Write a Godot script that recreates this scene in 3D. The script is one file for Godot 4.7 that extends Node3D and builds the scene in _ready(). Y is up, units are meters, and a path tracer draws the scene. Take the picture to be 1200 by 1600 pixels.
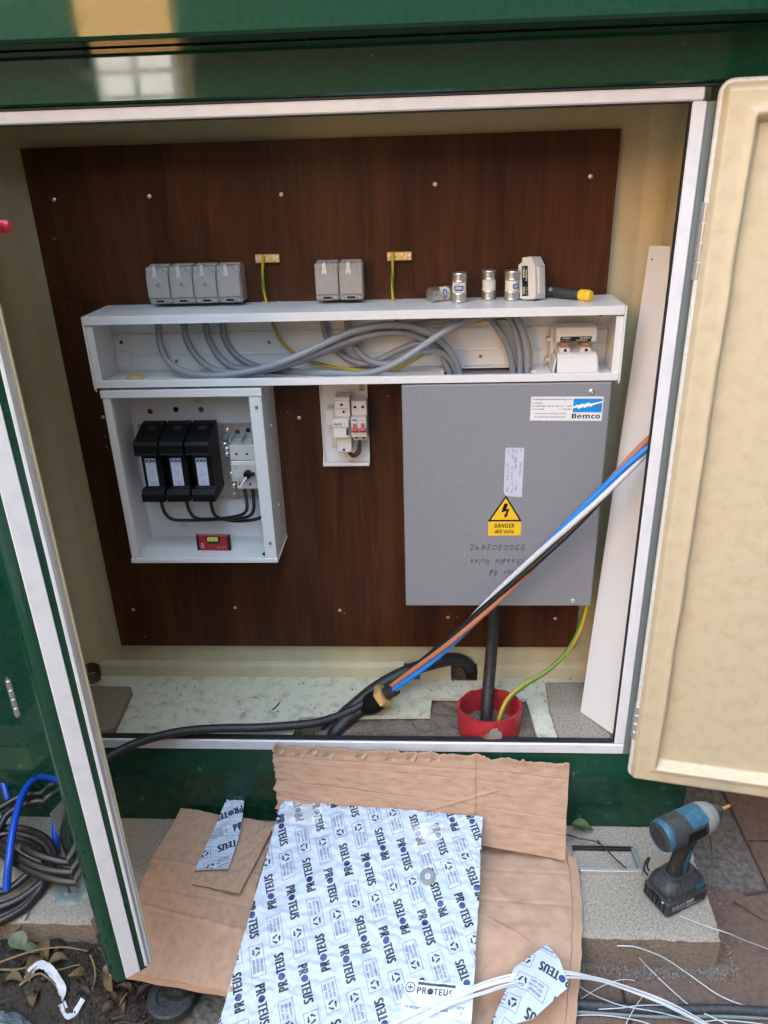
extends Node3D
# An open street electrical cabinet on its concrete step, as built from one photograph.
# x right, y up from the top of the concrete step, z out of the cabinet toward the viewer; metres.

var M := {}
var rng := RandomNumberGenerator.new()

# ------------------------------------------------------------------ mesh building
class Geo:
	var v := PackedVector3Array()
	var n := PackedVector3Array()
	var t := PackedVector2Array()
	func tri(a: Vector3, b: Vector3, c: Vector3, na: Vector3, nb: Vector3, nc: Vector3, ua := Vector2.ZERO, ub := Vector2.ZERO, uc := Vector2.ZERO):
		var f := (b - a).cross(c - a)
		if f.length_squared() < 1e-18:
			return
		if f.dot(na + nb + nc) > 0.0:
			v.append_array([a, c, b]); n.append_array([na, nc, nb]); t.append_array([ua, uc, ub])
		else:
			v.append_array([a, b, c]); n.append_array([na, nb, nc]); t.append_array([ua, ub, uc])
	func flat(a: Vector3, b: Vector3, c: Vector3, out: Vector3, ua := Vector2.ZERO, ub := Vector2.ZERO, uc := Vector2.ZERO):
		var f := (b - a).cross(c - a)
		if f.length_squared() < 1e-18:
			return
		f = f.normalized()
		if f.dot(out) < 0.0:
			f = -f
		tri(a, b, c, f, f, f, ua, ub, uc)
	func quad(a: Vector3, b: Vector3, c: Vector3, d: Vector3, out: Vector3, uv := false):
		if uv:
			flat(a, b, c, out, Vector2(0, 1), Vector2(1, 1), Vector2(1, 0))
			flat(a, c, d, out, Vector2(0, 1), Vector2(1, 0), Vector2(0, 0))
		else:
			flat(a, b, c, out); flat(a, c, d, out)
	func box(x: Transform3D, size: Vector3, b := 0.001):
		var h := size * 0.5
		b = minf(b, minf(h.x, minf(h.y, h.z)) * 0.9)
		var p := {}
		for sx in [-1, 1]:
			for sy in [-1, 1]:
				for sz in [-1, 1]:
					p[Vector4i(sx, sy, sz, 0)] = x * Vector3(sx * h.x, sy * (h.y - b), sz * (h.z - b))
					p[Vector4i(sx, sy, sz, 1)] = x * Vector3(sx * (h.x - b), sy * h.y, sz * (h.z - b))
					p[Vector4i(sx, sy, sz, 2)] = x * Vector3(sx * (h.x - b), sy * (h.y - b), sz * h.z)
		for s in [-1, 1]:
			quad(p[Vector4i(s, -1, -1, 0)], p[Vector4i(s, 1, -1, 0)], p[Vector4i(s, 1, 1, 0)], p[Vector4i(s, -1, 1, 0)], x.basis.x * s)
			quad(p[Vector4i(-1, s, -1, 1)], p[Vector4i(1, s, -1, 1)], p[Vector4i(1, s, 1, 1)], p[Vector4i(-1, s, 1, 1)], x.basis.y * s)
			quad(p[Vector4i(-1, -1, s, 2)], p[Vector4i(1, -1, s, 2)], p[Vector4i(1, 1, s, 2)], p[Vector4i(-1, 1, s, 2)], x.basis.z * s)
			if b > 0.0:
				for r in [-1, 1]:
					quad(p[Vector4i(s, r, -1, 0)], p[Vector4i(s, r, 1, 0)], p[Vector4i(s, r, 1, 1)], p[Vector4i(s, r, -1, 1)], x.basis * Vector3(s, r, 0))
					quad(p[Vector4i(s, -1, r, 0)], p[Vector4i(s, 1, r, 0)], p[Vector4i(s, 1, r, 2)], p[Vector4i(s, -1, r, 2)], x.basis * Vector3(s, 0, r))
					quad(p[Vector4i(-1, s, r, 1)], p[Vector4i(1, s, r, 1)], p[Vector4i(1, s, r, 2)], p[Vector4i(-1, s, r, 2)], x.basis * Vector3(0, s, r))
					for q in [-1, 1]:
						flat(p[Vector4i(s, r, q, 0)], p[Vector4i(s, r, q, 1)], p[Vector4i(s, r, q, 2)], x.basis * Vector3(s, r, q))
	# a box by its extents
	func bx(x0: float, x1: float, y0: float, y1: float, z0: float, z1: float, b := 0.001):
		box(Transform3D(Basis(), Vector3(x0 + x1, y0 + y1, z0 + z1) * 0.5), Vector3(absf(x1 - x0), absf(y1 - y0), absf(z1 - z0)), b)
	# polygon in the local xy plane, extruded from z = 0 to depth
	func prism(poly: PackedVector2Array, depth: float, x: Transform3D, uvs := 0.0):
		var idx := Geometry2D.triangulate_polygon(poly)
		var bb := Rect2(poly[0], Vector2.ZERO)
		for p in poly: bb = bb.expand(p)
		for i in range(0, idx.size(), 3):
			var a := poly[idx[i]]; var b := poly[idx[i + 1]]; var c := poly[idx[i + 2]]
			for s in [0.0, 1.0]:
				var uu := []
				for q in [a, b, c]:
					uu.append(Vector2((q.x - bb.position.x) / bb.size.x, 1.0 - (q.y - bb.position.y) / bb.size.y) if uvs == 0.0 else q * uvs)
				flat(x * Vector3(a.x, a.y, depth * s), x * Vector3(b.x, b.y, depth * s), x * Vector3(c.x, c.y, depth * s), x.basis.z * (s - 0.5) * signf(depth), uu[0], uu[1], uu[2])
		var area := 0.0
		for i in poly.size():
			area += poly[i].cross(poly[(i + 1) % poly.size()])
		for i in poly.size():
			var a := poly[i]; var b := poly[(i + 1) % poly.size()]
			var o := Vector3(b.y - a.y, a.x - b.x, 0) * signf(area)
			quad(x * Vector3(a.x, a.y, 0), x * Vector3(b.x, b.y, 0), x * Vector3(b.x, b.y, depth), x * Vector3(a.x, a.y, depth), x.basis * o)
	# profile of (radius, height) turned about the local y axis
	func lathe(prof: Array, x: Transform3D, seg := 24, caps := true):
		for i in prof.size() - 1:
			var a: Vector2 = prof[i]; var b: Vector2 = prof[i + 1]
			var nn := Vector2(b.y - a.y, a.x - b.x)
			if nn.length() < 1e-9:
				continue
			nn = nn.normalized()
			for k in seg:
				var c0 := Vector3(cos(TAU * k / seg), 0, sin(TAU * k / seg)); var c1 := Vector3(cos(TAU * (k + 1) / seg), 0, sin(TAU * (k + 1) / seg))
				var q := [c0 * a.x + Vector3.UP * a.y, c1 * a.x + Vector3.UP * a.y, c1 * b.x + Vector3.UP * b.y, c0 * b.x + Vector3.UP * b.y]
				var m0 := x.basis * (c0 * nn.x + Vector3.UP * nn.y); var m1 := x.basis * (c1 * nn.x + Vector3.UP * nn.y)
				var u0 := Vector2(float(k) / seg, 0); var u1 := Vector2(float(k + 1) / seg, 0)
				tri(x * q[0], x * q[1], x * q[2], m0, m1, m1, u0, u1, u1 + Vector2(0, 1))
				tri(x * q[0], x * q[2], x * q[3], m0, m1, m0, u0, u1 + Vector2(0, 1), u0 + Vector2(0, 1))
		if caps:
			for e in [0, prof.size() - 1]:
				var p: Vector2 = prof[e]
				if p.x > 1e-6:
					for k in seg:
						var c0 := Vector3(cos(TAU * k / seg) * p.x, p.y, sin(TAU * k / seg) * p.x); var c1 := Vector3(cos(TAU * (k + 1) / seg) * p.x, p.y, sin(TAU * (k + 1) / seg) * p.x)
						flat(x * Vector3(0, p.y, 0), x * c0, x * c1, x.basis.y * (-1.0 if e == 0 else 1.0))
	# round bar along points; flatten < 1 squashes it along the frame's second axis
	func tube(p: PackedVector3Array, r: float, seg := 10, r2 := -1.0, twist := 0.0, flatten := 1.0, up := Vector3.UP):
		if r2 < 0.0: r2 = r
		var d0 := (p[1] - p[0]).normalized()
		var side := up.cross(d0)
		if side.length() < 0.05: side = Vector3.RIGHT.cross(d0)
		side = side.normalized()
		var rings := []; var norms := []; var len := 0.0; var vs := []
		for i in p.size():
			var d: Vector3
			if i == 0: d = p[1] - p[0]
			elif i == p.size() - 1: d = p[i] - p[i - 1]
			else: d = p[i + 1] - p[i - 1]
			d = d.normalized()
			side = (side - d * side.dot(d)).normalized()
			var w := d.cross(side)
			if i > 0: len += p[i].distance_to(p[i - 1])
			var rr := lerpf(r, r2, float(i) / (p.size() - 1))
			var ring := PackedVector3Array(); var nr := PackedVector3Array()
			for k in seg + 1:
				var a := TAU * k / seg
				ring.append(p[i] + (side * cos(a) + w * sin(a) * flatten) * rr)
				nr.append((side * cos(a) * flatten + w * sin(a)).normalized())
			rings.append(ring); norms.append(nr); vs.append(len)
		for i in p.size() - 1:
			for k in seg:
				var u0 := Vector2(float(k) / seg + vs[i] * twist, vs[i]); var u1 := Vector2(float(k + 1) / seg + vs[i] * twist, vs[i])
				var u2 := Vector2(float(k + 1) / seg + vs[i + 1] * twist, vs[i + 1]); var u3 := Vector2(float(k) / seg + vs[i + 1] * twist, vs[i + 1])
				tri(rings[i][k], rings[i][k + 1], rings[i + 1][k + 1], norms[i][k], norms[i][k + 1], norms[i + 1][k + 1], u0, u1, u2)
				tri(rings[i][k], rings[i + 1][k + 1], rings[i + 1][k], norms[i][k], norms[i + 1][k + 1], norms[i + 1][k], u0, u2, u3)
		for e in [0, p.size() - 1]:
			var o := (p[0] - p[1]) if e == 0 else (p[e] - p[e - 1])
			for k in seg:
				flat(p[e], rings[e][k], rings[e][k + 1], o)
	# a thick sheet over f(u, v) for u, v in 0..1
	func sheet(f: Callable, nu: int, nv: int, th: float, uv0 := Vector2.ZERO, uv1 := Vector2.ONE):
		var g := []; var m := []
		for j in nv + 1:
			var row := PackedVector3Array()
			for i in nu + 1: row.append(f.call(float(i) / nu, float(j) / nv))
			g.append(row)
		for j in nv + 1:
			var row := PackedVector3Array()
			for i in nu + 1:
				var du: Vector3 = g[j][mini(i + 1, nu)] - g[j][maxi(i - 1, 0)]
				var dv: Vector3 = g[mini(j + 1, nv)][i] - g[maxi(j - 1, 0)][i]
				row.append(dv.cross(du).normalized())
			m.append(row)
		var w := func(i: int, j: int): return uv0 + (uv1 - uv0) * Vector2(float(i) / nu, float(j) / nv)
		for j in nv:
			for i in nu:
				for s in [0.0, 1.0]:
					var o: float = 1.0 if s == 0.0 else -1.0
					var a: Vector3 = g[j][i] - m[j][i] * th * s; var b: Vector3 = g[j][i + 1] - m[j][i + 1] * th * s
					var c: Vector3 = g[j + 1][i + 1] - m[j + 1][i + 1] * th * s; var d: Vector3 = g[j + 1][i] - m[j + 1][i] * th * s
					tri(a, b, c, m[j][i] * o, m[j][i + 1] * o, m[j + 1][i + 1] * o, w.call(i, j), w.call(i + 1, j), w.call(i + 1, j + 1))
					tri(a, c, d, m[j][i] * o, m[j + 1][i + 1] * o, m[j + 1][i] * o, w.call(i, j), w.call(i + 1, j + 1), w.call(i, j + 1))
					if th <= 0.0: break
		if th > 0.0:
			for i in nu:
				for j in [0, nv]:
					quad(g[j][i], g[j][i + 1], g[j][i + 1] - m[j][i + 1] * th, g[j][i] - m[j][i] * th, g[j][i] - g[1 if j == 0 else nv - 1][i])
			for j in nv:
				for i in [0, nu]:
					quad(g[j][i], g[j + 1][i], g[j + 1][i] - m[j + 1][i] * th, g[j][i] - m[j][i] * th, g[j][i] - g[j][1 if i == 0 else nu - 1])
	func mesh() -> ArrayMesh:
		var a := []; a.resize(Mesh.ARRAY_MAX)
		a[Mesh.ARRAY_VERTEX] = v; a[Mesh.ARRAY_NORMAL] = n; a[Mesh.ARRAY_TEX_UV] = t
		var m := ArrayMesh.new(); m.add_surface_from_arrays(Mesh.PRIMITIVE_TRIANGLES, a)
		return m

func xf(o: Vector3, rx := 0.0, ry := 0.0, rz := 0.0) -> Transform3D:
	return Transform3D(Basis.from_euler(Vector3(deg_to_rad(rx), deg_to_rad(ry), deg_to_rad(rz))), o)
# frame whose y axis runs along d
func along(o: Vector3, d: Vector3) -> Transform3D:
	d = d.normalized()
	var s := (Vector3.RIGHT if absf(d.x) < 0.9 else Vector3.UP)
	s = (s - d * s.dot(d)).normalized()
	return Transform3D(Basis(s, d, s.cross(d)), o)
func pl(a: Array) -> PackedVector3Array:
	var r := PackedVector3Array()
	for i in range(0, a.size(), 3): r.append(Vector3(a[i], a[i + 1], a[i + 2]))
	return r
func curve(p: PackedVector3Array, sub := 6) -> PackedVector3Array:
	var r := PackedVector3Array()
	for i in p.size() - 1:
		var a := p[maxi(i - 1, 0)]; var d := p[mini(i + 2, p.size() - 1)]
		for k in sub: r.append(p[i].cubic_interpolate(p[i + 1], a, d, float(k) / sub))
	r.append(p[p.size() - 1])
	return r
func v2(a: Array) -> PackedVector2Array:
	var r := PackedVector2Array()
	for i in range(0, a.size(), 2): r.append(Vector2(a[i], a[i + 1]))
	return r
func ngon(k: int, r: float, turn := 0.0) -> PackedVector2Array:
	var p := PackedVector2Array()
	for i in k: p.append(Vector2(cos(TAU * i / k + turn), sin(TAU * i / k + turn)) * r)
	return p
func round_rect(w: float, h: float, r: float, c := Vector2.ZERO, k := 5) -> PackedVector2Array:
	var p := PackedVector2Array()
	for q in 4:
		var o := Vector2((w * 0.5 - r) * (1 if q == 0 or q == 3 else -1), (h * 0.5 - r) * (1 if q < 2 else -1))
		for i in k + 1: p.append(c + o + Vector2(cos(PI * 0.5 * (q + float(i) / k)), sin(PI * 0.5 * (q + float(i) / k))) * r)
	return p

# ------------------------------------------------------------------ naming
func numbered(parent: Node, called: String) -> String:
	if not parent.has_node(called): return called
	var i := 1
	while parent.has_node("%s_%03d" % [called, i]): i += 1
	return "%s_%03d" % [called, i]
func tag(o: Node, label: String, category: String, group := ""):
	o.set_meta("label", label); o.set_meta("category", category)
	if group != "": o.set_meta("group", group)
	return o
func thing(called: String, label: String, category: String, at := Vector3.ZERO, group := "") -> Node3D:
	var o := Node3D.new(); o.name = numbered(self, called); add_child(o); o.position = at
	tag(o, label, category, group)
	return o
# one named mesh; w = true when its points are given in world axes and the thing stands off the origin
func obj(called: String, g, m: Material, parent: Node = self, w := false) -> MeshInstance3D:
	var o := MeshInstance3D.new()
	o.mesh = g.mesh() if g is Geo else g
	o.material_override = m
	o.name = numbered(parent, called); parent.add_child(o)
	if w and parent is Node3D and parent != self and not parent is MeshInstance3D: o.position = -(parent as Node3D).position
	return o
func struct(called: String, g, m: Material) -> MeshInstance3D:
	var o := obj(called, g, m); o.set_meta("kind", "structure")
	return o
func dup(o: Node3D, at: Vector3, label: String, rot := Vector3.INF) -> Node3D:
	var r: Node3D = o.duplicate(); r.name = numbered(self, String(o.name).trim_suffix("_001")); add_child(r); r.position = at
	if rot != Vector3.INF: r.rotation_degrees = rot
	r.set_meta("label", label)
	return r

# ------------------------------------------------------------------ materials
func lin(r: float, g: float, b: float) -> Color: return Color(r, g, b).linear_to_srgb()
func mat(c: Color, rough := 0.5, metal := 0.0) -> StandardMaterial3D:
	var m := StandardMaterial3D.new(); m.albedo_color = c; m.roughness = rough; m.metallic = metal
	return m
func noise(freq: float, cols: Array, sd := 1, oct := 4, size := 512, stops := []) -> NoiseTexture2D:
	var f := FastNoiseLite.new(); f.seed = sd; f.frequency = freq; f.fractal_octaves = oct; f.noise_type = FastNoiseLite.TYPE_SIMPLEX_SMOOTH
	var t := NoiseTexture2D.new(); t.width = size; t.height = size; t.seamless = true; t.noise = f
	var g := Gradient.new()
	var off := PackedFloat32Array()
	for i in cols.size(): off.append(stops[i] if stops.size() else float(i) / (cols.size() - 1))
	g.offsets = off; g.colors = PackedColorArray(cols)
	t.color_ramp = g
	return t
func bumps(freq: float, strength: float, sd := 1, oct := 3, size := 512) -> NoiseTexture2D:
	var f := FastNoiseLite.new(); f.seed = sd; f.frequency = freq; f.fractal_octaves = oct; f.noise_type = FastNoiseLite.TYPE_SIMPLEX_SMOOTH
	var t := NoiseTexture2D.new(); t.width = size; t.height = size; t.seamless = true; t.noise = f; t.as_normal_map = true; t.bump_strength = strength
	return t
func tri_mat(tex: Texture2D, scale: Vector3, rough := 0.6, nrm: Texture2D = null, ns := 1.0) -> StandardMaterial3D:
	var m := mat(Color.WHITE, rough)
	if tex: m.albedo_texture = tex
	m.uv1_triplanar = true; m.uv1_scale = scale
	if nrm:
		m.normal_enabled = true; m.normal_texture = nrm; m.normal_scale = ns
	return m
func tex_mat(tex: Texture2D, rough := 0.5) -> StandardMaterial3D:
	var m := mat(Color.WHITE, rough); m.albedo_texture = tex
	return m

# ------------------------------------------------------------------ print: drawing into an Image
var glyphs := {}
func fill_tri(im: Image, a: Vector2, b: Vector2, c: Vector2, col: Color):
	var y0 := int(floor(minf(a.y, minf(b.y, c.y)))); var y1 := int(ceil(maxf(a.y, maxf(b.y, c.y))))
	for y in range(maxi(y0, 0), mini(y1, im.get_height() - 1) + 1):
		var yy := y + 0.5; var lo := 1e9; var hi := -1e9
		for e in [[a, b], [b, c], [c, a]]:
			var p: Vector2 = e[0]; var q: Vector2 = e[1]
			if (p.y <= yy) != (q.y <= yy):
				var xx := p.x + (q.x - p.x) * (yy - p.y) / (q.y - p.y)
				lo = minf(lo, xx); hi = maxf(hi, xx)
		if hi > lo:
			var i0 := maxi(int(round(lo)), 0); var i1 := mini(int(round(hi)), im.get_width())
			if i1 > i0: im.fill_rect(Rect2i(i0, y, i1 - i0, 1), col)
func fill_poly(im: Image, p: PackedVector2Array, col: Color, x := Transform2D()):
	var idx := Geometry2D.triangulate_polygon(p)
	for i in range(0, idx.size(), 3): fill_tri(im, x * p[idx[i]], x * p[idx[i + 1]], x * p[idx[i + 2]], col)
func stroke(im: Image, a: Vector2, b: Vector2, w: float, col: Color, x := Transform2D()):
	var s := (b - a).normalized().orthogonal() * w * 0.5
	fill_tri(im, x * (a + s), x * (b + s), x * (b - s), col); fill_tri(im, x * (a + s), x * (b - s), x * (a - s), col)
# text with its baseline start at the origin of x, h = cap height; returns the width
func letters(im: Image, s: String, h: float, col: Color, x: Transform2D, face := "Droid Sans", weight := 700, fit := 0.0) -> float:
	var key := s + face + str(weight)
	if not glyphs.has(key):
		var tm := TextMesh.new(); var f := SystemFont.new(); f.font_names = PackedStringArray([face]); f.font_weight = weight
		tm.font = f; tm.text = s; tm.depth = 0.0; tm.font_size = 64; tm.pixel_size = 1.0 / 46.0
		tm.horizontal_alignment = HORIZONTAL_ALIGNMENT_LEFT; tm.vertical_alignment = VERTICAL_ALIGNMENT_BOTTOM
		var arr := tm.get_mesh_arrays()
		var pts := PackedVector2Array(); var vv: PackedVector3Array = arr[0]; var ii = arr[Mesh.ARRAY_INDEX]
		if ii != null and ii.size():
			for i in ii: pts.append(Vector2(vv[i].x, vv[i].y))
		else:
			for q in vv: pts.append(Vector2(q.x, q.y))
		var lo := Vector2(1e9, 1e9); var hi := Vector2(-1e9, -1e9)
		for q in pts: lo = lo.min(q); hi = hi.max(q)
		for i in pts.size(): pts[i] -= lo
		glyphs[key] = [pts, hi - lo]
	var pts: PackedVector2Array = glyphs[key][0]; var size: Vector2 = glyphs[key][1]
	var k := h / size.y
	var kx := k if fit == 0.0 else fit / size.x
	for i in range(0, pts.size(), 3):
		fill_tri(im, x * Vector2(pts[i].x * kx, -pts[i].y * k), x * Vector2(pts[i + 1].x * kx, -pts[i + 1].y * k), x * Vector2(pts[i + 2].x * kx, -pts[i + 2].y * k), col)
	return size.x * kx
func canvas(w: int, h: int, c: Color) -> Image:
	var im := Image.create_empty(w, h, false, Image.FORMAT_RGB8); im.fill(c)
	return im
func done(im: Image) -> ImageTexture:
	im.generate_mipmaps()
	return ImageTexture.create_from_image(im)
func at2(x: float, y: float, deg := 0.0) -> Transform2D: return Transform2D(deg_to_rad(deg), Vector2(x, y))
# print too small in the photograph to be read: strokes the size of its letters
func faint(im: Image, x: float, y: float, w: float, h: float, col: Color):
	var r := RandomNumberGenerator.new(); r.seed = int(x * 31 + y * 17 + w)
	var px := x
	while px < x + w:
		var cw := h * r.randf_range(0.4, 0.75)
		if r.randf() > 0.14:
			var t := maxi(1, int(h * 0.2))
			im.fill_rect(Rect2i(int(px), int(y), t, int(h)), col)
			im.fill_rect(Rect2i(int(px), int(y + (h - t) * [0.0, 0.5, 1.0][r.randi() % 3]), int(cw * 0.75), t), col)
			if r.randf() > 0.5: im.fill_rect(Rect2i(int(px + cw * 0.6), int(y), t, int(h)), col)
		px += cw

func _ready():
	rng.seed = 41
	# camera: 26 mm phone lens, held at eye height and tilted down
	var cam := Camera3D.new(); cam.name = "camera"; add_child(cam)
	cam.transform = Transform3D(Basis(Vector3(0.998413, -0.028625, -0.048499), Vector3(0.005873, 0.909413, -0.415852), Vector3(0.056009, 0.414907, 0.908138)), Vector3(0.2235, 1.508, 1.454))
	cam.fov = 67.557; cam.near = 0.02; cam.far = 400.0; cam.current = true
	# sky and sun: the cabinet stands in open shade; an unseen building added behind it blocks the sun
	var we := WorldEnvironment.new(); we.name = "environment"; add_child(we)
	var env := Environment.new(); we.environment = env
	var sm := ProceduralSkyMaterial.new()
	sm.sky_top_color = Color(0.63, 0.70, 0.785); sm.sky_horizon_color = Color(0.88, 0.905, 0.90); sm.sky_curve = 0.12
	sm.ground_bottom_color = Color(0.25, 0.23, 0.21); sm.ground_horizon_color = Color(0.55, 0.55, 0.53)
	var sky := Sky.new(); sky.sky_material = sm
	env.background_mode = Environment.BG_SKY; env.sky = sky; env.background_energy_multiplier = 1.0
	env.tonemap_mode = Environment.TONE_MAPPER_LINEAR; env.tonemap_exposure = EXPOSURE
	env.sdfgi_enabled = true; env.ssao_enabled = true; env.ssil_enabled = true
	var sun := DirectionalLight3D.new(); sun.name = "sun"; add_child(sun)
	sun.light_energy = 1.6; sun.light_color = Color(1.0, 0.95, 0.86); sun.light_angular_distance = 0.5; sun.shadow_enabled = true
	sun.look_at_from_position(Vector3.ZERO, Vector3(0.12, -0.60, 0.84))
	make_materials()
	surroundings()
	cabinet()
	left_door()
	right_door()
	backboard()
	trunking()
	meter_box()
	breaker_bracket()
	cutout_box()
	floor_things()
	supply_cables()
	cardboard()
	driver()
	left_corner()
	right_corner()

const EXPOSURE := 12.8

func make_materials():
	var fibre := mat_fibres()
	M.green = mat(lin(0.006, 0.058, 0.03), 0.09)
	M.green.clearcoat_enabled = true; M.green.clearcoat = 0.25; M.green.clearcoat_roughness = 0.03
	M.green.normal_enabled = true; M.green.normal_texture = bumps(0.004, 0.8, 3, 3); M.green.normal_scale = 0.05
	M.green.roughness_texture = noise(0.015, [Color(0.3, 0.3, 0.3), Color(0.5, 0.5, 0.5), Color(0.8, 0.8, 0.8), Color.WHITE], 10, 6, 512, [0.0, 0.5, 0.8, 1.0])
	M.green.uv1_triplanar = true; M.green.uv1_scale = Vector3(2, 2, 2)
	M.green.albedo_color = Color.WHITE
	M.green.albedo_texture = noise(0.03, [lin(0.004, 0.038, 0.020), lin(0.0055, 0.048, 0.026), lin(0.006, 0.053, 0.029), lin(0.012, 0.068, 0.042), lin(0.15, 0.19, 0.16)], 9, 6, 1024, [0.0, 0.4, 0.75, 0.90, 1.0])
	# the weathered plinth: scuffs and lichen specks through the paint
	M.plinth = tri_mat(noise(0.012, [lin(0.003, 0.028, 0.015), lin(0.004, 0.038, 0.02), lin(0.0045, 0.042, 0.022), lin(0.009, 0.055, 0.033), lin(0.11, 0.14, 0.11)], 21, 6, 1024, [0.0, 0.4, 0.7, 0.86, 0.97]), Vector3(2.2, 2.2, 2.2), 0.2, bumps(0.01, 2.0, 5), 0.15)
	M.cream = tri_mat(noise(0.008, [lin(0.44, 0.385, 0.24), lin(0.475, 0.42, 0.268), lin(0.495, 0.44, 0.285)], 5, 5), Vector3(4.2, 4.2, 4.2), 0.5, fibre, 0.3)
	M.grp = tri_mat(noise(0.010, [lin(0.53, 0.435, 0.275), lin(0.575, 0.485, 0.315), lin(0.60, 0.51, 0.34), lin(0.59, 0.505, 0.35)], 15, 6), Vector3(4.6, 4.6, 4.6), 0.40, fibre, 0.40)
	M.grp_rim = tri_mat(noise(0.03, [lin(0.55, 0.55, 0.5), lin(0.72, 0.72, 0.68)], 16), Vector3(4, 4, 4), 0.4, bumps(0.03, 3.0, 19), 0.3)
	M.tray = tri_mat(noise(0.010, [lin(0.26, 0.21, 0.165), lin(0.44, 0.405, 0.315), lin(0.53, 0.51, 0.39), lin(0.57, 0.555, 0.425), lin(0.60, 0.585, 0.445), lin(0.47, 0.42, 0.33)], 31, 7, 1024, [0.0, 0.16, 0.34, 0.5, 0.72, 1.0]), Vector3(2.2, 2.2, 2.2), 0.6, bumps(0.02, 3.0, 33, 4), 0.4)
	M.alu = tri_mat(noise(0.01, [lin(0.64, 0.65, 0.67), lin(0.70, 0.715, 0.735), lin(0.72, 0.735, 0.755)], 41), Vector3(3, 3, 3), 0.42)
	M.alu_edge = mat(lin(0.62, 0.64, 0.66), 0.28, 0.85)
	M.jamb = mat(lin(0.16, 0.19, 0.185), 0.45)
	M.rubber = mat(lin(0.012, 0.013, 0.014), 0.6)
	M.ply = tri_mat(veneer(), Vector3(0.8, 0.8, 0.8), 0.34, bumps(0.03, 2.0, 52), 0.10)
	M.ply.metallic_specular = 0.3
	M.white = tri_mat(noise(0.02, [lin(0.54, 0.52, 0.49), lin(0.68, 0.675, 0.665), lin(0.705, 0.705, 0.695), lin(0.715, 0.715, 0.705)], 61, 6, 1024, [0.0, 0.10, 0.22, 1.0]), Vector3(2.5, 2.5, 2.5), 0.34)
	M.white_plastic = mat(lin(0.62, 0.60, 0.56), 0.42)
	M.grey_plastic = tri_mat(noise(0.02, [lin(0.29, 0.27, 0.25), lin(0.34, 0.32, 0.295)], 63), Vector3(5, 5, 5), 0.5)
	M.hammer = tri_mat(noise(0.06, [lin(0.18, 0.19, 0.205), lin(0.23, 0.24, 0.258), lin(0.28, 0.29, 0.31)], 65, 3, 1024), Vector3(4, 4, 4), 0.42, bumps(0.06, 4.0, 66, 2, 1024), 0.35)
	M.steel = mat(lin(0.68, 0.68, 0.67), 0.3, 0.8)
	M.galv = tri_mat(noise(0.02, [lin(0.42, 0.42, 0.41), lin(0.56, 0.56, 0.55), lin(0.64, 0.64, 0.63)], 67), Vector3(8, 8, 8), 0.34); M.galv.metallic = 0.9
	M.brass = mat(lin(0.80, 0.58, 0.24), 0.34, 0.6)
	M.copper = mat(lin(0.72, 0.38, 0.24), 0.35, 1.0)
	M.black = mat(lin(0.007, 0.0075, 0.008), 0.42); M.black.metallic_specular = 0.3
	M.clip = mat(lin(0.78, 0.78, 0.77), 0.3, 0.55)
	M.black_dull = tri_mat(noise(0.03, [lin(0.008, 0.009, 0.010), lin(0.015, 0.016, 0.017), lin(0.04, 0.04, 0.039), lin(0.17, 0.165, 0.15)], 71, 6, 1024, [0.0, 0.58, 0.70, 1.0]), Vector3(5, 5, 5), 0.5, bumps(0.03, 3.0, 72), 0.3)
	M.hole = mat(lin(0.01, 0.01, 0.01), 0.9)
	M.cable_grey = tri_mat(noise(0.03, [lin(0.17, 0.18, 0.20), lin(0.23, 0.245, 0.27), lin(0.25, 0.27, 0.295)], 73, 5, 512, [0.0, 0.3, 1.0]), Vector3(7, 7, 7), 0.4)
	M.core_blue = mat(lin(0.012, 0.20, 0.62), 0.32)
	M.core_brown = mat(lin(0.44, 0.165, 0.085), 0.35)
	M.core_grey = mat(lin(0.55, 0.56, 0.58), 0.32)
	M.core_black = mat(lin(0.014, 0.014, 0.015), 0.3)
	M.wire_brown = mat(lin(0.07, 0.028, 0.016), 0.4)
	M.coil = tri_mat(noise(0.03, [lin(0.014, 0.010, 0.0085), lin(0.02, 0.015, 0.0125), lin(0.035, 0.028, 0.024), lin(0.10, 0.085, 0.07)], 74, 6, 512, [0.0, 0.55, 0.8, 1.0]), Vector3(6, 6, 6), 0.36)
	M.blue_hose = mat(lin(0.008, 0.065, 0.42), 0.3)
	M.yellow = mat(lin(0.80, 0.50, 0.02), 0.45)
	M.red = tri_mat(noise(0.02, [lin(0.30, 0.018, 0.024), lin(0.40, 0.026, 0.034), lin(0.44, 0.045, 0.05)], 81), Vector3(5, 5, 5), 0.42)
	M.red_grip = mat(lin(0.62, 0.03, 0.06), 0.4)
	var im := canvas(64, 8, Color("b99a2c"))
	im.fill_rect(Rect2i(22, 0, 19, 8), Color("5a7a30"))
	M.earth = tex_mat(done(im), 0.4)
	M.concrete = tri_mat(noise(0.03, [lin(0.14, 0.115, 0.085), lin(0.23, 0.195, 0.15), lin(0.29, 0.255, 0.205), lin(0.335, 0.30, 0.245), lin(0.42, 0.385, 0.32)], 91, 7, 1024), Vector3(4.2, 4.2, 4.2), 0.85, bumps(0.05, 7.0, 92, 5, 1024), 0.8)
	M.concrete_face = tri_mat(noise(0.03, [lin(0.13, 0.10, 0.075), lin(0.20, 0.155, 0.115), lin(0.25, 0.20, 0.155), lin(0.30, 0.25, 0.20)], 93, 6, 1024), Vector3(2.5, 2.5, 2.5), 0.9, bumps(0.06, 7.0, 94, 5, 1024), 0.8)
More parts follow.
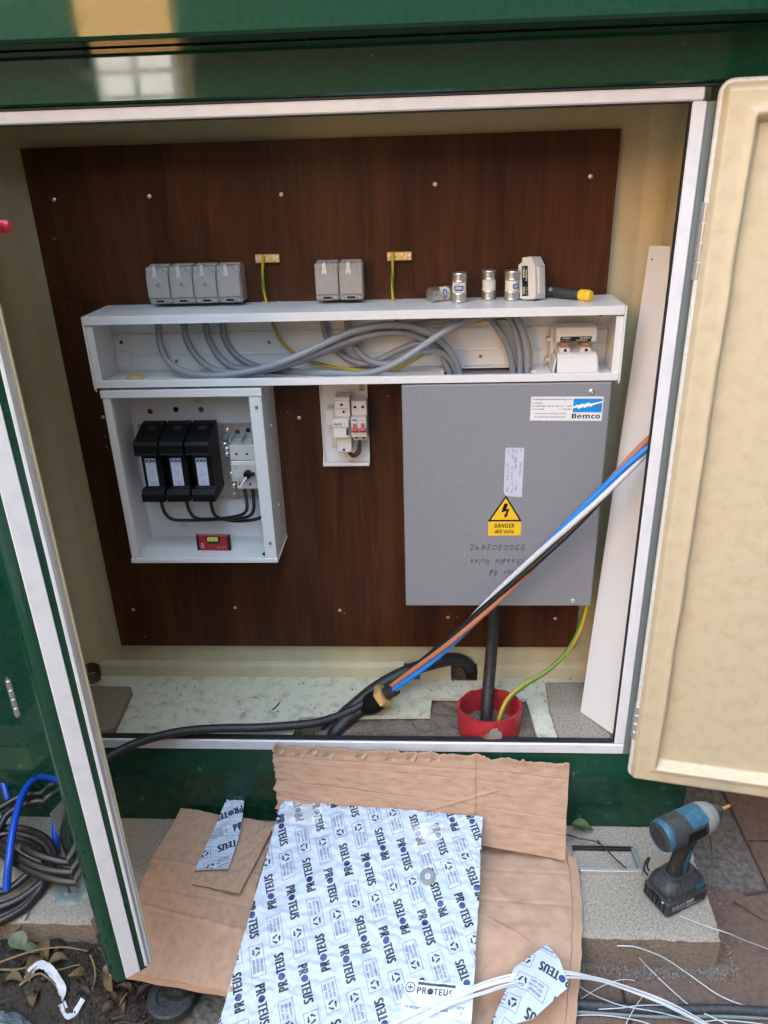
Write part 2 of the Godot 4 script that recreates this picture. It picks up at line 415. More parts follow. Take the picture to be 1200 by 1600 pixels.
	M.paver = tri_mat(noise(0.02, [lin(0.075, 0.047, 0.035), lin(0.11, 0.072, 0.054), lin(0.14, 0.088, 0.066), lin(0.125, 0.094, 0.077)], 95, 6, 1024), Vector3(2.4, 2.4, 2.4), 0.85, bumps(0.06, 6.0, 96, 4, 1024), 0.6)
	M.paver_b = tri_mat(noise(0.015, [lin(0.085, 0.06, 0.045), lin(0.12, 0.088, 0.07), lin(0.15, 0.105, 0.083), lin(0.115, 0.07, 0.053)], 97, 6, 1024), Vector3(2.1, 2.1, 2.1), 0.88, bumps(0.06, 6.0, 98, 4, 1024), 0.6)
	M.ground = tri_mat(noise(0.03, [lin(0.06, 0.052, 0.044), lin(0.12, 0.105, 0.09), lin(0.17, 0.15, 0.13)], 99, 6, 1024), Vector3(1.5, 1.5, 1.5), 0.9, bumps(0.05, 6.0, 100, 5), 0.8)
	M.dirt = tri_mat(noise(0.05, [lin(0.05, 0.036, 0.028), lin(0.13, 0.095, 0.07), lin(0.19, 0.15, 0.118), lin(0.34, 0.295, 0.25)], 104, 6, 1024, [0.0, 0.35, 0.6, 1.0]), Vector3(4, 4, 4), 0.95, bumps(0.08, 8.0, 105, 5), 0.8)
	M.soil = tri_mat(noise(0.04, [lin(0.012, 0.009, 0.007), lin(0.028, 0.021, 0.016), lin(0.05, 0.038, 0.03), lin(0.10, 0.085, 0.07)], 101, 6, 1024), Vector3(3, 3, 3), 0.95, bumps(0.08, 9.0, 102, 5), 1.0)
	M.card = tex_mat(noise(0.012, [lin(0.33, 0.20, 0.125), lin(0.40, 0.253, 0.168), lin(0.425, 0.272, 0.182), lin(0.46, 0.30, 0.208)], 111, 6, 1024, [0.0, 0.3, 0.6, 1.0]), 0.8)
	M.card.normal_enabled = true; M.card.normal_texture = flutes(); M.card.normal_scale = 0.6
	M.card_torn = tri_mat(noise(0.06, [lin(0.36, 0.27, 0.18), lin(0.55, 0.44, 0.32)], 113), Vector3(9, 9, 9), 0.9, bumps(0.08, 6.0, 114), 0.8)
	M.chip = tri_mat(noise(0.05, [lin(0.19, 0.145, 0.095), lin(0.22, 0.17, 0.115), lin(0.25, 0.195, 0.135)], 115, 5), Vector3(4, 4, 4), 0.85, bumps(0.06, 5.0, 116), 0.6)
	M.film = tri_mat(noise(0.03, [lin(0.34, 0.37, 0.42), lin(0.50, 0.53, 0.57), lin(0.58, 0.60, 0.62)], 118, 5), Vector3(9, 9, 9), 0.3, bumps(0.04, 6.0, 119, 4), 0.5)
	M.strap = mat(lin(0.62, 0.64, 0.66), 0.3); M.strap.cull_mode = BaseMaterial3D.CULL_DISABLED
	M.marker = mat(lin(0.008, 0.009, 0.012), 0.8)
	M.teal = tri_mat(noise(0.02, [lin(0.015, 0.06, 0.105), lin(0.022, 0.10, 0.16), lin(0.055, 0.15, 0.205)], 121), Vector3(8, 8, 8), 0.5)
	M.tool_dark = tri_mat(noise(0.02, [lin(0.015, 0.018, 0.021), lin(0.028, 0.033, 0.037), lin(0.075, 0.08, 0.08)], 122, 5), Vector3(9, 9, 9), 0.55, bumps(0.05, 3.0, 123), 0.3)
	M.tool_grey = tri_mat(noise(0.02, [lin(0.17, 0.18, 0.17), lin(0.26, 0.26, 0.24)], 124, 5), Vector3(9, 9, 9), 0.5)
	M.brick = tri_mat(noise(0.02, [lin(0.46, 0.24, 0.08), lin(0.55, 0.30, 0.11), lin(0.58, 0.35, 0.15)], 131, 5), Vector3(1, 1, 1), 0.85)
	M.render = tri_mat(noise(0.02, [lin(0.12, 0.095, 0.07), lin(0.16, 0.125, 0.095)], 132, 5), Vector3(1, 1, 1), 0.9)
	M.leaf = mat(lin(0.035, 0.075, 0.016), 0.5)
	M.leaf_pale = mat(lin(0.16, 0.19, 0.11), 0.55)
	M.leaf_dead = mat(lin(0.13, 0.085, 0.035), 0.7)
	M.leaf_brown = mat(lin(0.055, 0.033, 0.016), 0.7); M.leaf_dark = mat(lin(0.022, 0.015, 0.010), 0.65)
	M.twig = mat(lin(0.06, 0.042, 0.028), 0.85)
	M.twig_pale = mat(lin(0.22, 0.155, 0.08), 0.8)
	M.lane = tri_mat(noise(0.03, [lin(0.26, 0.24, 0.21), lin(0.33, 0.31, 0.28)], 133, 5), Vector3(1, 1, 1), 0.9)
	M.fence = tri_mat(noise(0.03, [lin(0.012, 0.016, 0.012), lin(0.022, 0.028, 0.02)], 134, 5), Vector3(1, 1, 1), 0.9)
	M.wall = tri_mat(noise(0.02, [lin(0.27, 0.20, 0.13), lin(0.34, 0.26, 0.18)], 135, 5), Vector3(1, 1, 1), 0.9)
	M.glass = mat(Color(0.12, 0.14, 0.16), 0.05)

# stained veneer: broad soft bands, fine upright grain and a few long pale hairlines
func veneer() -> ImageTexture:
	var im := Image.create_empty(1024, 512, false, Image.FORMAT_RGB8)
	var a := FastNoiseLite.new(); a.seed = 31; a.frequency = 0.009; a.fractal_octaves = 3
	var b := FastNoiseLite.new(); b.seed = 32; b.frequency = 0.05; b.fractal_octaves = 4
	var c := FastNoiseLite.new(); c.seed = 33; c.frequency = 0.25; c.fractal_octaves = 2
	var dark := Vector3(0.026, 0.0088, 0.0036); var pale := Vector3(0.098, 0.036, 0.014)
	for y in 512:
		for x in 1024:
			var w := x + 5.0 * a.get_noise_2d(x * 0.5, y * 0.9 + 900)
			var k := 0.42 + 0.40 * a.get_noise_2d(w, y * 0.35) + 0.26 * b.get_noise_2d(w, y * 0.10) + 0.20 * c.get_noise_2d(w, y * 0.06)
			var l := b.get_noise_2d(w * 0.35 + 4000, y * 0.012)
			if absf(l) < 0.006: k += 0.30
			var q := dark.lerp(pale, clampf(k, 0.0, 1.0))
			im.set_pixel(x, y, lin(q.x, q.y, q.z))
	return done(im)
# laid glass strands under gelcoat, as a normal map
func mat_fibres() -> ImageTexture:
	var n := 512; var im := Image.create_empty(n, n, false, Image.FORMAT_L8); im.fill(Color(0.3, 0.3, 0.3))
	var r := RandomNumberGenerator.new(); r.seed = 77
	for i in 2600:
		var p := Vector2(r.randf(), r.randf()) * n; var a := r.randf() * PI; var bend := r.randf_range(-0.02, 0.02)
		var h := r.randf_range(0.35, 0.75); var w := 1 + r.randi() % 2
		for k in int(r.randf_range(18, 46)):
			p += Vector2(cos(a), sin(a)); a += bend
			im.fill_rect(Rect2i(posmod(int(p.x), n - 2), posmod(int(p.y), n - 2), w, w), Color(h, h, h))
	im.resize(256, 256, Image.INTERPOLATE_BILINEAR); im.resize(512, 512, Image.INTERPOLATE_CUBIC)
	im.bump_map_to_normal_map(2.5); im.generate_mipmaps()
	return ImageTexture.create_from_image(im)
# faint flutes of corrugated board with soft dents, as a normal map
func flutes() -> ImageTexture:
	var im := Image.create_empty(512, 1024, false, Image.FORMAT_L8)
	var f := FastNoiseLite.new(); f.seed = 9; f.frequency = 0.006; f.fractal_octaves = 4
	var f2 := FastNoiseLite.new(); f2.seed = 19; f2.frequency = 0.02
	for y in 1024:
		for x in 512:
			var k := smoothstep(-0.1, 0.5, f.get_noise_2d(x * 0.6, y * 0.5))
			var h := 0.5 + 0.05 * k * sin(y * TAU / 11.0 + f2.get_noise_2d(x * 0.3, y * 0.1)) + 0.10 * f.get_noise_2d(x * 1.2 + 500, y * 1.2)
			im.set_pixel(x, y, Color(h, h, h))
	im.bump_map_to_normal_map(4.0); im.generate_mipmaps()
	return ImageTexture.create_from_image(im)

# ------------------------------------------------------------------ ground, step, mirrored houses, and unseen blockers added for shade
func surroundings():
	var g := Geo.new(); g.bx(-150, 150, -0.4, -0.104, -150, 150, 0); struct("ground", g, M.ground)
	# concrete step with uneven edges
	g = Geo.new()
	var fn := FastNoiseLite.new(); fn.seed = 4; fn.frequency = 9.0; fn.fractal_octaves = 4
	var edge := func(u: float, v: float) -> Vector3:
		var x := lerpf(-1.35, 0.868 - 0.03 * v, u)
		var z := lerpf(-0.35, 0.327 + 0.006 * u, v)
		if v > 0.97: z += fn.get_noise_2d(x * 6, 3) * 0.006
		if u > 0.985: x += fn.get_noise_2d(z * 6, 9) * 0.009
		return Vector3(x, fn.get_noise_2d(x * 5, z * 5) * 0.0016 - (0.004 if v > 0.985 or u > 0.99 else 0.0), z)
	g.sheet(edge, 130, 60, 0.0)
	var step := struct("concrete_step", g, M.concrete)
	g = Geo.new()
	g.sheet(func(u: float, v: float) -> Vector3:
		var e: Vector3 = edge.call(u, 1.0)
		return e + Vector3(0, -v * 0.115, fn.get_noise_2d(e.x * 9, v * 4) * 0.004 * v + (0.006 if v > 0.75 else 0.0) * fn.get_noise_2d(e.x * 20, v * 30)), 130, 8, 0.0)
	g.sheet(func(u: float, v: float) -> Vector3:
		var e: Vector3 = edge.call(1.0, 1.0 - u)
		return e + Vector3(fn.get_noise_2d(e.z * 9, v * 4) * 0.004 * v, -v * 0.115, 0), 60, 8, 0.0)
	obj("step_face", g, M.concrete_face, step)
	# paving: individual slabs, laid where the photograph shows them
	var paving := Geo.new(); paving.bx(-1.6, 2.2, -0.106, -0.1025, -0.6, 2.4, 0)
	var bed := struct("pavement", paving, M.ground)
	var k := 0
	for i in 9:
		for j in 9:
			var x0 := -1.38 + i * 0.402; var z0 := -0.62 + j * 0.302 + (0.15 if i % 2 else 0.0)
			if x0 < 0.75 and z0 < 0.08: continue
			if x0 < -0.55 and z0 < 0.40: continue
			var p := Geo.new()
			p.box(Transform3D(Basis.from_euler(Vector3(rng.randf_range(-0.006, 0.006), rng.randf_range(-0.004, 0.004), rng.randf_range(-0.006, 0.006))), Vector3(x0 + 0.2, -0.1, z0 + 0.15)), Vector3(0.397, 0.021 + rng.randf() * 0.002, 0.297), 0.003)
			obj("paving_slab", p, M.paver if (i * 5 + j * 3) % 7 else M.paver_b, bed)
			k += 1
	g = Geo.new(); g.bx(-40, 40, -0.104, -0.0985, 2.6, 7.0, 0); struct("lane", g, M.lane)  # pale surface added to bounce sunlight back into the cabinet
	# unseen brick building added behind to block the sun, right block raised for shade
	g = Geo.new(); g.bx(-14, 9, -0.1, 4.3, -5.0, -1.5, 0.02); g.bx(-2.2, 9, 4.3, 16, -5.0, -1.5, 0.02)
	var t := thing("shade_building", "unseen tall brick building added behind the green cabinet to shade it", "building", Vector3(0, -0.1, -3))
	obj("wall", g, M.brick, t, true)
	g = Geo.new(); g.bx(-14.2, -2.2, 4.3, 4.45, -5.2, -1.3, 0.02); obj("roof", g, M.render, t, true)
	# across the road: a sunlit house between a fence and a garden wall, seen in the gloss of the green paint
	t = thing("brick_house", "sunlit orange brick house across the road, mirrored in the header", "house", Vector3(-5, -0.1, 11))
	g = Geo.new(); g.bx(-14, -2.86, -0.1, 8.0, 9.6, 15, 0.02); obj("wall", g, M.brick, t, true)
	g = Geo.new(); g.prism(v2([9.3, 8.0, 15.3, 8.0, 12.3, 10.4]), 13.6, Transform3D(Basis(Vector3(0, 0, 1), Vector3(0, 1, 0), Vector3(-1, 0, 0)), Vector3(-2.5, 0, 0))); obj("roof", g, M.render, t, true)
	g = Geo.new()
	g.bx(-3.98, -2.88, 2.06, 2.98, 9.55, 9.62, 0.01); var wf := obj("window", g, M.jamb, t, true)
	for q in [[-3.9, -3.47], [-3.39, -2.96]]:
		for h in [[2.12, 2.33], [2.38, 2.62], [2.67, 2.94]]:
			g = Geo.new(); g.bx(q[0], q[1], h[0], h[1], 9.53, 9.545, 0); obj("pane", g, M.alu, wf)
	t = thing("sky_block_house", "unseen tall brown house added across the road at the right to block sky light", "house", Vector3(4, -0.1, 8))  # unseen house added to cut off sky light from the right front
	g = Geo.new(); g.bx(2.2, 12, -0.1, 9.0, 4.5, 8.0, 0.02); obj("wall", g, M.render, t, true)
	g = Geo.new(); g.bx(2.0, 12.2, 9.0, 9.2, 4.3, 8.2, 0.02); obj("roof", g, M.ground, t, true)
	g = Geo.new(); g.bx(2.9, 3.2, -0.1, 7.0, -1.5, 4.4, 0.02); obj("sky_block_wall", g, M.render, t, true)  # unseen wall added to block sky light along the right side
	t = thing("garden_wall", "brown rendered garden wall across the lane, mirrored in the header", "wall", Vector3(0.4, -0.1, 4.5))
	g = Geo.new(); g.bx(-1.36, 2.2, -0.1, 2.62, 4.4, 4.62, 0.02); obj("wall", g, M.wall, t, true)
	g = Geo.new(); g.bx(-1.40, 2.2, 2.62, 2.68, 4.36, 4.66, 0.01); obj("coping", g, M.ground, t, true)
	t = thing("timber_fence", "tall dark timber fence across the lane, left of the brown garden wall", "fence", Vector3(-5.6, -0.1, 5.0))
	g = Geo.new(); g.bx(-9.0, -2.28, -0.1, 2.8, 4.98, 5.03, 0.005); obj("boards", g, M.fence, t, true)
	for i in 5:
		g = Geo.new(); g.bx(-8.9 + i * 1.63, -8.79 + i * 1.63, -0.1, 2.88, 5.03, 5.13, 0.005); obj("post", g, M.fence, t, true)
	leafy("tall dark hedge added out of view at the left to block sky light", Vector3(-3.0, -0.1, -1.4), Vector3(-1.75, 3.2, 1.7), 2400, 0.09)  # unseen hedge added to darken the left door and ground

func leafy(label: String, a: Vector3, b: Vector3, n: int, s: float):
	var g := Geo.new()
	g.bx(a.x + s, b.x - s, a.y, b.y - s, a.z + s, b.z - s, 0)
	for i in n:
		var c := Vector3(rng.randf_range(a.x, b.x), rng.randf_range(a.y, b.y), rng.randf_range(a.z, b.z))
		var face := rng.randi() % 4
		if face == 0: c.x = b.x - rng.randf() * s * 1.5
		elif face == 1: c.y = b.y - rng.randf() * s * 1.5
		elif face == 2: c.z = a.z + rng.randf() * s * 1.5
		else: c.z = b.z - rng.randf() * s * 1.5
		var u := Vector3(rng.randfn(), rng.randfn(), rng.randfn()).normalized() * s; var v := u.cross(Vector3(rng.randfn(), rng.randfn(), rng.randfn()).normalized()).normalized() * s * 0.5
		g.quad(c - u, c + v, c + u, c - v, Vector3.UP)
	var h := obj("hedge", g, M.leaf, self); tag(h, label, "hedge"); h.set_meta("kind", "stuff")

# ------------------------------------------------------------------ the cabinet shell
var cab: Node3D
func cabinet():
	cab = thing("electrical_cabinet", "large green fibreglass street cabinet with both doors open", "cabinet")
	var g := Geo.new()
	# plinth with its sloping ledge
	g.prism(v2([-0.30, 0, 0.032, 0, 0.032, 0.158, 0.028, 0.166, 0.006, 0.206, -0.03, 0.206, -0.03, 0.19, -0.30, 0.19]), 1.72, Transform3D(Basis(Vector3(0, 0, 1), Vector3(0, 1, 0), Vector3(-1, 0, 0)), Vector3(0.84, 0, 0)))
	obj("plinth", g, M.plinth, cab)
	g = Geo.new(); g.bx(-0.88, 0.84, 1.612, 1.6955, -0.03, 0.014, 0.004); g.bx(-0.88, 0.84, 1.606, 1.612, -0.02, 0.004, 0.001)
	obj("header", g, M.green, cab)
	g = Geo.new()
	g.prism(v2([-0.36, 1.697, 0.101, 1.697, 0.106, 1.6905, 0.112, 1.691, 0.116, 1.696, 0.1155, 1.86, 0.07, 1.90, -0.36, 1.94]), 1.80, Transform3D(Basis(Vector3(0, 0, 1), Vector3(0, 1, 0), Vector3(-1, 0, 0)), Vector3(0.88, 0, 0)))
	obj("roof", g, M.green, cab)
	g = Geo.new(); g.bx(-0.918, 0.878, 1.6935, 1.6965, 0.0145, 0.1015, 0.0005); obj("soffit", g, M.green, cab)
	for s in [[-0.88, -0.862], [0.822, 0.84]]:
		g = Geo.new(); g.bx(s[0], s[1], 0.0, 1.695, -0.32, -0.01, 0.004); obj("side_wall", g, M.green, cab)
	g = Geo.new(); g.bx(-0.88, 0.84, 0.0, 1.695, -0.34, -0.32, 0.003); obj("back_panel", g, M.green, cab)
	for s in [[-0.88, -0.728], [0.703, 0.84]]:
		g = Geo.new(); g.bx(s[0], s[1], 0.19, 1.612, -0.03, 0.004, 0.003); obj("door_post", g, M.green, cab)
	# cream inner lining: back (with the slots that the buried cables come through), sides, ceiling, coved corners
	g = Geo.new()
	g.bx(-0.72, 0.725, 0.262, 1.612, -0.295, -0.277, 0)
	g.bx(-0.72, 0.158, 0.18, 0.262, -0.295, -0.277, 0); g.bx(0.202, 0.286, 0.18, 0.262, -0.295, -0.277, 0); g.bx(0.358, 0.725, 0.18, 0.262, -0.295, -0.277, 0)
	obj("back_lining", g, M.cream, cab)
	g = Geo.new(); g.bx(0.13, 0.40, 0.17, 0.30, -0.3195, -0.30, 0.001); obj("slot_fill", g, M.dirt, cab)
	for s in [[-0.745, -0.71], [0.71, 0.745]]:
		g = Geo.new(); g.bx(s[0], s[1], 0.18, 1.612, -0.294, -0.012, 0); obj("side_lining", g, M.cream, cab)
	g = Geo.new(); g.bx(-0.745, 0.745, 1.608, 1.63, -0.294, -0.012, 0); obj("ceiling", g, M.cream, cab)
	for s in [-1.0, 1.0]:
		g = Geo.new()
		g.sheet(func(u: float, v: float) -> Vector3:
			var a := PI * 0.5 * u
			return Vector3(s * (0.711 - 0.05 * (1 - sin(a))), 0.225 + v * 1.385, -0.278 + 0.05 * (1 - cos(a))), 10, 4, 0.0)
		obj("corner_cove", g, M.cream, cab)
	g = Geo.new()
	for s in [[-0.711, 0.158], [0.202, 0.286], [0.358, 0.711]]:
		g.sheet(func(u: float, v: float) -> Vector3: return Vector3(lerpf(s[0], s[1], u), lerpf(0.268, 0.228, v), -0.2775 + 0.013 * smoothstep(0.0, 0.15, v) + 0.008 * v), 2, 8, 0.0)
	obj("skirting", g, M.cream, cab)
	# floor tray cut out for the ducts
	g = Geo.new()
	g.prism(v2([-0.715, 0.02, -0.114, 0.012, -0.104, 0.091, 0.228, 0.101, 0.234, 0.173, 0.478, 0.17, 0.489, 0.012, 0.715, 0.02, 0.715, 0.278, 0.358, 0.278, 0.358, 0.246, 0.286, 0.246, 0.286, 0.278, 0.202, 0.278, 0.202, 0.250, 0.158, 0.250, 0.158, 0.278, -0.715, 0.278]), 0.010, Transform3D(Basis(Vector3.RIGHT, Vector3(0, 0, -1), Vector3.UP), Vector3(0, 0.219, 0)))
	obj("floor_tray", g, M.tray, cab)
	# frame: pale weather strips with a dark rubber lip inside
	for s in [[-0.726, 0.688, 0.208, 0.237, "frame_strip"], [-0.745, 0.682, 1.586, 1.606, "frame_strip"], [0.664, 0.688, 0.238, 1.585, "frame_strip"], [-0.726, -0.702, 0.238, 1.585, "frame_strip"]]:
		g = Geo.new(); g.bx(s[0], s[1], s[2], s[3], -0.004, 0.0085, 0.0025); obj(s[4], g, M.alu, cab)
	g = Geo.new(); g.bx(-0.745, -0.726, 0.2, 1.60, -0.005, 0.006); obj("jamb_face", g, M.jamb, cab)
	g = Geo.new(); g.bx(0.6885, 0.7035, 0.206, 1.585, -0.005, 0.0055, 0.001); obj("jamb_face", g, M.jamb, cab)
	g = Geo.new()
	g.bx(0.6615, 0.664, 0.2375, 1.585, -0.006, 0.006); g.bx(-0.702, -0.699, 0.2375, 1.585, -0.006, 0.006)
	g.bx(-0.70, 0.6605, 0.2375, 0.2405, -0.012, 0.005); g.bx(-0.70, 0.6605, 1.583, 1.5855, -0.006, 0.005)
	obj("rubber_lip", g, M.rubber, cab)
	g = Geo.new(); g.bx(-0.86, 0.83, 1.6065, 1.6115, 0.002, 0.0065); obj("rubber_lip", g, M.rubber, cab)
	# hinges
	for q in [[0.703, 0.022, 1.302, 1.432], [0.703, 0.022, 0.268, 0.365], [-0.772, 0.014, 0.312, 0.418]]:
		hinge(q[0], q[1], q[2], q[3])
	# packed soil and rubble seen through the tray
	g = Geo.new()
	var fn := FastNoiseLite.new(); fn.seed = 12; fn.frequency = 22.0; fn.fractal_octaves = 4
	g.sheet(func(u: float, v: float) -> Vector3:
		var x := lerpf(-0.5, 0.6, u); var z := lerpf(-0.275, -0.006, v)
		return Vector3(x, 0.2135 + fn.get_noise_2d(x, z) * 0.010, z), 160, 40, 0.0)
	struct("soil", g, M.dirt)

func hinge(x: float, z: float, y0: float, y1: float):
	var h := Geo.new(); h.lathe([Vector2(0.0035, y0 - 0.004), Vector2(0.0035, y1 + 0.006)], xf(Vector3(x, 0, z)), 12)
	var base := obj("hinge", h, M.alu_edge, cab)
	for i in 4:
		var g := Geo.new()
		var a := lerpf(y0, y1, i / 4.0) + 0.001; var b := lerpf(y0, y1, (i + 1) / 4.0) - 0.001
		g.lathe([Vector2(0.0055, a), Vector2(0.0065, a + 0.001), Vector2(0.0065, b - 0.001), Vector2(0.0055, b)], xf(Vector3(x, 0, z)), 14)
		obj("knuckle", g, M.steel, base)
	var l := Geo.new(); l.bx(x - 0.006, x + 0.014, y0, y1, z - 0.013, z - 0.0105, 0.0005); obj("hinge_leaf", l, M.alu_edge, base)

# the left door, swung half shut; local x from hinge to free edge, z out of its outer face
func left_door():
	var d := Geo.new(); var L := 0.668; var H := 1.47
	var poly := PackedVector2Array([Vector2(0, 0), Vector2(0.006, 0.004)])
	poly.append_array(v2([L - 0.05, 0.004, L - 0.046, 0.0055, L - 0.030, 0.0055, L - 0.026, 0.004]))
	for i in 8:
		var a := PI * 0.5 * (1.0 - i / 7.0)
		poly.append(Vector2(L - 0.018 + cos(a) * 0.018, -0.014 + sin(a) * 0.018))
	poly.append_array(v2([L, -0.056, L - 0.004, -0.058, 0.01, -0.058]))
	d.prism(poly, H, Transform3D(Basis(Vector3.RIGHT, Vector3(0, 0, 1), Vector3(0, -1, 0)), Vector3(0, H, 0)))
	var o := obj("left_door", d, M.green, cab)
	o.transform = Transform3D(Basis(Vector3.UP, -atan2(DOOR.y, DOOR.x)) * Basis(Vector3(0, 0, 1), deg_to_rad(0.9)), Vector3(-0.757, 0.135, 0.028))
	var g := Geo.new(); g.bx(L - 0.004, L + 0.0035, 0.004, H - 0.01, -0.043, -0.017, 0.001); obj("white_strip", g, M.alu, o)
	g = Geo.new(); g.bx(L - 0.004, L + 0.002, 0.006, H - 0.01, -0.0585, -0.053, 0.001); obj("thin_strip", g, M.alu, o)
	g = Geo.new(); g.tube(PackedVector3Array([Vector3(L - 0.005, 0.006, -0.062), Vector3(L - 0.005, H, -0.062)]), 0.0055, 12); obj("metal_lip", g, M.alu_edge, o)
	g = Geo.new(); g.bx(0.02, L - 0.002, 0.006, H, -0.0715, -0.0665, 0.002); obj("inner_skin", g, M.cream, o)
	# red gripped stay handle on its inner side
	g = Geo.new()
	g.lathe([Vector2(0.004, -0.05), Vector2(0.0075, -0.048), Vector2(0.0085, -0.02), Vector2(0.0085, 0.004), Vector2(0.0065, 0.0085), Vector2(0.0, 0.0095)], along(o.transform.affine_inverse() * Vector3(-0.333, 1.4455, 0.403), o.transform.basis.inverse() * Vector3(1, 0.02, -0.12)), 14)
	g.tube(PackedVector3Array([o.transform.affine_inverse() * Vector3(-0.372, 1.445, 0.407), o.transform.affine_inverse() * Vector3(-0.43, 1.445, 0.414)]), 0.004, 8)
	obj("stay_handle", g, M.red_grip, o)
const DOOR := Vector2(0.607, 0.795)

# the right door, folded back; its rough fibreglass inner face toward the viewer
func right_door():
	var W := 0.70; var H := 1.452
	var fn := FastNoiseLite.new(); fn.seed = 77; fn.frequency = 14.0; fn.fractal_octaves = 4
	var f2 := FastNoiseLite.new(); f2.seed = 78; f2.frequency = 60.0; f2.fractal_octaves = 3
	var f3 := FastNoiseLite.new(); f3.seed = 79; f3.frequency = 3.0
	var g := Geo.new()
	g.sheet(func(u: float, v: float) -> Vector3:
		var x := u * W; var y := (1.0 - v) * H
		var dx := minf(x, W - x); var dy := minf(y, H - y)
		var wob := f3.get_noise_2d(x, y) * 0.004
		var e := minf(dx - 0.054 + wob, dy - 0.05 + wob)
		var z := lerpf(0.022, 0.0, smoothstep(0.0, 0.006, e))
		z += 0.003 * smoothstep(0.012, 0.0, absf(e + 0.004))
		var rim := minf(dx, dy)
		z -= 0.016 * (1.0 - smoothstep(0.0, 0.009, rim))
		var k := smoothstep(0.0, 0.01, rim)
		z += k * (fn.get_noise_3d(x + y * 0.4, y * 0.6 - x * 0.3, 0) * 0.0010 + f2.get_noise_2d(x * 0.55 + y * 0.3, y - x * 0.5) * 0.0004)
		# rounded corners
		var cx := 0.016; var p := Vector2(x, y)
		if dx < cx and dy < cx:
			var c := Vector2(clampf(x, cx, W - cx), clampf(y, cx, H - cx)); var r := p - c
			if r.length() > cx: p = c + r.normalized() * cx
		return Vector3(p.x, p.y, z), 180, 300, 0.0)
	var o := obj("right_door", g, M.grp, cab)
	o.transform = Transform3D(Basis(Vector3.UP, -deg_to_rad(11.0)), Vector3(0.7045, 0.158, 0.020))
	g = Geo.new(); var rp := PackedVector3Array()
	for q in round_rect(W + 0.002, H + 0.002, 0.018, Vector2(W, H) * 0.5): rp.append(Vector3(q.x, q.y, 0.003 + 0.0012 * f3.get_noise_2d(q.x * 5, q.y * 5)))
	rp.append(rp[0]); g.tube(rp, 0.0052, 8, -1, 0, 1.0, Vector3(0, 0, 1)); obj("rim", g, M.grp_rim, o)
	g = Geo.new(); g.prism(round_rect(W + 0.001, H + 0.001, 0.018, Vector2(W, H) * 0.5), 0.02, xf(Vector3(0, 0, -0.03))); obj("outer_skin", g, M.green, o)

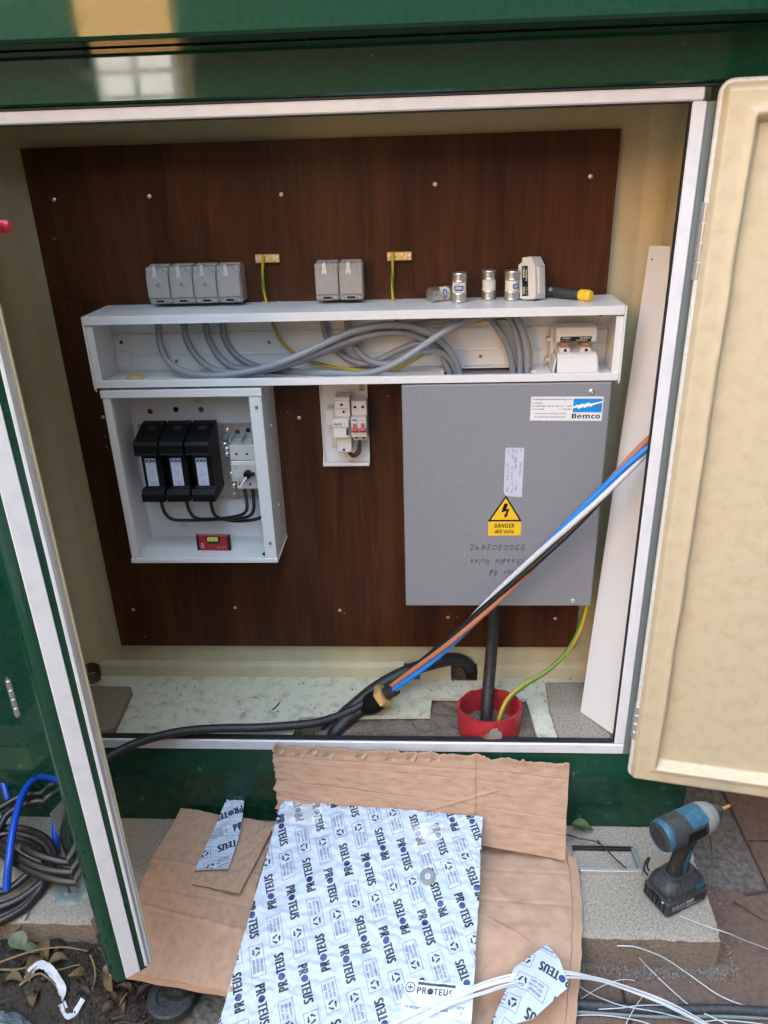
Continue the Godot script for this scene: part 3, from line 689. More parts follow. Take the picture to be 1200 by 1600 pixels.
# ------------------------------------------------------------------ backboard and what is fixed to it
func backboard():
	var g := Geo.new(); g.bx(-0.611, 0.611, 0.331, 1.556, -0.268, -0.255, 0.001)
	var t := thing("plywood_backboard", "square dark brown stained plywood board on the cabinet's back wall", "board", Vector3(0, 0.331, -0.262))
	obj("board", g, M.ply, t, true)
	for p in [[-0.559, 1.457], [-0.354, 1.458], [-0.075, 1.454], [0.244, 1.465], [0.558, 1.471], [-0.558, 0.446], [-0.283, 0.453], [-0.006, 0.445], [0.277, 0.424], [0.554, 0.421], [-0.542, 0.979], [-0.074, 0.971]]:
		g = Geo.new(); g.lathe([Vector2(0.0045, 0), Vector2(0.0042, 0.0012), Vector2(0.002, 0.002), Vector2(0.0015, 0.0006), Vector2(0, 0.0006)], along(Vector3(p[0], p[1], -0.2551), Vector3(0, 0, 1)), 10)
		obj("screw", g, M.steel, t, true)
	for p in [[-0.545, 0.93], [-0.547, 0.905], [-0.10, 0.985], [0.135, 1.02], [-0.575, 1.38], [0.02, 0.955], [0.30, 0.425], [-0.54, 0.36], [0.005, 0.436]]:
		g = Geo.new(); g.lathe([Vector2(0.0024, 0), Vector2(0.0022, 0.0003), Vector2(0, 0.0003)], along(Vector3(p[0], p[1], -0.2551), Vector3(0, 0, 1)), 8); obj("old_hole", g, M.chip, t, true)
	# two brass earth bars and the earth wires that drop from them
	for q in [[-0.114, 1.329, 0.0, "left"], [0.1685, 1.327, 0.0, "right"]]:
		t = thing("earth_bar", "brass earth terminal bar on the board, %s one of the two above the white trunking" % q[3], "terminal bar", Vector3(q[0], q[1], -0.25), "brass earth bars")
		g = Geo.new(); g.bx(q[0] - 0.026, q[0] + 0.026, q[1] - 0.0085, q[1] + 0.0085, -0.255, -0.244, 0.0008); obj("bar", g, M.brass, t, true)
		for i in 5:
			g = Geo.new()
			g.lathe([Vector2(0.003, 0), Vector2(0.003, 0.003), Vector2(0, 0.0034)], along(Vector3(q[0] - 0.014 + i * 0.007, q[1] + (0.003 if i % 2 else -0.003), -0.2441), Vector3(0, 0, 1)), 8)
			obj("terminal_screw", g, M.brass, t, true)
		for sx in [-0.022, 0.022]:
			g = Geo.new(); g.lathe([Vector2(0.0035, 0), Vector2(0.003, 0.0016), Vector2(0, 0.002)], along(Vector3(q[0] + sx, q[1], -0.2441), Vector3(0, 0, 1)), 8); obj("fixing_screw", g, M.steel, t, true)
	var w := Geo.new(); w.tube(curve(pl([-0.1211, 1.3364, -0.238, -0.1234, 1.3195, -0.238, -0.1264, 1.2959, -0.238, -0.1261, 1.2692, -0.238, -0.1236, 1.2479, -0.236, -0.1214, 1.2373, -0.234, -0.1189, 1.2167, -0.226])), 0.0032, 8, -1, 9.0)
	tag(obj("earth_wire", w, M.earth), "yellow and green wire dropping from the left brass earth bar into the trunking", "wire", "earth wires")
	w = Geo.new(); w.tube(curve(pl([0.1553, 1.3363, -0.238, 0.1541, 1.3157, -0.238, 0.1528, 1.2896, -0.238, 0.1522, 1.2632, -0.238, 0.1531, 1.2421, -0.236, 0.1545, 1.2322, -0.23, 0.1571, 1.2119, -0.222])), 0.0032, 8, -1, 9.0)
	tag(obj("earth_wire", w, M.earth), "yellow and green wire dropping from the right brass earth bar into the trunking", "wire", "earth wires")
	# grey fuse carriers: four at the left, two at the middle
	carrier0 = make_carrier()
	carrier0.position = Vector3(-0.3435, 1.247, -0.2545)
	tag(carrier0, "leftmost of the four grey fuse carriers standing in a row above the trunking", "fuse carrier", "grey fuse carriers")
	var n := ["second", "third", "fourth"]
	for i in 3:
		var c := dup(carrier0, Vector3(-0.3435 + (i + 1) * 0.0507, 1.247, -0.2545), "%s from the left of the four grey fuse carriers above the trunking" % n[i])
		if i == 2: c.get_node("marks").free()
	for i in 2:
		var c := dup(carrier0, Vector3(0.0165 + i * 0.0507, 1.247, -0.2545), "%s of the pair of grey fuse carriers between the two brass earth bars" % ["left one", "right one"][i])
		c.get_node("marks").free()
var carrier0: Node3D

func make_carrier() -> Node3D:
	var t := thing("fuse_carrier", "", "fuse carrier")
	var g := Geo.new(); g.bx(-0.0248, 0.0248, 0.0, 0.074, 0.001, 0.052, 0.0025); g.bx(-0.024, 0.024, -0.002, 0.008, 0.002, 0.048, 0.001); obj("body", g, M.grey_plastic, t)
	g = Geo.new()
	g.prism(v2([-0.0235, 0.012, 0.0225, 0.012, 0.0235, 0.058, 0.020, 0.064, 0.013, 0.064, 0.010, 0.070, -0.018, 0.070, -0.018, 0.062, -0.0235, 0.060]), 0.0055, xf(Vector3(0, 0, 0.051)))
	obj("front", g, M.grey_plastic, t)
	g = Geo.new(); g.bx(-0.012, 0.010, -0.001, 0.011, 0.05, 0.0535, 0.001); g.bx(-0.021, -0.016, 0.0, 0.009, 0.05, 0.0535, 0.001); g.bx(0.015, 0.021, 0.0, 0.009, 0.05, 0.0535, 0.001); obj("foot", g, M.grey_plastic, t)
	g = Geo.new(); g.bx(-0.0095, 0.0075, 0.002, 0.0065, 0.0535, 0.0542, 0.0003); obj("foot_slot", g, M.hole, t)
	g = Geo.new(); g.bx(-0.009, 0.001, 0.052, 0.062, 0.0563, 0.0578, 0.0005); g.bx(-0.008, 0.0, 0.062, 0.0755, 0.054, 0.0573, 0.001); g.bx(-0.008, 0.0, 0.074, 0.0765, 0.03, 0.056, 0.001)
	var clip := obj("latch_clip", g, M.clip, t)
	g = Geo.new(); g.bx(-0.006, -0.002, 0.0535, 0.0548, 0.0577, 0.0581, 0.0002); obj("clip_slot", g, M.hole, clip)
	g = Geo.new(); g.box(xf(Vector3(0.0125, 0.0685, 0.052), 0, 0, 25), Vector3(0.004, 0.011, 0.006), 0.001); g.bx(-0.022, 0.022, 0.0735, 0.077, 0.01, 0.03, 0.001); obj("top_ridge", g, M.grey_plastic, t)
	g = Geo.new()
	for q in [[-0.003, 0.038, 20], [0.001, 0.041, 70], [0.002, 0.036, 5]]:
		g.box(xf(Vector3(q[0], q[1], 0.0566), 0, 0, q[2]), Vector3(0.0045, 0.0015, 0.0006), 0.0001)
	obj("marks", g, M.black, t)
	return t

# ------------------------------------------------------------------ white cable trunking and what lies on and in it
func trunking():
	var t := thing("cable_trunking", "long white metal cable trunking, lid off, across the brown board", "trunking", Vector3(0.07, 1.086, -0.19))
	var g := Geo.new()
	g.bx(-0.482, 0.618, 1.0895, 1.2345, -0.2548, -0.2525, 0.0003)
	for y in [1.122, 1.168]:
		g.bx(-0.478, 0.614, y, y + 0.006, -0.2526, -0.2495, 0.001)
	obj("back", g, M.white, t, true)
	g = Geo.new(); g.bx(-0.482, 0.618, 1.2345, 1.2372, -0.2548, -0.115, 0.0006); g.bx(-0.482, 0.618, 1.2195, 1.2372, -0.1165, -0.114, 0.0006); g.bx(-0.482, 0.618, 1.2195, 1.2215, -0.126, -0.1165, 0.0004)
	g.bx(-0.482, 0.618, 1.2285, 1.2292, -0.1141, -0.1135, 0.0002)
	obj("top_flange", g, M.white, t, true)
	g = Geo.new()
	g.bx(-0.482, 0.262, 1.0865, 1.089, -0.2548, -0.115, 0.0006); g.bx(0.456, 0.618, 1.0865, 1.089, -0.2548, -0.115, 0.0006)
	g.bx(0.262, 0.456, 1.0865, 1.089, -0.2548, -0.235, 0.0003); g.bx(0.262, 0.456, 1.0865, 1.089, -0.152, -0.115, 0.0003)
	g.bx(-0.482, 0.618, 1.0865, 1.1015, -0.1165, -0.114, 0.0006); g.bx(-0.482, 0.618, 1.0995, 1.1015, -0.124, -0.1165, 0.0004)
	obj("bottom_flange", g, M.white, t, true)
	for s in [-1, 1]:
		g = Geo.new()
		var x := -0.4845 if s < 0 else 0.6205
		g.bx(x - 0.0018, x + 0.0018, 1.0835, 1.2365, -0.2548, -0.1135, 0.0005)
		g.box(xf(Vector3(x, 1.0825, -0.1185), 40), Vector3(0.0032, 0.010, 0.006), 0.0005)
		g.bx(x - s * 0.002, x - s * 0.0165, 1.098, 1.216, -0.121, -0.119, 0.0004)
		g.bx(x - s * 0.002, x - s * 0.028, 1.185, 1.204, -0.2524, -0.2485, 0.0005); g.bx(x - s * 0.002, x - s * 0.032, 1.148, 1.164, -0.2524, -0.2485, 0.0005); g.bx(x - s * 0.002, x - s * 0.035, 1.100, 1.135, -0.2524, -0.2485, 0.0005)
		var e := obj("end_cap", g, M.white, t, true)
		g = Geo.new(); g.lathe([Vector2(0.0042, 0), Vector2(0.0042, 0.0005), Vector2(0, 0.0006)], along(Vector3(x - s * 0.020, 1.156 if s < 0 else 1.197, -0.2484), Vector3(0, 0, 1)), 12); obj("hole", g, M.hole, e)
	for p in [[-0.345, 1.110], [-0.128, 1.149], [0.345, 1.109], [0.58, 1.13]]:
		g = Geo.new(); g.lathe([Vector2(0.0042, 0), Vector2(0.0042, 0.0004), Vector2(0, 0.0005)], along(Vector3(p[0], p[1], -0.2524), Vector3(0, 0, 1)), 12); obj("hole", g, M.jamb, t, true)
	g = Geo.new(); g.lathe([Vector2(0.014, 0), Vector2(0.0215, 0), Vector2(0.0215, 0.003), Vector2(0.017, 0.0045), Vector2(0.014, 0.003), Vector2(0.013, -0.004)], xf(Vector3(-0.420, 1.089, -0.185)), 24, false); obj("brass_bush", g, M.brass, t, true)
	for p in [[-0.130, 1.2375, -0.243], [-0.122, 1.2375, -0.24], [-0.095, 1.2375, -0.238], [0.157, 1.2375, -0.243], [0.180, 1.2375, -0.236], [0.245, 1.2375, -0.22]]:
		g = Geo.new(); g.lathe([Vector2(0.0016, 0), Vector2(0.0016, 0.003), Vector2(0, 0.004)], xf(Vector3(p[0], p[1], p[2])), 8); obj("rivet", g, M.white_plastic, t, true)
	# cut edge of the slot in the trunking floor
	g = Geo.new(); g.box(xf(Vector3(0.452, 1.0895, -0.19), 0, 30, 12), Vector3(0.012, 0.001, 0.022), 0.0003); g.box(xf(Vector3(0.259, 1.0905, -0.20), 0, -20, -14), Vector3(0.010, 0.001, 0.018), 0.0003); obj("slot_burr", g, M.white, t, true)

	# grey cables; each a thing
	grey("first (leftmost) grey cable under the row of four fuse carriers", [-0.3531, 1.226, -0.2, -0.3569, 1.1919, -0.2, -0.3545, 1.1592, -0.19, -0.3368, 1.1232, -0.18, -0.2925, 1.1036, -0.165, -0.2255, 1.1007, -0.15, -0.1407, 1.1119, -0.15, -0.0698, 1.1328, -0.15, -0.0001, 1.1604, -0.155, 0.0686, 1.1877, -0.16, 0.136, 1.1987, -0.165, 0.1894, 1.1941, -0.17, 0.2364, 1.1738, -0.18, 0.2748, 1.1368, -0.19, 0.2935, 1.0965, -0.2, 0.2995, 1.0607, -0.2])
	grey("second grey cable from the left under the four fuse carriers", [-0.3032, 1.2224, -0.215, -0.3046, 1.1921, -0.215, -0.2991, 1.1595, -0.21, -0.2752, 1.1245, -0.2, -0.234, 1.1032, -0.185, -0.1675, 1.0998, -0.172, -0.0878, 1.1166, -0.167, -0.0033, 1.1444, -0.172, 0.0798, 1.1699, -0.18, 0.1479, 1.1775, -0.19, 0.2022, 1.1662, -0.2, 0.2491, 1.137, -0.21, 0.2717, 1.0902, -0.215, 0.2761, 1.057, -0.215])
	grey("third grey cable from the left under the four fuse carriers", [-0.2582, 1.2197, -0.225, -0.2593, 1.1893, -0.225, -0.2539, 1.1575, -0.222, -0.2318, 1.1231, -0.215, -0.1962, 1.1029, -0.207, -0.1229, 1.101, -0.198, -0.0492, 1.1202, -0.19, 0.0221, 1.1436, -0.192, 0.1061, 1.1725, -0.198, 0.1614, 1.1861, -0.2, 0.223, 1.1944, -0.2, 0.2976, 1.2037, -0.2, 0.3514, 1.2119, -0.2])
	grey("fourth grey cable from the left under the four fuse carriers", [-0.223, 1.2171, -0.236, -0.2248, 1.1893, -0.236, -0.2214, 1.1567, -0.236, -0.1995, 1.1243, -0.232, -0.1575, 1.1014, -0.228, -0.0819, 1.0943, -0.205, 0.0219, 1.0972, -0.17, 0.0928, 1.0997, -0.15, 0.1511, 1.1192, -0.14, 0.2027, 1.1494, -0.14, 0.256, 1.1832, -0.145, 0.2986, 1.2018, -0.16, 0.3301, 1.208, -0.18, 0.3573, 1.2162, -0.19])
	grey("left grey cable below the pair of fuse carriers, curling to the right", [-0.0017, 1.2164, -0.23, -0.0007, 1.1889, -0.23, 0.0086, 1.1552, -0.23, 0.0381, 1.122, -0.23, 0.0739, 1.1066, -0.22, 0.1098, 1.1101, -0.215, 0.1528, 1.1303, -0.21, 0.1991, 1.1476, -0.21, 0.238, 1.1451, -0.212, 0.2674, 1.1194, -0.218, 0.2818, 1.0883, -0.222, 0.2849, 1.055, -0.222])
	grey("right grey cable below the pair of fuse carriers, curling to the right", [0.0518, 1.2162, -0.225, 0.0544, 1.1833, -0.225, 0.0657, 1.1451, -0.22, 0.0925, 1.1198, -0.205, 0.1294, 1.1101, -0.19, 0.1742, 1.1162, -0.185, 0.2116, 1.1322, -0.185, 0.2433, 1.136, -0.19, 0.2711, 1.1207, -0.2, 0.291, 1.0896, -0.205, 0.297, 1.0565, -0.205])
	grey("left one of the three grey cables dropping into the slot at the right", [0.342, 1.2139, -0.22, 0.3643, 1.1946, -0.22, 0.3886, 1.1614, -0.22, 0.4066, 1.1221, -0.22, 0.4136, 1.0866, -0.22, 0.4166, 1.0477, -0.22])
	grey("middle one of the three grey cables dropping into the slot at the right", [0.3852, 1.2183, -0.205, 0.4021, 1.1993, -0.205, 0.4155, 1.1694, -0.205, 0.4254, 1.1308, -0.205, 0.4286, 1.0901, -0.205, 0.4303, 1.0516, -0.205])
	grey("right one of the three grey cables dropping into the slot at the right", [0.3971, 1.2207, -0.19, 0.4152, 1.2018, -0.19, 0.43, 1.1695, -0.19, 0.4401, 1.1284, -0.19, 0.4419, 1.0923, -0.19, 0.4438, 1.0526, -0.19])
	var w := Geo.new(); w.tube(curve(pl([-0.1205, 1.2179, -0.235, -0.1105, 1.1873, -0.235, -0.0939, 1.1501, -0.236, -0.056, 1.1182, -0.235, -0.0054, 1.1024, -0.225, 0.0539, 1.0976, -0.2, 0.1049, 1.0988, -0.175, 0.1541, 1.1059, -0.16, 0.1886, 1.121, -0.158, 0.2186, 1.1383, -0.158])), 0.0038, 8, -1, 7.0)
	tag(obj("earth_wire", w, M.earth), "long yellow and green wire curling between the grey cables in the trunking", "wire", "earth wires")
	w = Geo.new(); w.tube(curve(pl([0.1525, 1.215, -0.236, 0.1684, 1.1789, -0.236, 0.1948, 1.1617, -0.236, 0.2228, 1.1556, -0.236, 0.2507, 1.1647, -0.23, 0.2995, 1.1819, -0.236, 0.3546, 1.1918, -0.236, 0.3958, 1.1938, -0.236, 0.4268, 1.1767, -0.236, 0.4463, 1.144, -0.225, 0.4529, 1.1101, -0.22, 0.4482, 1.0802, -0.215, 0.4498, 1.0485, -0.215])), 0.0038, 8, -1, 7.0)
	tag(obj("earth_wire", w, M.earth), "yellow and green wire passing behind the grey cables at the trunking's right slot", "wire", "earth wires")

	# house fuses on top of the trunking
	var im := canvas(256, 96, Color(0.86, 0.83, 0.76))
	fill_poly(im, round_rect(170, 52, 24), Color("24508f"), at2(140, 50))
	letters(im, "LAWSON", 26, Color(0.9, 0.92, 0.95), at2(78, 62), "Droid Sans", 700, 122)
	faint(im, 92, 6, 96, 11, Color(0.2, 0.2, 0.2)); faint(im, 92, 82, 90, 10, Color(0.2, 0.2, 0.2))
	M.fuse_print = tex_mat(done(im), 0.6)
	var f := make_fuse()
	f.position = Vector3(0.2935, 1.2373, -0.197); f.rotation_degrees.y = -14
	tag(f, "upright fuse nearest the lying one, left of the three standing on the trunking", "fuse", "cartridge fuses")
	dup(f, Vector3(0.357, 1.2373, -0.224), "upright fuse standing in the middle of the three on the trunking", Vector3(0, -118, 0))
	dup(f, Vector3(0.4035, 1.2373, -0.208), "upright fuse touching the leaning white fuse carrier", Vector3(0, 38, 0))
	var lie := dup(f, Vector3(0.232, 1.2525, -0.200), "silver cartridge fuse lying on its side on the trunking", Vector3(0, 0, 0))
	lie.transform = Transform3D(Basis(Vector3(0.35, 0.25, 0.9).normalized(), Vector3(0.8, 0, -0.6), Vector3.UP), lie.position).orthonormalized()
	lie.transform.basis = along(Vector3.ZERO, Vector3(0.80, 0.0, -0.52)).basis * Basis(Vector3.UP, deg_to_rad(80))
	# white fuse carrier leaning on the end fuse
	im = canvas(256, 64, Color(0.06, 0.06, 0.06))
	letters(im, "100A", 22, Color(0.85, 0.84, 0.8), at2(14, 29)); faint(im, 160, 9, 80, 20, Color(0.85, 0.84, 0.8)); faint(im, 14, 39, 70, 15, Color(0.75, 0.74, 0.7)); faint(im, 130, 39, 100, 15, Color(0.75, 0.74, 0.7))
	M.plate_print = tex_mat(done(im), 0.45)
	var c := thing("cutout_carrier", "white cut-out fuse carrier leaning against the end fuse", "fuse carrier", Vector3(0.447, 1.239, -0.205))
	c.rotation_degrees = Vector3(-6, -42, 9)
	var g2 := Geo.new()
	g2.prism(v2([-0.019, 0.004, -0.008, 0, 0.018, 0, 0.020, 0.006, 0.020, 0.066, 0.010, 0.084, -0.010, 0.084, -0.012, 0.075, -0.021, 0.070]), 0.036, xf(Vector3(0, 0, -0.018)))
	obj("body", g2, M.white_plastic, c)
	g2 = Geo.new(); g2.bx(0.0195, 0.024, 0.008, 0.064, -0.011, 0.011, 0.002); obj("grip", g2, M.white_plastic, c)
	g2 = Geo.new(); g2.bx(-0.004, 0.004, -0.005, 0.002, -0.004, 0.004, 0.001); obj("contact", g2, M.white_plastic, c)
	g2 = Geo.new(); var xx := xf(Vector3(-0.005, 0.037, 0.0182), 0, 0, 90)
	g2.quad(xx * Vector3(-0.030, -0.0075, 0), xx * Vector3(0.030, -0.0075, 0), xx * Vector3(0.030, 0.0075, 0), xx * Vector3(-0.030, 0.0075, 0), Vector3(0, 0, 1), true); obj("rating_plate", g2, M.plate_print, c)
	# grey and yellow pocket torch lying behind it
	var o := thing("pocket_torch", "dark grey pocket tool with a yellow end lying on the trunking", "torch", Vector3(0.515, 1.2375, -0.19))
	var a := Vector3(0.470, 1.2500, -0.245); var dir := (Vector3(0.567, 1.2485, -0.163) - a).normalized()
	g2 = Geo.new(); var fr := along(a, dir)
	g2.lathe([Vector2(0.0075, 0.012), Vector2(0.0108, 0.014), Vector2(0.0113, 0.05), Vector2(0.0105, 0.088), Vector2(0.0085, 0.092)], fr, 20); obj("barrel", g2, M.tool_dark, o, true)
	g2 = Geo.new(); g2.lathe([Vector2(0.006, -0.022), Vector2(0.0085, -0.018), Vector2(0.0085, 0.010), Vector2(0.0075, 0.013)], fr, 16); obj("pale_end", g2, M.white_plastic, o, true)
	g2 = Geo.new(); g2.lathe([Vector2(0.0095, 0.092), Vector2(0.0115, 0.094), Vector2(0.0120, 0.112), Vector2(0.0095, 0.119), Vector2(0, 0.120)], fr, 20); obj("yellow_end", g2, M.yellow, o, true)
	g2 = Geo.new(); g2.lathe([Vector2(0.0045, 0), Vector2(0.004, 0.001), Vector2(0, 0.0012)], along(a + dir * 0.026 + Vector3(-0.004, 0.0065, 0.0082), Vector3(-0.4, 0.6, 0.75)), 14); obj("button", g2, M.galv, o, true)
	# white cut-out fuse base standing inside the trunking at its right end
	cutout_base()

func grey(label: String, a: Array):
	var g := Geo.new(); g.tube(curve(pl(a), 8), 0.0073, 14)
	tag(obj("grey_cable", g, M.cable_grey), label, "cable", "grey cables in the trunking")

func make_fuse() -> Node3D:
	var t := thing("cartridge_fuse", "", "fuse")
	var g := Geo.new(); g.lathe([Vector2(0.0142, 0.015), Vector2(0.0142, 0.045)], Transform3D(), 28, false); obj("ceramic_body", g, mat(lin(0.66, 0.62, 0.53), 0.5), t)
	for s in [0.0, 1.0]:
		g = Geo.new()
		var y := 0.0 if s == 0.0 else 0.0405
		g.lathe([Vector2(0.0125, y), Vector2(0.0152, y + 0.001), Vector2(0.0157, y + 0.003), Vector2(0.0152, y + 0.005), Vector2(0.0152, y + 0.016), Vector2(0.0157, y + 0.018), Vector2(0.0152, y + 0.0195), Vector2(0.0125, y + 0.0203)], Transform3D(), 28)
		obj("end_cap", g, M.galv, t)
	g = Geo.new()
	for i in 16:
		var a0 := lerpf(-1.15, 1.15, i / 16.0); var a1 := lerpf(-1.15, 1.15, (i + 1) / 16.0)
		var n0 := Vector3(sin(a0), 0, cos(a0)); var n1 := Vector3(sin(a1), 0, cos(a1))
		var p := [n0 * 0.0144 + Vector3(0, 0.0205, 0), n1 * 0.0144 + Vector3(0, 0.0205, 0), n1 * 0.0144 + Vector3(0, 0.0402, 0), n0 * 0.0144 + Vector3(0, 0.0402, 0)]
		g.tri(p[0], p[1], p[2], n0, n1, n1, Vector2(i / 16.0, 1), Vector2((i + 1) / 16.0, 1), Vector2((i + 1) / 16.0, 0))
		g.tri(p[0], p[2], p[3], n0, n1, n0, Vector2(i / 16.0, 1), Vector2((i + 1) / 16.0, 0), Vector2(i / 16.0, 0))
	obj("printed_label", g, M.fuse_print, t)
	return t

func cutout_base():
	var t := thing("fuse_cutout", "white cut-out fuse base with black rating plate inside the trunking's right end", "fuse base", Vector3(0.54, 1.089, -0.19))
	var g := Geo.new()
	g.bx(-0.047, 0.047, 0.0, 0.088, -0.058, -0.036, 0.002); g.bx(-0.054, -0.046, 0.056, 0.064, -0.056, -0.036, 0.001); g.bx(-0.054, -0.046, 0.012, 0.020, -0.056, -0.036, 0.001); obj("base_plate", g, M.white_plastic, t)
	g = Geo.new()
	g.prism(v2([-0.036, 0.058, -0.020, 0.058, 0.004, 0.063, 0.006, 0.076, -0.002, 0.092, -0.02, 0.096, -0.036, 0.096]), 0.084, Transform3D(Basis(Vector3(0, 0, 1), Vector3(0, 1, 0), Vector3(-1, 0, 0)), Vector3(0.042, 0, 0)))
	var car := obj("carrier", g, M.white_plastic, t)
	g = Geo.new(); g.bx(-0.032, 0.034, 0.079, 0.0815, -0.006, 0.0055, 0.0006); obj("ridge", g, M.white_plastic, car)
	g = Geo.new(); g.quad(Vector3(-0.033, 0.0635, 0.0048), Vector3(0.031, 0.0635, 0.0048), Vector3(0.033, 0.0745, 0.0064), Vector3(-0.033, 0.0745, 0.0064), Vector3(0, 0, 1), true); obj("rating_plate", g, M.plate_print, car)
	for x in [-0.022, 0.022]:
		g = Geo.new(); g.bx(x - 0.009, x + 0.009, 0.049, 0.06, -0.030, -0.004, 0.001); obj("contact", g, M.copper, t)
		g = Geo.new(); g.bx(x - 0.012, x + 0.012, 0.040, 0.0495, -0.036, 0.006, 0.002); obj("shoulder", g, M.white_plastic, t)
		g = Geo.new(); g.lathe([Vector2(0.0035, 0), Vector2(0.003, 0.0004), Vector2(0, 0.0004)], along(Vector3(x + 0.001, 0.0455, 0.0061), Vector3(0, 0, 1)), 10); obj("screw_hole", g, M.hole, t)
	g = Geo.new()
	g.prism(v2([-0.036, 0.0, 0.030, 0.0, 0.031, 0.005, 0.016, 0.039, 0.008, 0.042, -0.036, 0.042]), 0.082, Transform3D(Basis(Vector3(0, 0, 1), Vector3(0, 1, 0), Vector3(-1, 0, 0)), Vector3(0.043, 0, 0)))
	obj("terminal_cover", g, M.white_plastic, t)
	g = Geo.new(); g.bx(-0.036, 0.036, 0.008, 0.0365, -0.01, 0.0185, 0.002)
	for s in [-1, 1]: g.box(xf(Vector3(s * 0.0445, 0.018, 0.0), 0, 0, s * 8), Vector3(0.004, 0.034, 0.05), 0.001)
	obj("cover_rib", g, M.white_plastic, t)

# ------------------------------------------------------------------ open white enclosure at the left with its switchgear
func meter_box():
	var t := thing("distribution_enclosure", "open white steel enclosure on the board under the trunking's left end", "enclosure", Vector3(-0.301, 0.662, -0.185))
	var g := Geo.new(); g.bx(-0.474, -0.128, 0.664, 1.080, -0.2548, -0.2525, 0.0005); obj("back", g, M.white, t, true)
	g = Geo.new(); g.bx(-0.474, -0.4715, 0.664, 1.080, -0.2525, -0.117, 0.0005); g.bx(-0.4715, -0.457, 0.672, 1.066, -0.1190, -0.1165, 0.0005); g.bx(-0.459, -0.457, 0.672, 1.064, -0.129, -0.119, 0.0004); obj("left_side", g, M.white, t, true)
	g = Geo.new(); g.bx(-0.1305, -0.128, 0.664, 1.080, -0.2525, -0.117, 0.0005); g.bx(-0.155, -0.1305, 0.672, 1.066, -0.1190, -0.1165, 0.0005); g.bx(-0.155, -0.153, 0.672, 1.064, -0.129, -0.119, 0.0004)
	var rs := obj("right_side", g, M.white, t, true)
	for y in [1.038, 0.712]:
		g = Geo.new(); g.bx(-0.1435, -0.1365, y - 0.004, y + 0.004, -0.1166, -0.1161, 0.0002); g.bx(-0.1435, -0.1365, y - 0.0085, y - 0.0075, -0.1166, -0.1161, 0.0002); obj("clip_slot", g, M.jamb, rs)
	for q in [[0.775, -0.195], [0.975, -0.19]]:
		g = Geo.new(); g.lathe([Vector2(0.0045, 0), Vector2(0.0045, 0.003), Vector2(0.002, 0.006), Vector2(0, 0.006)], along(Vector3(-0.128, q[0], q[1]), Vector3.RIGHT), 10); obj("stud", g, M.galv, rs)
	g = Geo.new(); g.bx(-0.476, -0.126, 1.0785, 1.081, -0.2548, -0.117, 0.0005); g.bx(-0.476, -0.126, 1.064, 1.081, -0.1185, -0.114, 0.001); obj("top", g, M.white, t, true)
	g = Geo.new(); g.bx(-0.476, -0.126, 0.6620, 0.6645, -0.2548, -0.117, 0.0005); g.bx(-0.476, -0.126, 0.6620, 0.6735, -0.1185, -0.114, 0.001); obj("bottom", g, M.white, t, true)
	g = Geo.new(); g.lathe([Vector2(0.011, 0), Vector2(0.011, 0.0005), Vector2(0, 0.0006)], xf(Vector3(-0.160, 0.6645, -0.155)), 16); obj("bottom_hole", g, M.hole, t, true)
	for x in [-0.466, -0.136]:
		g = Geo.new(); g.lathe([Vector2(0.002, 0), Vector2(0.002, 0.0004), Vector2(0, 0.0004)], xf(Vector3(x, 0.6735, -0.1165)), 8); obj("screw_hole", g, M.hole, t, true)
	var hm := [mat(lin(0.10, 0.035, 0.014), 0.6), M.hole, mat(lin(0.09, 0.09, 0.09), 0.6)]
	var i := 0
	for p in [[-0.425, 0.992], [-0.363, 0.996], [-0.303, 0.995]]:
		g = Geo.new(); g.lathe([Vector2(0.0066, 0), Vector2(0.0066, 0.0006), Vector2(0, 0.0006)], along(Vector3(p[0], p[1], -0.2525), Vector3(0, 0, 1)), 16); obj("knockout", g, hm[i], t, true); i += 1
	for p in [[-0.308, 1.022], [-0.385, 0.700], [-0.178, 0.71]]:
		g = Geo.new(); g.lathe([Vector2(0.0125, 0), Vector2(0.012, 0.0015), Vector2(0.006, 0.002), Vector2(0.0055, 0.0035), Vector2(0.002, 0.004), Vector2(0.0015, 0.002), Vector2(0, 0.002)], along(Vector3(p[0], p[1], -0.2525), Vector3(0, 0, 1)), 20); obj("washer_screw", g, M.white_plastic, t, true)
	g = Geo.new(); g.bx(-0.457, -0.158, 0.775, 0.962, -0.240, -0.2365, 0.0005); g.bx(-0.457, -0.158, 0.958, 0.962, -0.2525, -0.24, 0.0005); var plate := obj("mounting_plate", g, M.galv, t, true)
	for p in [[-0.243, 0.948], [-0.340, 0.945], [-0.245, 0.785]]:
		g = Geo.new(); g.lathe([Vector2(0.006, 0), Vector2(0.006, 0.003), Vector2(0.0035, 0.004), Vector2(0.0025, 0.012), Vector2(0, 0.0125)], along(Vector3(p[0], p[1], -0.2365), Vector3(0, 0, 1)), 12); obj("bolt", g, M.steel, plate)
	for q in [[-0.2185, 0.945, hm[0]], [-0.193, 0.948, M.hole]]:
		g = Geo.new(); g.lathe([Vector2(0.0055, 0), Vector2(0.0055, 0.0006), Vector2(0, 0.0006)], along(Vector3(q[0], q[1], -0.2365), Vector3(0, 0, 1)), 14); obj("knockout", g, q[2], plate)
	g = Geo.new(); g.lathe([Vector2(0.0068, 0), Vector2(0.0068, 0.006), Vector2(0.005, 0.007), Vector2(0, 0.007)], along(Vector3(-0.2475, 0.932, -0.2365), Vector3(0, 0, 1)), 14); obj("blue_grommet", g, mat(lin(0.16, 0.27, 0.33), 0.4), plate)

	# three black fuse units
	var im := canvas(96, 224, Color(0.80, 0.83, 0.90))
	im.fill_rect(Rect2i(6, 10, 84, 22), Color("30507c"))
	faint(im, 20, 13, 56, 15, Color(0.75, 0.82, 0.9))
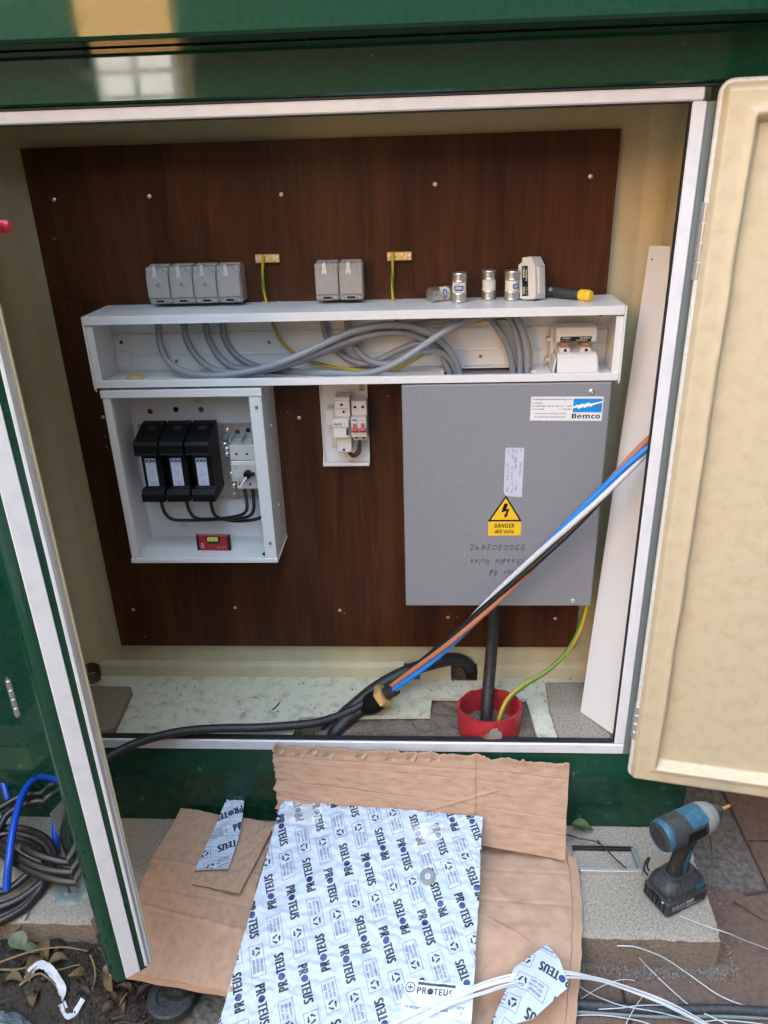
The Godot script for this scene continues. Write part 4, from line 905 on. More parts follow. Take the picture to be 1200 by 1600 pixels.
	for q in [[30, 104, 36], [34, 120, 26], [22, 136, 52], [24, 182, 46], [20, 197, 54], [20, 211, 60]]: faint(im, q[0], q[1], q[2], 8, Color("4a6a9c"))
	M.unit_label = tex_mat(done(im), 0.35)
	var names := ["leftmost of the three black fuse units in the white enclosure", "middle one of the three black fuse units in the white enclosure", "right black fuse unit, beside the white switch in the enclosure"]
	var u0: Node3D = null
	for k in 3:
		var pos := Vector3(-0.4385 + k * 0.0592, 0.804, -0.2365)
		if k == 0: u0 = make_unit(pos); tag(u0, names[0], "fuse unit", "black fuse units")
		else: dup(u0, pos, names[k])
	# switch disconnector
	var s := thing("switch_disconnector", "white three-pole switch with a black rotary handle in the left enclosure", "switch", Vector3(-0.184, 0.82, -0.2365))
	g = Geo.new(); g.bx(-0.228, -0.150, 0.843, 0.893, -0.2365, -0.176, 0.002); g.bx(-0.226, -0.150, 0.853, 0.8885, -0.1765, -0.172, 0.0012); obj("body", g, M.white_plastic, s, true)
	g = Geo.new(); g.bx(-0.228, -0.150, 0.8945, 0.930, -0.2365, -0.180, 0.0015)
	for k in 4: g.bx(-0.2285 + k * 0.0258, -0.2265 + k * 0.0258, 0.925, 0.943, -0.2365, -0.190, 0.0006)
	obj("top_terminals", g, M.white_plastic, s, true)
	g = Geo.new(); g.bx(-0.2205, -0.150, 0.822, 0.842, -0.2365, -0.182, 0.0015)
	obj("bottom_terminals", g, M.white_plastic, s, true)
	for k in 3:
		for q in [[0.910, -0.180], [0.834, -0.182]]:
			g = Geo.new(); g.lathe([Vector2(0.003, 0), Vector2(0.003, 0.0004), Vector2(0, 0.0004)], along(Vector3(-0.2125 + k * 0.0245, q[0], q[1]), Vector3(0, 0, 1)), 10); obj("screw_hole", g, M.hole, s, true)
	im = canvas(128, 64, Color(0.79, 0.78, 0.75))
	for q in [[62, 6, 14, 8], [24, 38, 16, 8], [4, 5, 26, 7], [4, 16, 22, 5]]: faint(im, q[0], q[1], q[2], q[3], Color(0.5, 0.52, 0.55))
	g = Geo.new(); g.quad(Vector3(-0.224, 0.855, -0.1717), Vector3(-0.152, 0.855, -0.1717), Vector3(-0.152, 0.887, -0.1717), Vector3(-0.224, 0.887, -0.1717), Vector3(0, 0, 1), true); obj("front_print", g, tex_mat(done(im), 0.4), s, true)
	g = Geo.new(); g.lathe([Vector2(0.0095, 0), Vector2(0.009, 0.012), Vector2(0.007, 0.014), Vector2(0, 0.0145)], along(Vector3(-0.188, 0.865, -0.172), Vector3(0, 0, 1)), 18); g.box(xf(Vector3(-0.180, 0.8665, -0.162), 0, 0, 6), Vector3(0.020, 0.008, 0.008), 0.002); var hd := obj("handle", g, M.black, s, true)
	g = Geo.new(); g.tube(PackedVector3Array([Vector3(-0.190, 0.861, -0.160), Vector3(-0.2045, 0.8405, -0.148)]), 0.0026, 10); obj("shaft", g, M.steel, hd)
	# terminal bar with screws
	var b := thing("neutral_bar", "upright metal terminal bar with screws between black units and white switch", "terminal bar", Vector3(-0.2415, 0.80, -0.2365))
	g = Geo.new(); g.bx(-0.2535, -0.2355, 0.889, 0.925, -0.2365, -0.216, 0.001); g.bx(-0.246, -0.232, 0.80, 0.846, -0.2365, -0.218, 0.001); g.bx(-0.243, -0.237, 0.80, 0.92, -0.2365, -0.226, 0.0005); obj("bar", g, M.galv, b, true)
	for p in [[-0.2465, 0.920, -0.216], [-0.2440, 0.908, -0.216], [-0.2445, 0.896, -0.216], [-0.2400, 0.846, -0.218], [-0.2385, 0.832, -0.218], [-0.2375, 0.815, -0.218]]:
		g = Geo.new(); g.lathe([Vector2(0.0062, 0), Vector2(0.0062, 0.003), Vector2(0.004, 0.0045), Vector2(0.0015, 0.0045), Vector2(0.001, 0.003), Vector2(0, 0.003)], along(Vector3(p[0], p[1], p[2]), Vector3(0, 0, 1)), 14); obj("screw", g, M.steel, b, true)
	# three black tails
	var wires := [[-0.4087, 0.8138, -0.19, -0.4094, 0.7889, -0.19, -0.4059, 0.7603, -0.19, -0.3914, 0.7415, -0.19, -0.361, 0.7333, -0.2, -0.2978, 0.7346, -0.2, -0.244, 0.7458, -0.19, -0.2125, 0.7586, -0.18, -0.2016, 0.7752, -0.18, -0.2041, 0.8006, -0.19, -0.2079, 0.8292, -0.2], [-0.3498, 0.8145, -0.195, -0.3504, 0.7879, -0.195, -0.3452, 0.7576, -0.195, -0.3336, 0.7359, -0.205, -0.2944, 0.7293, -0.215, -0.2428, 0.736, -0.2, -0.2022, 0.7495, -0.185, -0.1874, 0.7676, -0.182, -0.1859, 0.7988, -0.19, -0.188, 0.8291, -0.2], [-0.2924, 0.8152, -0.2, -0.2931, 0.7853, -0.2, -0.2906, 0.755, -0.2, -0.2829, 0.7326, -0.215, -0.2462, 0.7262, -0.21, -0.2015, 0.737, -0.19, -0.1715, 0.7476, -0.185, -0.1602, 0.7694, -0.185, -0.1613, 0.8003, -0.19, -0.1683, 0.8273, -0.2]]
	var wn := ["left", "middle", "right"]
	for k in 3:
		g = Geo.new(); g.tube(curve(pl(wires[k]), 6), 0.0041, 10)
		tag(obj("black_tail", g, M.core_black), "black wire looping from the %s black fuse unit to the white switch" % wn[k], "wire", "black tails")
	# small red spirit level on the enclosure floor
	im = canvas(256, 128, Color("9c2028"))
	var cr := Color("2a1d16")
	im.fill_rect(Rect2i(0, 0, 10, 128), cr); im.fill_rect(Rect2i(246, 0, 10, 128), cr)
	fill_poly(im, v2([66, 0, 196, 0, 184, 56, 172, 66, 92, 66, 80, 56]), Color("15130f"))
	letters(im, "Milwaukee", 17, Color("d6a9a4"), at2(158, 112, -9), "Droid Serif", 400, 78); fill_poly(im, round_rect(26, 46, 8), Color("c98f8a"), at2(36, 84)); stroke(im, Vector2(30, 66), Vector2(42, 100), 4, Color("9c2028"))
	var lv := thing("spirit_level", "short red spirit level standing on the floor of the white enclosure", "spirit level", Vector3(-0.292, 0.6647, -0.172))
	lv.rotation_degrees.y = -1.5
	g = Geo.new(); g.bx(-0.0385, 0.0385, 0, 0.040, -0.011, 0.0, 0.002); obj("body", g, M.red, lv)
	g = Geo.new(); g.quad(Vector3(-0.0375, 0.001, 0.0004), Vector3(0.0375, 0.001, 0.0004), Vector3(0.0375, 0.0392, 0.0004), Vector3(-0.0375, 0.0392, 0.0004), Vector3(0, 0, 1), true); obj("front_print", g, tex_mat(done(im), 0.4), lv)
	g = Geo.new(); g.lathe([Vector2(0.0058, -0.013), Vector2(0.0065, -0.012), Vector2(0.0065, 0.012), Vector2(0.0058, 0.013)], along(Vector3(0, 0.0305, -0.002), Vector3.RIGHT), 16); var vial := obj("vial", g, mat(lin(0.50, 0.62, 0.10), 0.12), lv)
	g = Geo.new()
	for x in [-0.005, 0.005]: g.lathe([Vector2(0.0067, x - 0.0005), Vector2(0.0067, x + 0.0005)], along(Vector3(0, 0.0305, -0.002), Vector3.RIGHT), 16, false)
	obj("vial_line", g, M.black, vial)
	for x in [-0.0395, 0.0395]:
		g = Geo.new(); g.bx(x - 0.0012, x + 0.0012, -0.0, 0.0405, -0.0115, 0.0005, 0.0006); obj("end_cap", g, M.black, lv)

func make_unit(pos: Vector3) -> Node3D:
	var t := thing("black_fuse_unit", "", "fuse unit", pos)
	var side := Transform3D(Basis(Vector3(0, 0, 1), Vector3(0, 1, 0), Vector3(-1, 0, 0)), Vector3(0.055, 0, 0))
	var g := Geo.new()
	g.prism(v2([0, 0.118, 0.083, 0.112, 0.089, 0.116, 0.089, 0.139, 0.084, 0.146, 0.020, 0.168, 0, 0.170]), 0.054, side); obj("top_cover", g, M.black, t)
	g = Geo.new(); g.prism(v2([0, 0.022, 0.080, 0.026, 0.074, 0.034, 0.074, 0.112, 0, 0.118]), 0.045, Transform3D(side.basis, Vector3(0.0545, 0, 0))); obj("fuse_carrier", g, M.black, t)
	g = Geo.new(); g.prism(v2([0, 0.006, 0.080, 0.0, 0.091, 0.002, 0.092, 0.020, 0.082, 0.030, 0, 0.026]), 0.053, side); obj("bottom_cover", g, M.black, t)
	g = Geo.new(); g.bx(0.018, 0.043, 0.146, 0.166, 0.012, 0.040, 0.004); obj("entry_hood", g, M.black_dull, t)
	g = Geo.new(); g.bx(0.0, 0.053, 0.1175, 0.1195, 0.088, 0.0898, 0.0005); obj("ridge", g, M.black_dull, t)
	g = Geo.new(); g.quad(Vector3(0.0165, 0.036, 0.0748), Vector3(0.0415, 0.036, 0.0748), Vector3(0.0415, 0.104, 0.0748), Vector3(0.0165, 0.104, 0.0748), Vector3(0, 0, 1), true); obj("paper_label", g, M.unit_label, t)
	return t

# ------------------------------------------------------------------ small open bracket with fuse holder and double switch
func breaker_bracket():
	var t := thing("mounting_bracket", "small white open enclosure base on the board between the two boxes", "enclosure", Vector3(0.034, 0.848, -0.24))
	var g := Geo.new(); g.bx(-0.020, 0.0885, 0.862, 1.085, -0.2548, -0.2515, 0.0006); obj("back", g, M.white, t, true)
	g = Geo.new(); g.prism(v2([0, 0, 0.0035, 0, 0.0035, 0.003, 0.03, 0.0035, 0.032, 0.006, 0.032, 0.0125, 0.0295, 0.0125, 0.0285, 0.0065, 0, 0.006]), 0.1085, Transform3D(Basis(Vector3(0, 0, 1), Vector3(0, 1, 0), Vector3(-1, 0, 0)), Vector3(0.0885, 0.857, -0.2535))); obj("bottom_lip", g, M.white, t, true)
	for s in [-1, 1]:
		g = Geo.new(); var x := -0.0195 if s < 0 else 0.088
		g.prism(v2([0, 0.862, 0.028, 0.862, 0.010, 0.885, 0.0085, 1.085, 0, 1.085]), 0.0022, Transform3D(Basis(Vector3(0, 0, 1), Vector3(0, 1, 0), Vector3(-1, 0, 0)), Vector3(x + 0.0011, 0, -0.2535))); obj("side_lip", g, M.white, t, true)
	for p in [[0.037, 1.062], [0.010, 0.905], [0.079, 0.905]]:
		g = Geo.new(); g.lathe([Vector2(0.0105, 0), Vector2(0.010, 0.0014), Vector2(0.0055, 0.0018), Vector2(0.005, 0.0035), Vector2(0.002, 0.004), Vector2(0.0015, 0.0022), Vector2(0, 0.0022)], along(Vector3(p[0], p[1], -0.2515), Vector3(0, 0, 1)), 20); obj("washer_screw", g, M.white_plastic, t, true)
	var im := canvas(64, 96, Color(0.72, 0.70, 0.68)); stroke(im, Vector2(16, 14), Vector2(48, 58), 5, Color(0.25, 0.25, 0.25)); stroke(im, Vector2(48, 14), Vector2(16, 58), 5, Color(0.25, 0.25, 0.25)); im.fill_rect(Rect2i(14, 14, 30, 5), Color(0.3, 0.3, 0.3)); im.fill_rect(Rect2i(10, 76, 44, 9), Color(0.12, 0.12, 0.12))
	g = Geo.new(); g.quad(Vector3(0.0695, 1.034, -0.2512), Vector3(0.0835, 1.034, -0.2512), Vector3(0.0835, 1.056, -0.2512), Vector3(0.0695, 1.056, -0.2512), Vector3(0, 0, 1), true); obj("sticker", g, tex_mat(done(im), 0.5), t, true)
	g = Geo.new(); g.bx(-0.003, 0.085, 0.975, 1.003, -0.2515, -0.246, 0.0008); g.bx(-0.003, 0.085, 0.972, 0.979, -0.246, -0.239, 0.0008); g.bx(-0.003, 0.085, 1.000, 1.006, -0.246, -0.239, 0.0008); g.bx(-0.0035, 0.018, 0.969, 1.007, -0.24, -0.205, 0.001); obj("rail", g, M.white_plastic, t, true)
	# fuse holder
	var f := thing("fuse_holder", "tall pale fuse holder beside the double red-toggle switch", "fuse holder", Vector3(0.036, 0.905, -0.24))
	g = Geo.new(); g.bx(0.018, 0.0525, 0.905, 1.035, -0.24, -0.196, 0.0015); g.bx(0.0195, 0.0525, 1.012, 1.030, -0.196, -0.188, 0.001); g.bx(0.019, 0.0525, 0.908, 0.945, -0.197, -0.190, 0.0015); obj("body", g, M.white_plastic, f, true)
	g = Geo.new(); g.bx(0.014, 0.0505, 0.947, 0.992, -0.198, -0.176, 0.0015); g.bx(0.0125, 0.0505, 0.974, 0.991, -0.177, -0.172, 0.001); var dr := obj("drawer", g, M.white_plastic, f, true)
	im = canvas(128, 40, Color(0.80, 0.80, 0.80)); letters(im, "TM32", 20, Color(0.12, 0.12, 0.14), at2(8, 30)); stroke(im, Vector2(96, 10), Vector2(104, 30), 4, Color(0.3, 0.3, 0.35))
	g = Geo.new(); g.quad(Vector3(0.014, 0.9755, -0.1717), Vector3(0.049, 0.9755, -0.1717), Vector3(0.049, 0.9855, -0.1717), Vector3(0.014, 0.9855, -0.1717), Vector3(0, 0, 1), true); obj("front_print", g, tex_mat(done(im), 0.4), dr)
	g = Geo.new(); g.bx(0.044, 0.0492, 0.953, 0.970, -0.1762, -0.1755, 0.0002); obj("window", g, M.hole, dr)
	for p in [[0.035, 1.021, -0.188, 0.0032], [0.038, 1.002, -0.196, 0.003], [0.035, 0.914, -0.190, 0.003]]:
		g = Geo.new(); g.lathe([Vector2(p[3], 0), Vector2(p[3], 0.0004), Vector2(0, 0.0004)], along(Vector3(p[0], p[1], p[2]), Vector3(0, 0, 1)), 12); obj("screw_hole", g, M.hole, f, true)
	g = Geo.new(); g.bx(-0.0035, 0.013, 0.969, 1.0055, -0.207, -0.200, 0.001); obj("side_clip", g, M.white_plastic, f, true)
	# double-pole switch
	var s := thing("double_switch", "double-pole white switch with two red toggles", "switch", Vector3(0.0715, 0.93, -0.24))
	g = Geo.new(); g.bx(0.0545, 0.0895, 0.931, 1.024, -0.24, -0.205, 0.0015); g.bx(0.0545, 0.0895, 0.946, 0.992, -0.206, -0.182, 0.0015); obj("body", g, M.white_plastic, s, true)
	for x in [0.0632, 0.0808]:
		g = Geo.new(); g.bx(x - 0.0058, x + 0.0058, 0.966, 0.982, -0.183, -0.1795, 0.0006); obj("toggle_slot", g, M.white_plastic, s, true)
		g = Geo.new(); g.box(xf(Vector3(x, 0.966, -0.174), -28), Vector3(0.0155, 0.008, 0.014), 0.0015); g.box(xf(Vector3(x, 0.973, -0.178), -20), Vector3(0.007, 0.014, 0.008), 0.001); obj("toggle", g, M.red, s, true)
		for y in [1.010, 0.938]:
			g = Geo.new(); g.lathe([Vector2(0.0034, 0), Vector2(0.0034, 0.0004), Vector2(0, 0.0004)], along(Vector3(x, y, -0.205), Vector3(0, 0, 1)), 12); obj("screw_hole", g, M.hole, s, true)
	im = canvas(128, 32, Color(0.78, 0.77, 0.75)); fill_poly(im, round_rect(44, 20, 9), Color("5b77a8"), at2(30, 16)); faint(im, 70, 11, 40, 10, Color(0.45, 0.47, 0.53))
	g = Geo.new(); g.quad(Vector3(0.0555, 0.9825, -0.1817), Vector3(0.0885, 0.9825, -0.1817), Vector3(0.0885, 0.9905, -0.1817), Vector3(0.0555, 0.9905, -0.1817), Vector3(0, 0, 1), true); obj("front_print", g, tex_mat(done(im), 0.4), s, true)
	for k in 2:
		g = Geo.new(); var off := 0.0045 * k
		g.tube(curve(pl([0.0665 + off, 0.934, -0.22, 0.0665 + off, 0.918, -0.216, 0.0635 + off, 0.902 - off, -0.214, 0.054 + off * 0.4, 0.893 - off * 1.2, -0.215, 0.044 + off * 0.2, 0.897 - off * 1.2, -0.22, 0.038, 0.907, -0.222]), 6), 0.0028, 8)
		tag(obj("brown_wire", g, M.wire_brown), "%s of the two short brown wires looping below the small switch" % ["inner one", "outer one"][k], "wire", "brown wire loops")

# ------------------------------------------------------------------ large grey box at the right
func cutout_box():
	var t := thing("grey_switch_box", "large grey hammered steel box with yellow danger sign under the trunking", "electrical box", Vector3(0.39, 0.544, -0.185))
	var z := -0.115
	var g := Geo.new(); g.bx(0.176, 0.603, 0.548, 1.080, -0.2548, -0.135, 0.002); obj("body", g, M.hammer, t, true)
	g = Geo.new(); g.bx(0.172, 0.607, 0.544, 1.083, -0.140, z, 0.0025); var lid := obj("lid", g, M.hammer, t, true)
	for p in [[0.566, 1.064], [0.565, 0.558]]:
		g = Geo.new(); g.lathe([Vector2(0.0065, 0), Vector2(0.0065, 0.001), Vector2(0.005, 0.003), Vector2(0.0025, 0.004), Vector2(0.002, 0.002), Vector2(0, 0.002)], along(Vector3(p[0], p[1], z), Vector3(0, 0, 1)), 16); obj("screw", g, M.steel, lid)
	g = Geo.new(); g.lathe([Vector2(0.004, 0), Vector2(0.004, 0.012), Vector2(0, 0.012)], along(Vector3(0.603, 0.65, -0.20), Vector3.RIGHT), 8); obj("side_screw", g, M.steel, t, true)
	# maker's label
	var im := canvas(768, 264, Color(0.86, 0.87, 0.86)); var ink := Color(0.12, 0.13, 0.15)
	im.fill_rect(Rect2i(452, 22, 306, 148), Color("1b86cf"))
	var w := Color(0.93, 0.95, 0.97)
	fill_poly(im, v2([452, 112, 500, 84, 494, 100, 556, 72, 552, 88, 624, 62, 618, 80, 758, 50, 758, 62, 664, 92, 628, 118, 636, 96, 566, 126, 572, 108, 500, 138, 506, 116, 452, 128]), w)
	letters(im, "Bemco", 52, Color(0.03, 0.03, 0.03), at2(446, 238), "Droid Sans", 700, 300)
	letters(im, "The British Electrical & Manufacturing Co Ltd", 25, ink, at2(14, 44), "Droid Serif", 700, 420)
	faint(im, 14, 66, 110, 12, ink); faint(im, 14, 98, 420, 13, ink); faint(im, 14, 132, 130, 12, ink); faint(im, 300, 132, 130, 12, ink)
	letters(im, "Switchboard, Distribution Board", 20, ink, at2(50, 196), "Droid Serif", 400, 330); letters(im, "& Control Panel Manufacturers", 20, ink, at2(50, 232), "Droid Serif", 400, 330)
	g = Geo.new(); g.quad(Vector3(0.4425, 1.0025, z + 0.0004), Vector3(0.5925, 0.9995, z + 0.0004), Vector3(0.5925, 1.0525, z + 0.0004), Vector3(0.4425, 1.0545, z + 0.0004), Vector3(0, 0, 1), true); obj("maker_label", g, tex_mat(done(im), 0.35), lid)
	# serial label, turned on its side
	im = canvas(112, 320, Color(0.75, 0.77, 0.82)); ink = Color(0.46, 0.5, 0.56)
	for q in [[88, 10, 20], [88, 96, 90], [60, 14, 26], [60, 90, 60], [40, 8, 70], [40, 120, 120], [14, 10, 40], [14, 100, 110], [14, 240, 50], [40, 260, 40], [64, 250, 30]]:
		for k in int(q[2] / 6.0):
			if rng.randf() > 0.2: im.fill_rect(Rect2i(q[0] + rng.randi() % 4, q[1] + k * 6, 8 + rng.randi() % 6, 2 + rng.randi() % 3), ink)
	im.fill_rect(Rect2i(56, 60, 16, 34), Color(0.62, 0.65, 0.7)); im.fill_rect(Rect2i(76, 200, 2, 80), ink); im.fill_rect(Rect2i(54, 200, 2, 80), ink)
	g = Geo.new(); g.prism(v2([0.3935, 0.942, 0.393, 0.84, 0.396, 0.832, 0.401, 0.828, 0.4335, 0.826, 0.4335, 0.941]), 0.0003, xf(Vector3(0, 0, z))); obj("serial_label", g, tex_mat(done(im), 0.4), lid)
	# danger sign
	var c := Vector3(0.3985, 0.0, z)
	g = Geo.new(); g.prism(v2([-0.0375, 0.767, 0.0375, 0.767, 0.0, 0.830]), 0.0005, xf(c)); var sg := obj("danger_sign", g, M.black, lid)
	g = Geo.new(); g.prism(v2([-0.0315, 0.7705, 0.0315, 0.7705, 0.0, 0.8235]), 0.0008, xf(c)); obj("triangle", g, M.yellow, sg)
	g = Geo.new(); g.prism(v2([-0.003, 0.8105, 0.0055, 0.8105, 0.002, 0.7965, 0.0095, 0.7985, 0.0045, 0.7835, 0.0075, 0.7845, 0.0, 0.7745, -0.003, 0.7835, -0.0002, 0.7832, 0.0022, 0.7925, -0.009, 0.7885]), 0.0011, xf(c)); obj("bolt", g, M.black, sg)
	im = canvas(256, 112, M.yellow.albedo_color); ink = Color(0.16, 0.12, 0.03)
	letters(im, "DANGER", 34, ink, at2(50, 48), "Droid Sans", 700, 152); letters(im, "400 Volts", 32, ink, at2(50, 94), "Droid Sans", 700, 152)
	g = Geo.new(); g.prism(round_rect(0.074, 0.0345, 0.002, Vector2(0, 0.748)), 0.0005, xf(c)); obj("plate", g, tex_mat(done(im), 0.4), sg)
	# handwriting in black marker, upside down on the lid
	var pen := Geo.new()
	handwrite(pen, "5500302692", Vector3(0.4465, 0.7065, z + 0.0003), 0.0128, 0.0118)
	handwrite(pen, "Cheadle Hulme", Vector3(0.444, 0.670, z + 0.0003), 0.0102, 0.0135)
	handwrite(pen, "lor Rd", Vector3(0.422, 0.6405, z + 0.0003), 0.0102, 0.0135)
	obj("handwriting", pen, M.marker, lid)

func handwrite(g: Geo, s: String, at: Vector3, adv: float, h: float):
	var F := {"5": [[5, 8, 1, 8, 0, 5, 3, 5, 5, 3, 3, 0, 0, 0]], "0": [[3, 8, 0, 6, 0, 2, 3, 0, 5, 2, 5, 6, 3, 8]], "3": [[0, 8, 4, 8, 4, 5, 2, 4, 5, 3, 4, 0, 0, 0]], "2": [[0, 6, 2, 8, 5, 6, 0, 0, 6, 0]], "6": [[5, 8, 1, 5, 0, 2, 2, 0, 5, 1, 5, 3, 2, 4, 0, 2]], "9": [[5, 6, 3, 8, 1, 7, 1, 5, 4, 4, 5, 6, 5, 0]],
		"C": [[5, 7, 2, 8, 0, 4, 2, 0, 5, 1]], "h": [[0, 9, 0, 0, 1, 3, 3, 4, 4, 0]], "e": [[0, 2, 4, 3, 3, 5, 1, 4, 0, 1, 2, 0, 4, 1]], "a": [[4, 4, 1, 4, 0, 1, 2, 0, 4, 3, 4, 0]], "d": [[3, 3, 0, 3, 0, 0, 3, 1, 4, 9, 4, 0]], "l": [[1, 9, 0, 1, 2, 0]], "H": [[0, 8, 0, 0], [5, 9, 4, 0], [0, 4, 5, 5]], "u": [[0, 4, 0, 1, 2, 0, 4, 2, 4, 4, 4, 0]], "m": [[0, 0, 0, 4, 2, 3, 2, 0, 2, 3, 4, 4, 5, 0]], "R": [[0, 0, 1, 8, 4, 8, 4, 5, 1, 4, 5, 0]], "o": [[2, 4, 0, 3, 0, 1, 2, 0, 4, 2, 2, 4]], "r": [[0, 4, 1, 0, 1, 3, 3, 4]]}
	var x := 0.0
	for ch in s:
		if F.has(ch):
			for st in F[ch]:
				var p := PackedVector3Array()
				for i in range(0, st.size(), 2):
					var q := Vector2(st[i] * 0.13 + st[i + 1] * 0.02, st[i + 1] * 0.125)
					p.append(at - Vector3(x + q.x * adv * 0.95, q.y * h, 0))
				if p.size() > 2: p = curve(p, 3)
				g.tube(p, 0.0009, 5, -1, 0, 0.35, Vector3(0.3, 1, 0))
		x += adv * (0.62 if ch == "l" else 1.0)

# ------------------------------------------------------------------ things on the cabinet floor
func floor_things():
	var y := 0.2295
	# red duct
	var t := thing("red_duct", "broken red plastic duct standing in the soil, cables going down it", "duct", Vector3(0.375, 0.2, -0.068))
	var g := Geo.new()
	var fn := FastNoiseLite.new(); fn.seed = 3; fn.frequency = 1.2
	var R := 0.077
	for side in [0.0, 1.0]:
		g.sheet(func(u: float, v: float) -> Vector3:
			var a := -u * TAU if side == 0.0 else u * TAU
			var r: float = R - side * 0.006
			var top := 0.282 + 0.006 * sin(a + 0.6) + fn.get_noise_2d(cos(a) * 2, sin(a) * 2) * 0.004
			return Vector3(0.375 + cos(a) * r * (1.0 + 0.03 * v), lerpf(0.19, top, v), -0.078 + sin(a) * r * 0.93), 72, 8, 0.0)
	g.sheet(func(u: float, v: float) -> Vector3:
		var a := u * TAU
		var r := R * 1.03 - 0.0065 * v
		var top := 0.282 + 0.006 * sin(a + 0.6) + fn.get_noise_2d(cos(a) * 2, sin(a) * 2) * 0.004
		return Vector3(0.375 + cos(a) * r, top, -0.078 + sin(a) * r * 0.93), 72, 1, 0.0)
	obj("pipe", g, M.red, t, true)
	g = Geo.new(); fn.frequency = 30.0
	g.sheet(func(u: float, v: float) -> Vector3:
		var a := PI * 0.5 + (u - 0.62) * 0.5 + fn.get_noise_2d(v * 0.2, u * 0.02) * 0.12
		var k := sin(u * PI) * 0.8 + 0.2
		return Vector3(0.375 + cos(a) * (R * 1.03 + 0.002), 0.238 + v * 0.034 * k + fn.get_noise_2d(u * 0.3, 3) * 0.006, -0.078 + sin(a) * (R * 1.03 + 0.002) * 0.94), 14, 6, 0.003)
	obj("mortar_patch", g, M.concrete, t, true)
	# loose boards and slab
	t = thing("board_offcut", "brown board offcut at the left end of the cabinet floor", "board", Vector3(-0.63, y, -0.09))
	g = Geo.new(); g.prism(v2([-0.70, 0.0, -0.575, 0.008, -0.556, 0.02, -0.566, 0.172, -0.572, 0.184, -0.70, 0.188]), 0.018, Transform3D(Basis(Vector3.RIGHT, Vector3(0, 0, -1), Vector3.UP), Vector3(0, y + 0.001, 0))); obj("board", g, M.chip, t, true)
	t = thing("slab_offcut", "thin grey slab offcut at the right end of the cabinet floor", "slab", Vector3(0.61, y, -0.11))
	g = Geo.new(); g.prism(v2([0.537, 0.012, 0.66, 0.012, 0.70, 0.2, 0.68, 0.228, 0.536, 0.226, 0.530, 0.12]), 0.010, Transform3D(Basis(Vector3.RIGHT, Vector3(0, 0, -1), Vector3.UP), Vector3(0, y + 0.0005, 0))); obj("slab", g, M.concrete, t, true)
	# leaning trunking lid
	var lid := thing("trunking_lid", "long white trunking lid standing on end against the right inner wall", "trunking lid", Vector3(0.60, y + 0.012, -0.10))
	var bl := Vector3(0.6055, 0.2405, -0.107); var tl := Vector3(0.682, 1.343, -0.222)
	var up := (tl - bl).normalized(); var across := Vector3(0.056, 0, 0.083).normalized(); across = (across - up * across.dot(up)).normalized(); var out := across.cross(up)
	lid.position = bl
	var B := Transform3D(Basis(across, up, out), Vector3.ZERO)
	g = Geo.new(); g.box(B * xf(Vector3(0.056, 0.553, 0)), Vector3(0.112, 1.106, 0.0022), 0.0006)
	g.box(B * xf(Vector3(0.0012, 0.553, -0.006)), Vector3(0.0022, 1.106, 0.012), 0.0005); g.box(B * xf(Vector3(0.1108, 0.553, -0.006)), Vector3(0.0022, 1.106, 0.012), 0.0005)
	obj("lid", g, M.white, lid)
	g = Geo.new(); g.lathe([Vector2(0.0025, 0), Vector2(0.0025, 0.0004), Vector2(0, 0.0004)], B * along(Vector3(0.012, 1.08, 0.0012), Vector3(0, 0, 1)), 8); obj("hole", g, M.jamb, lid)
	# rusty coil of wire at the left
	g = Geo.new()
	var p := PackedVector3Array()
	for i in 100: p.append(Vector3(-0.694 + cos(i * 0.32) * 0.026, 0.2525 + i * 0.00032, -0.215 + sin(i * 0.32) * 0.026))
	g.tube(p, 0.0026, 6); tag(obj("wire_coil", g, M.wire_brown), "small rusty brown coil on the floor behind the board offcut at the left", "coil")
	# crumbs, fibres and debris on the tray
	g = Geo.new()
	for i in 150:
		var q := Vector3(rng.randf_range(-0.54, 0.64), 0.2298, rng.randf_range(-0.255, -0.10))
		if rng.randf() < 0.35: q = Vector3(rng.randf_range(-0.10, 0.47), 0.218, rng.randf_range(-0.085, -0.012))
		var s := rng.randf_range(0.0012, 0.0038)
		g.box(Transform3D(Basis.from_euler(Vector3(rng.randf(), rng.randf() * 6, rng.randf())), q), Vector3(s, s * 0.6, s * rng.randf_range(0.7, 2.2)), s * 0.15)
	var o := obj("debris", g, M.chip); tag(o, "crumbs of soil and grit scattered on the cabinet floor", "debris"); o.set_meta("kind", "stuff")
	g = Geo.new(); g.tube(curve(pl([-0.178, 0.232, -0.115, -0.17, 0.232, -0.128, -0.164, 0.2335, -0.142]), 3), 0.0018, 6); tag(obj("twig", g, M.twig), "short dark twig on the pale cabinet floor left of the soil cut-out", "twig")
	g = Geo.new(); g.box(xf(Vector3(0.637, 0.245, -0.215), 0, 40, 20), Vector3(0.016, 0.004, 0.005), 0.001); tag(obj("blue_scrap", g, M.core_blue), "tiny blue cable scrap at the back right of the cabinet floor", "scrap")

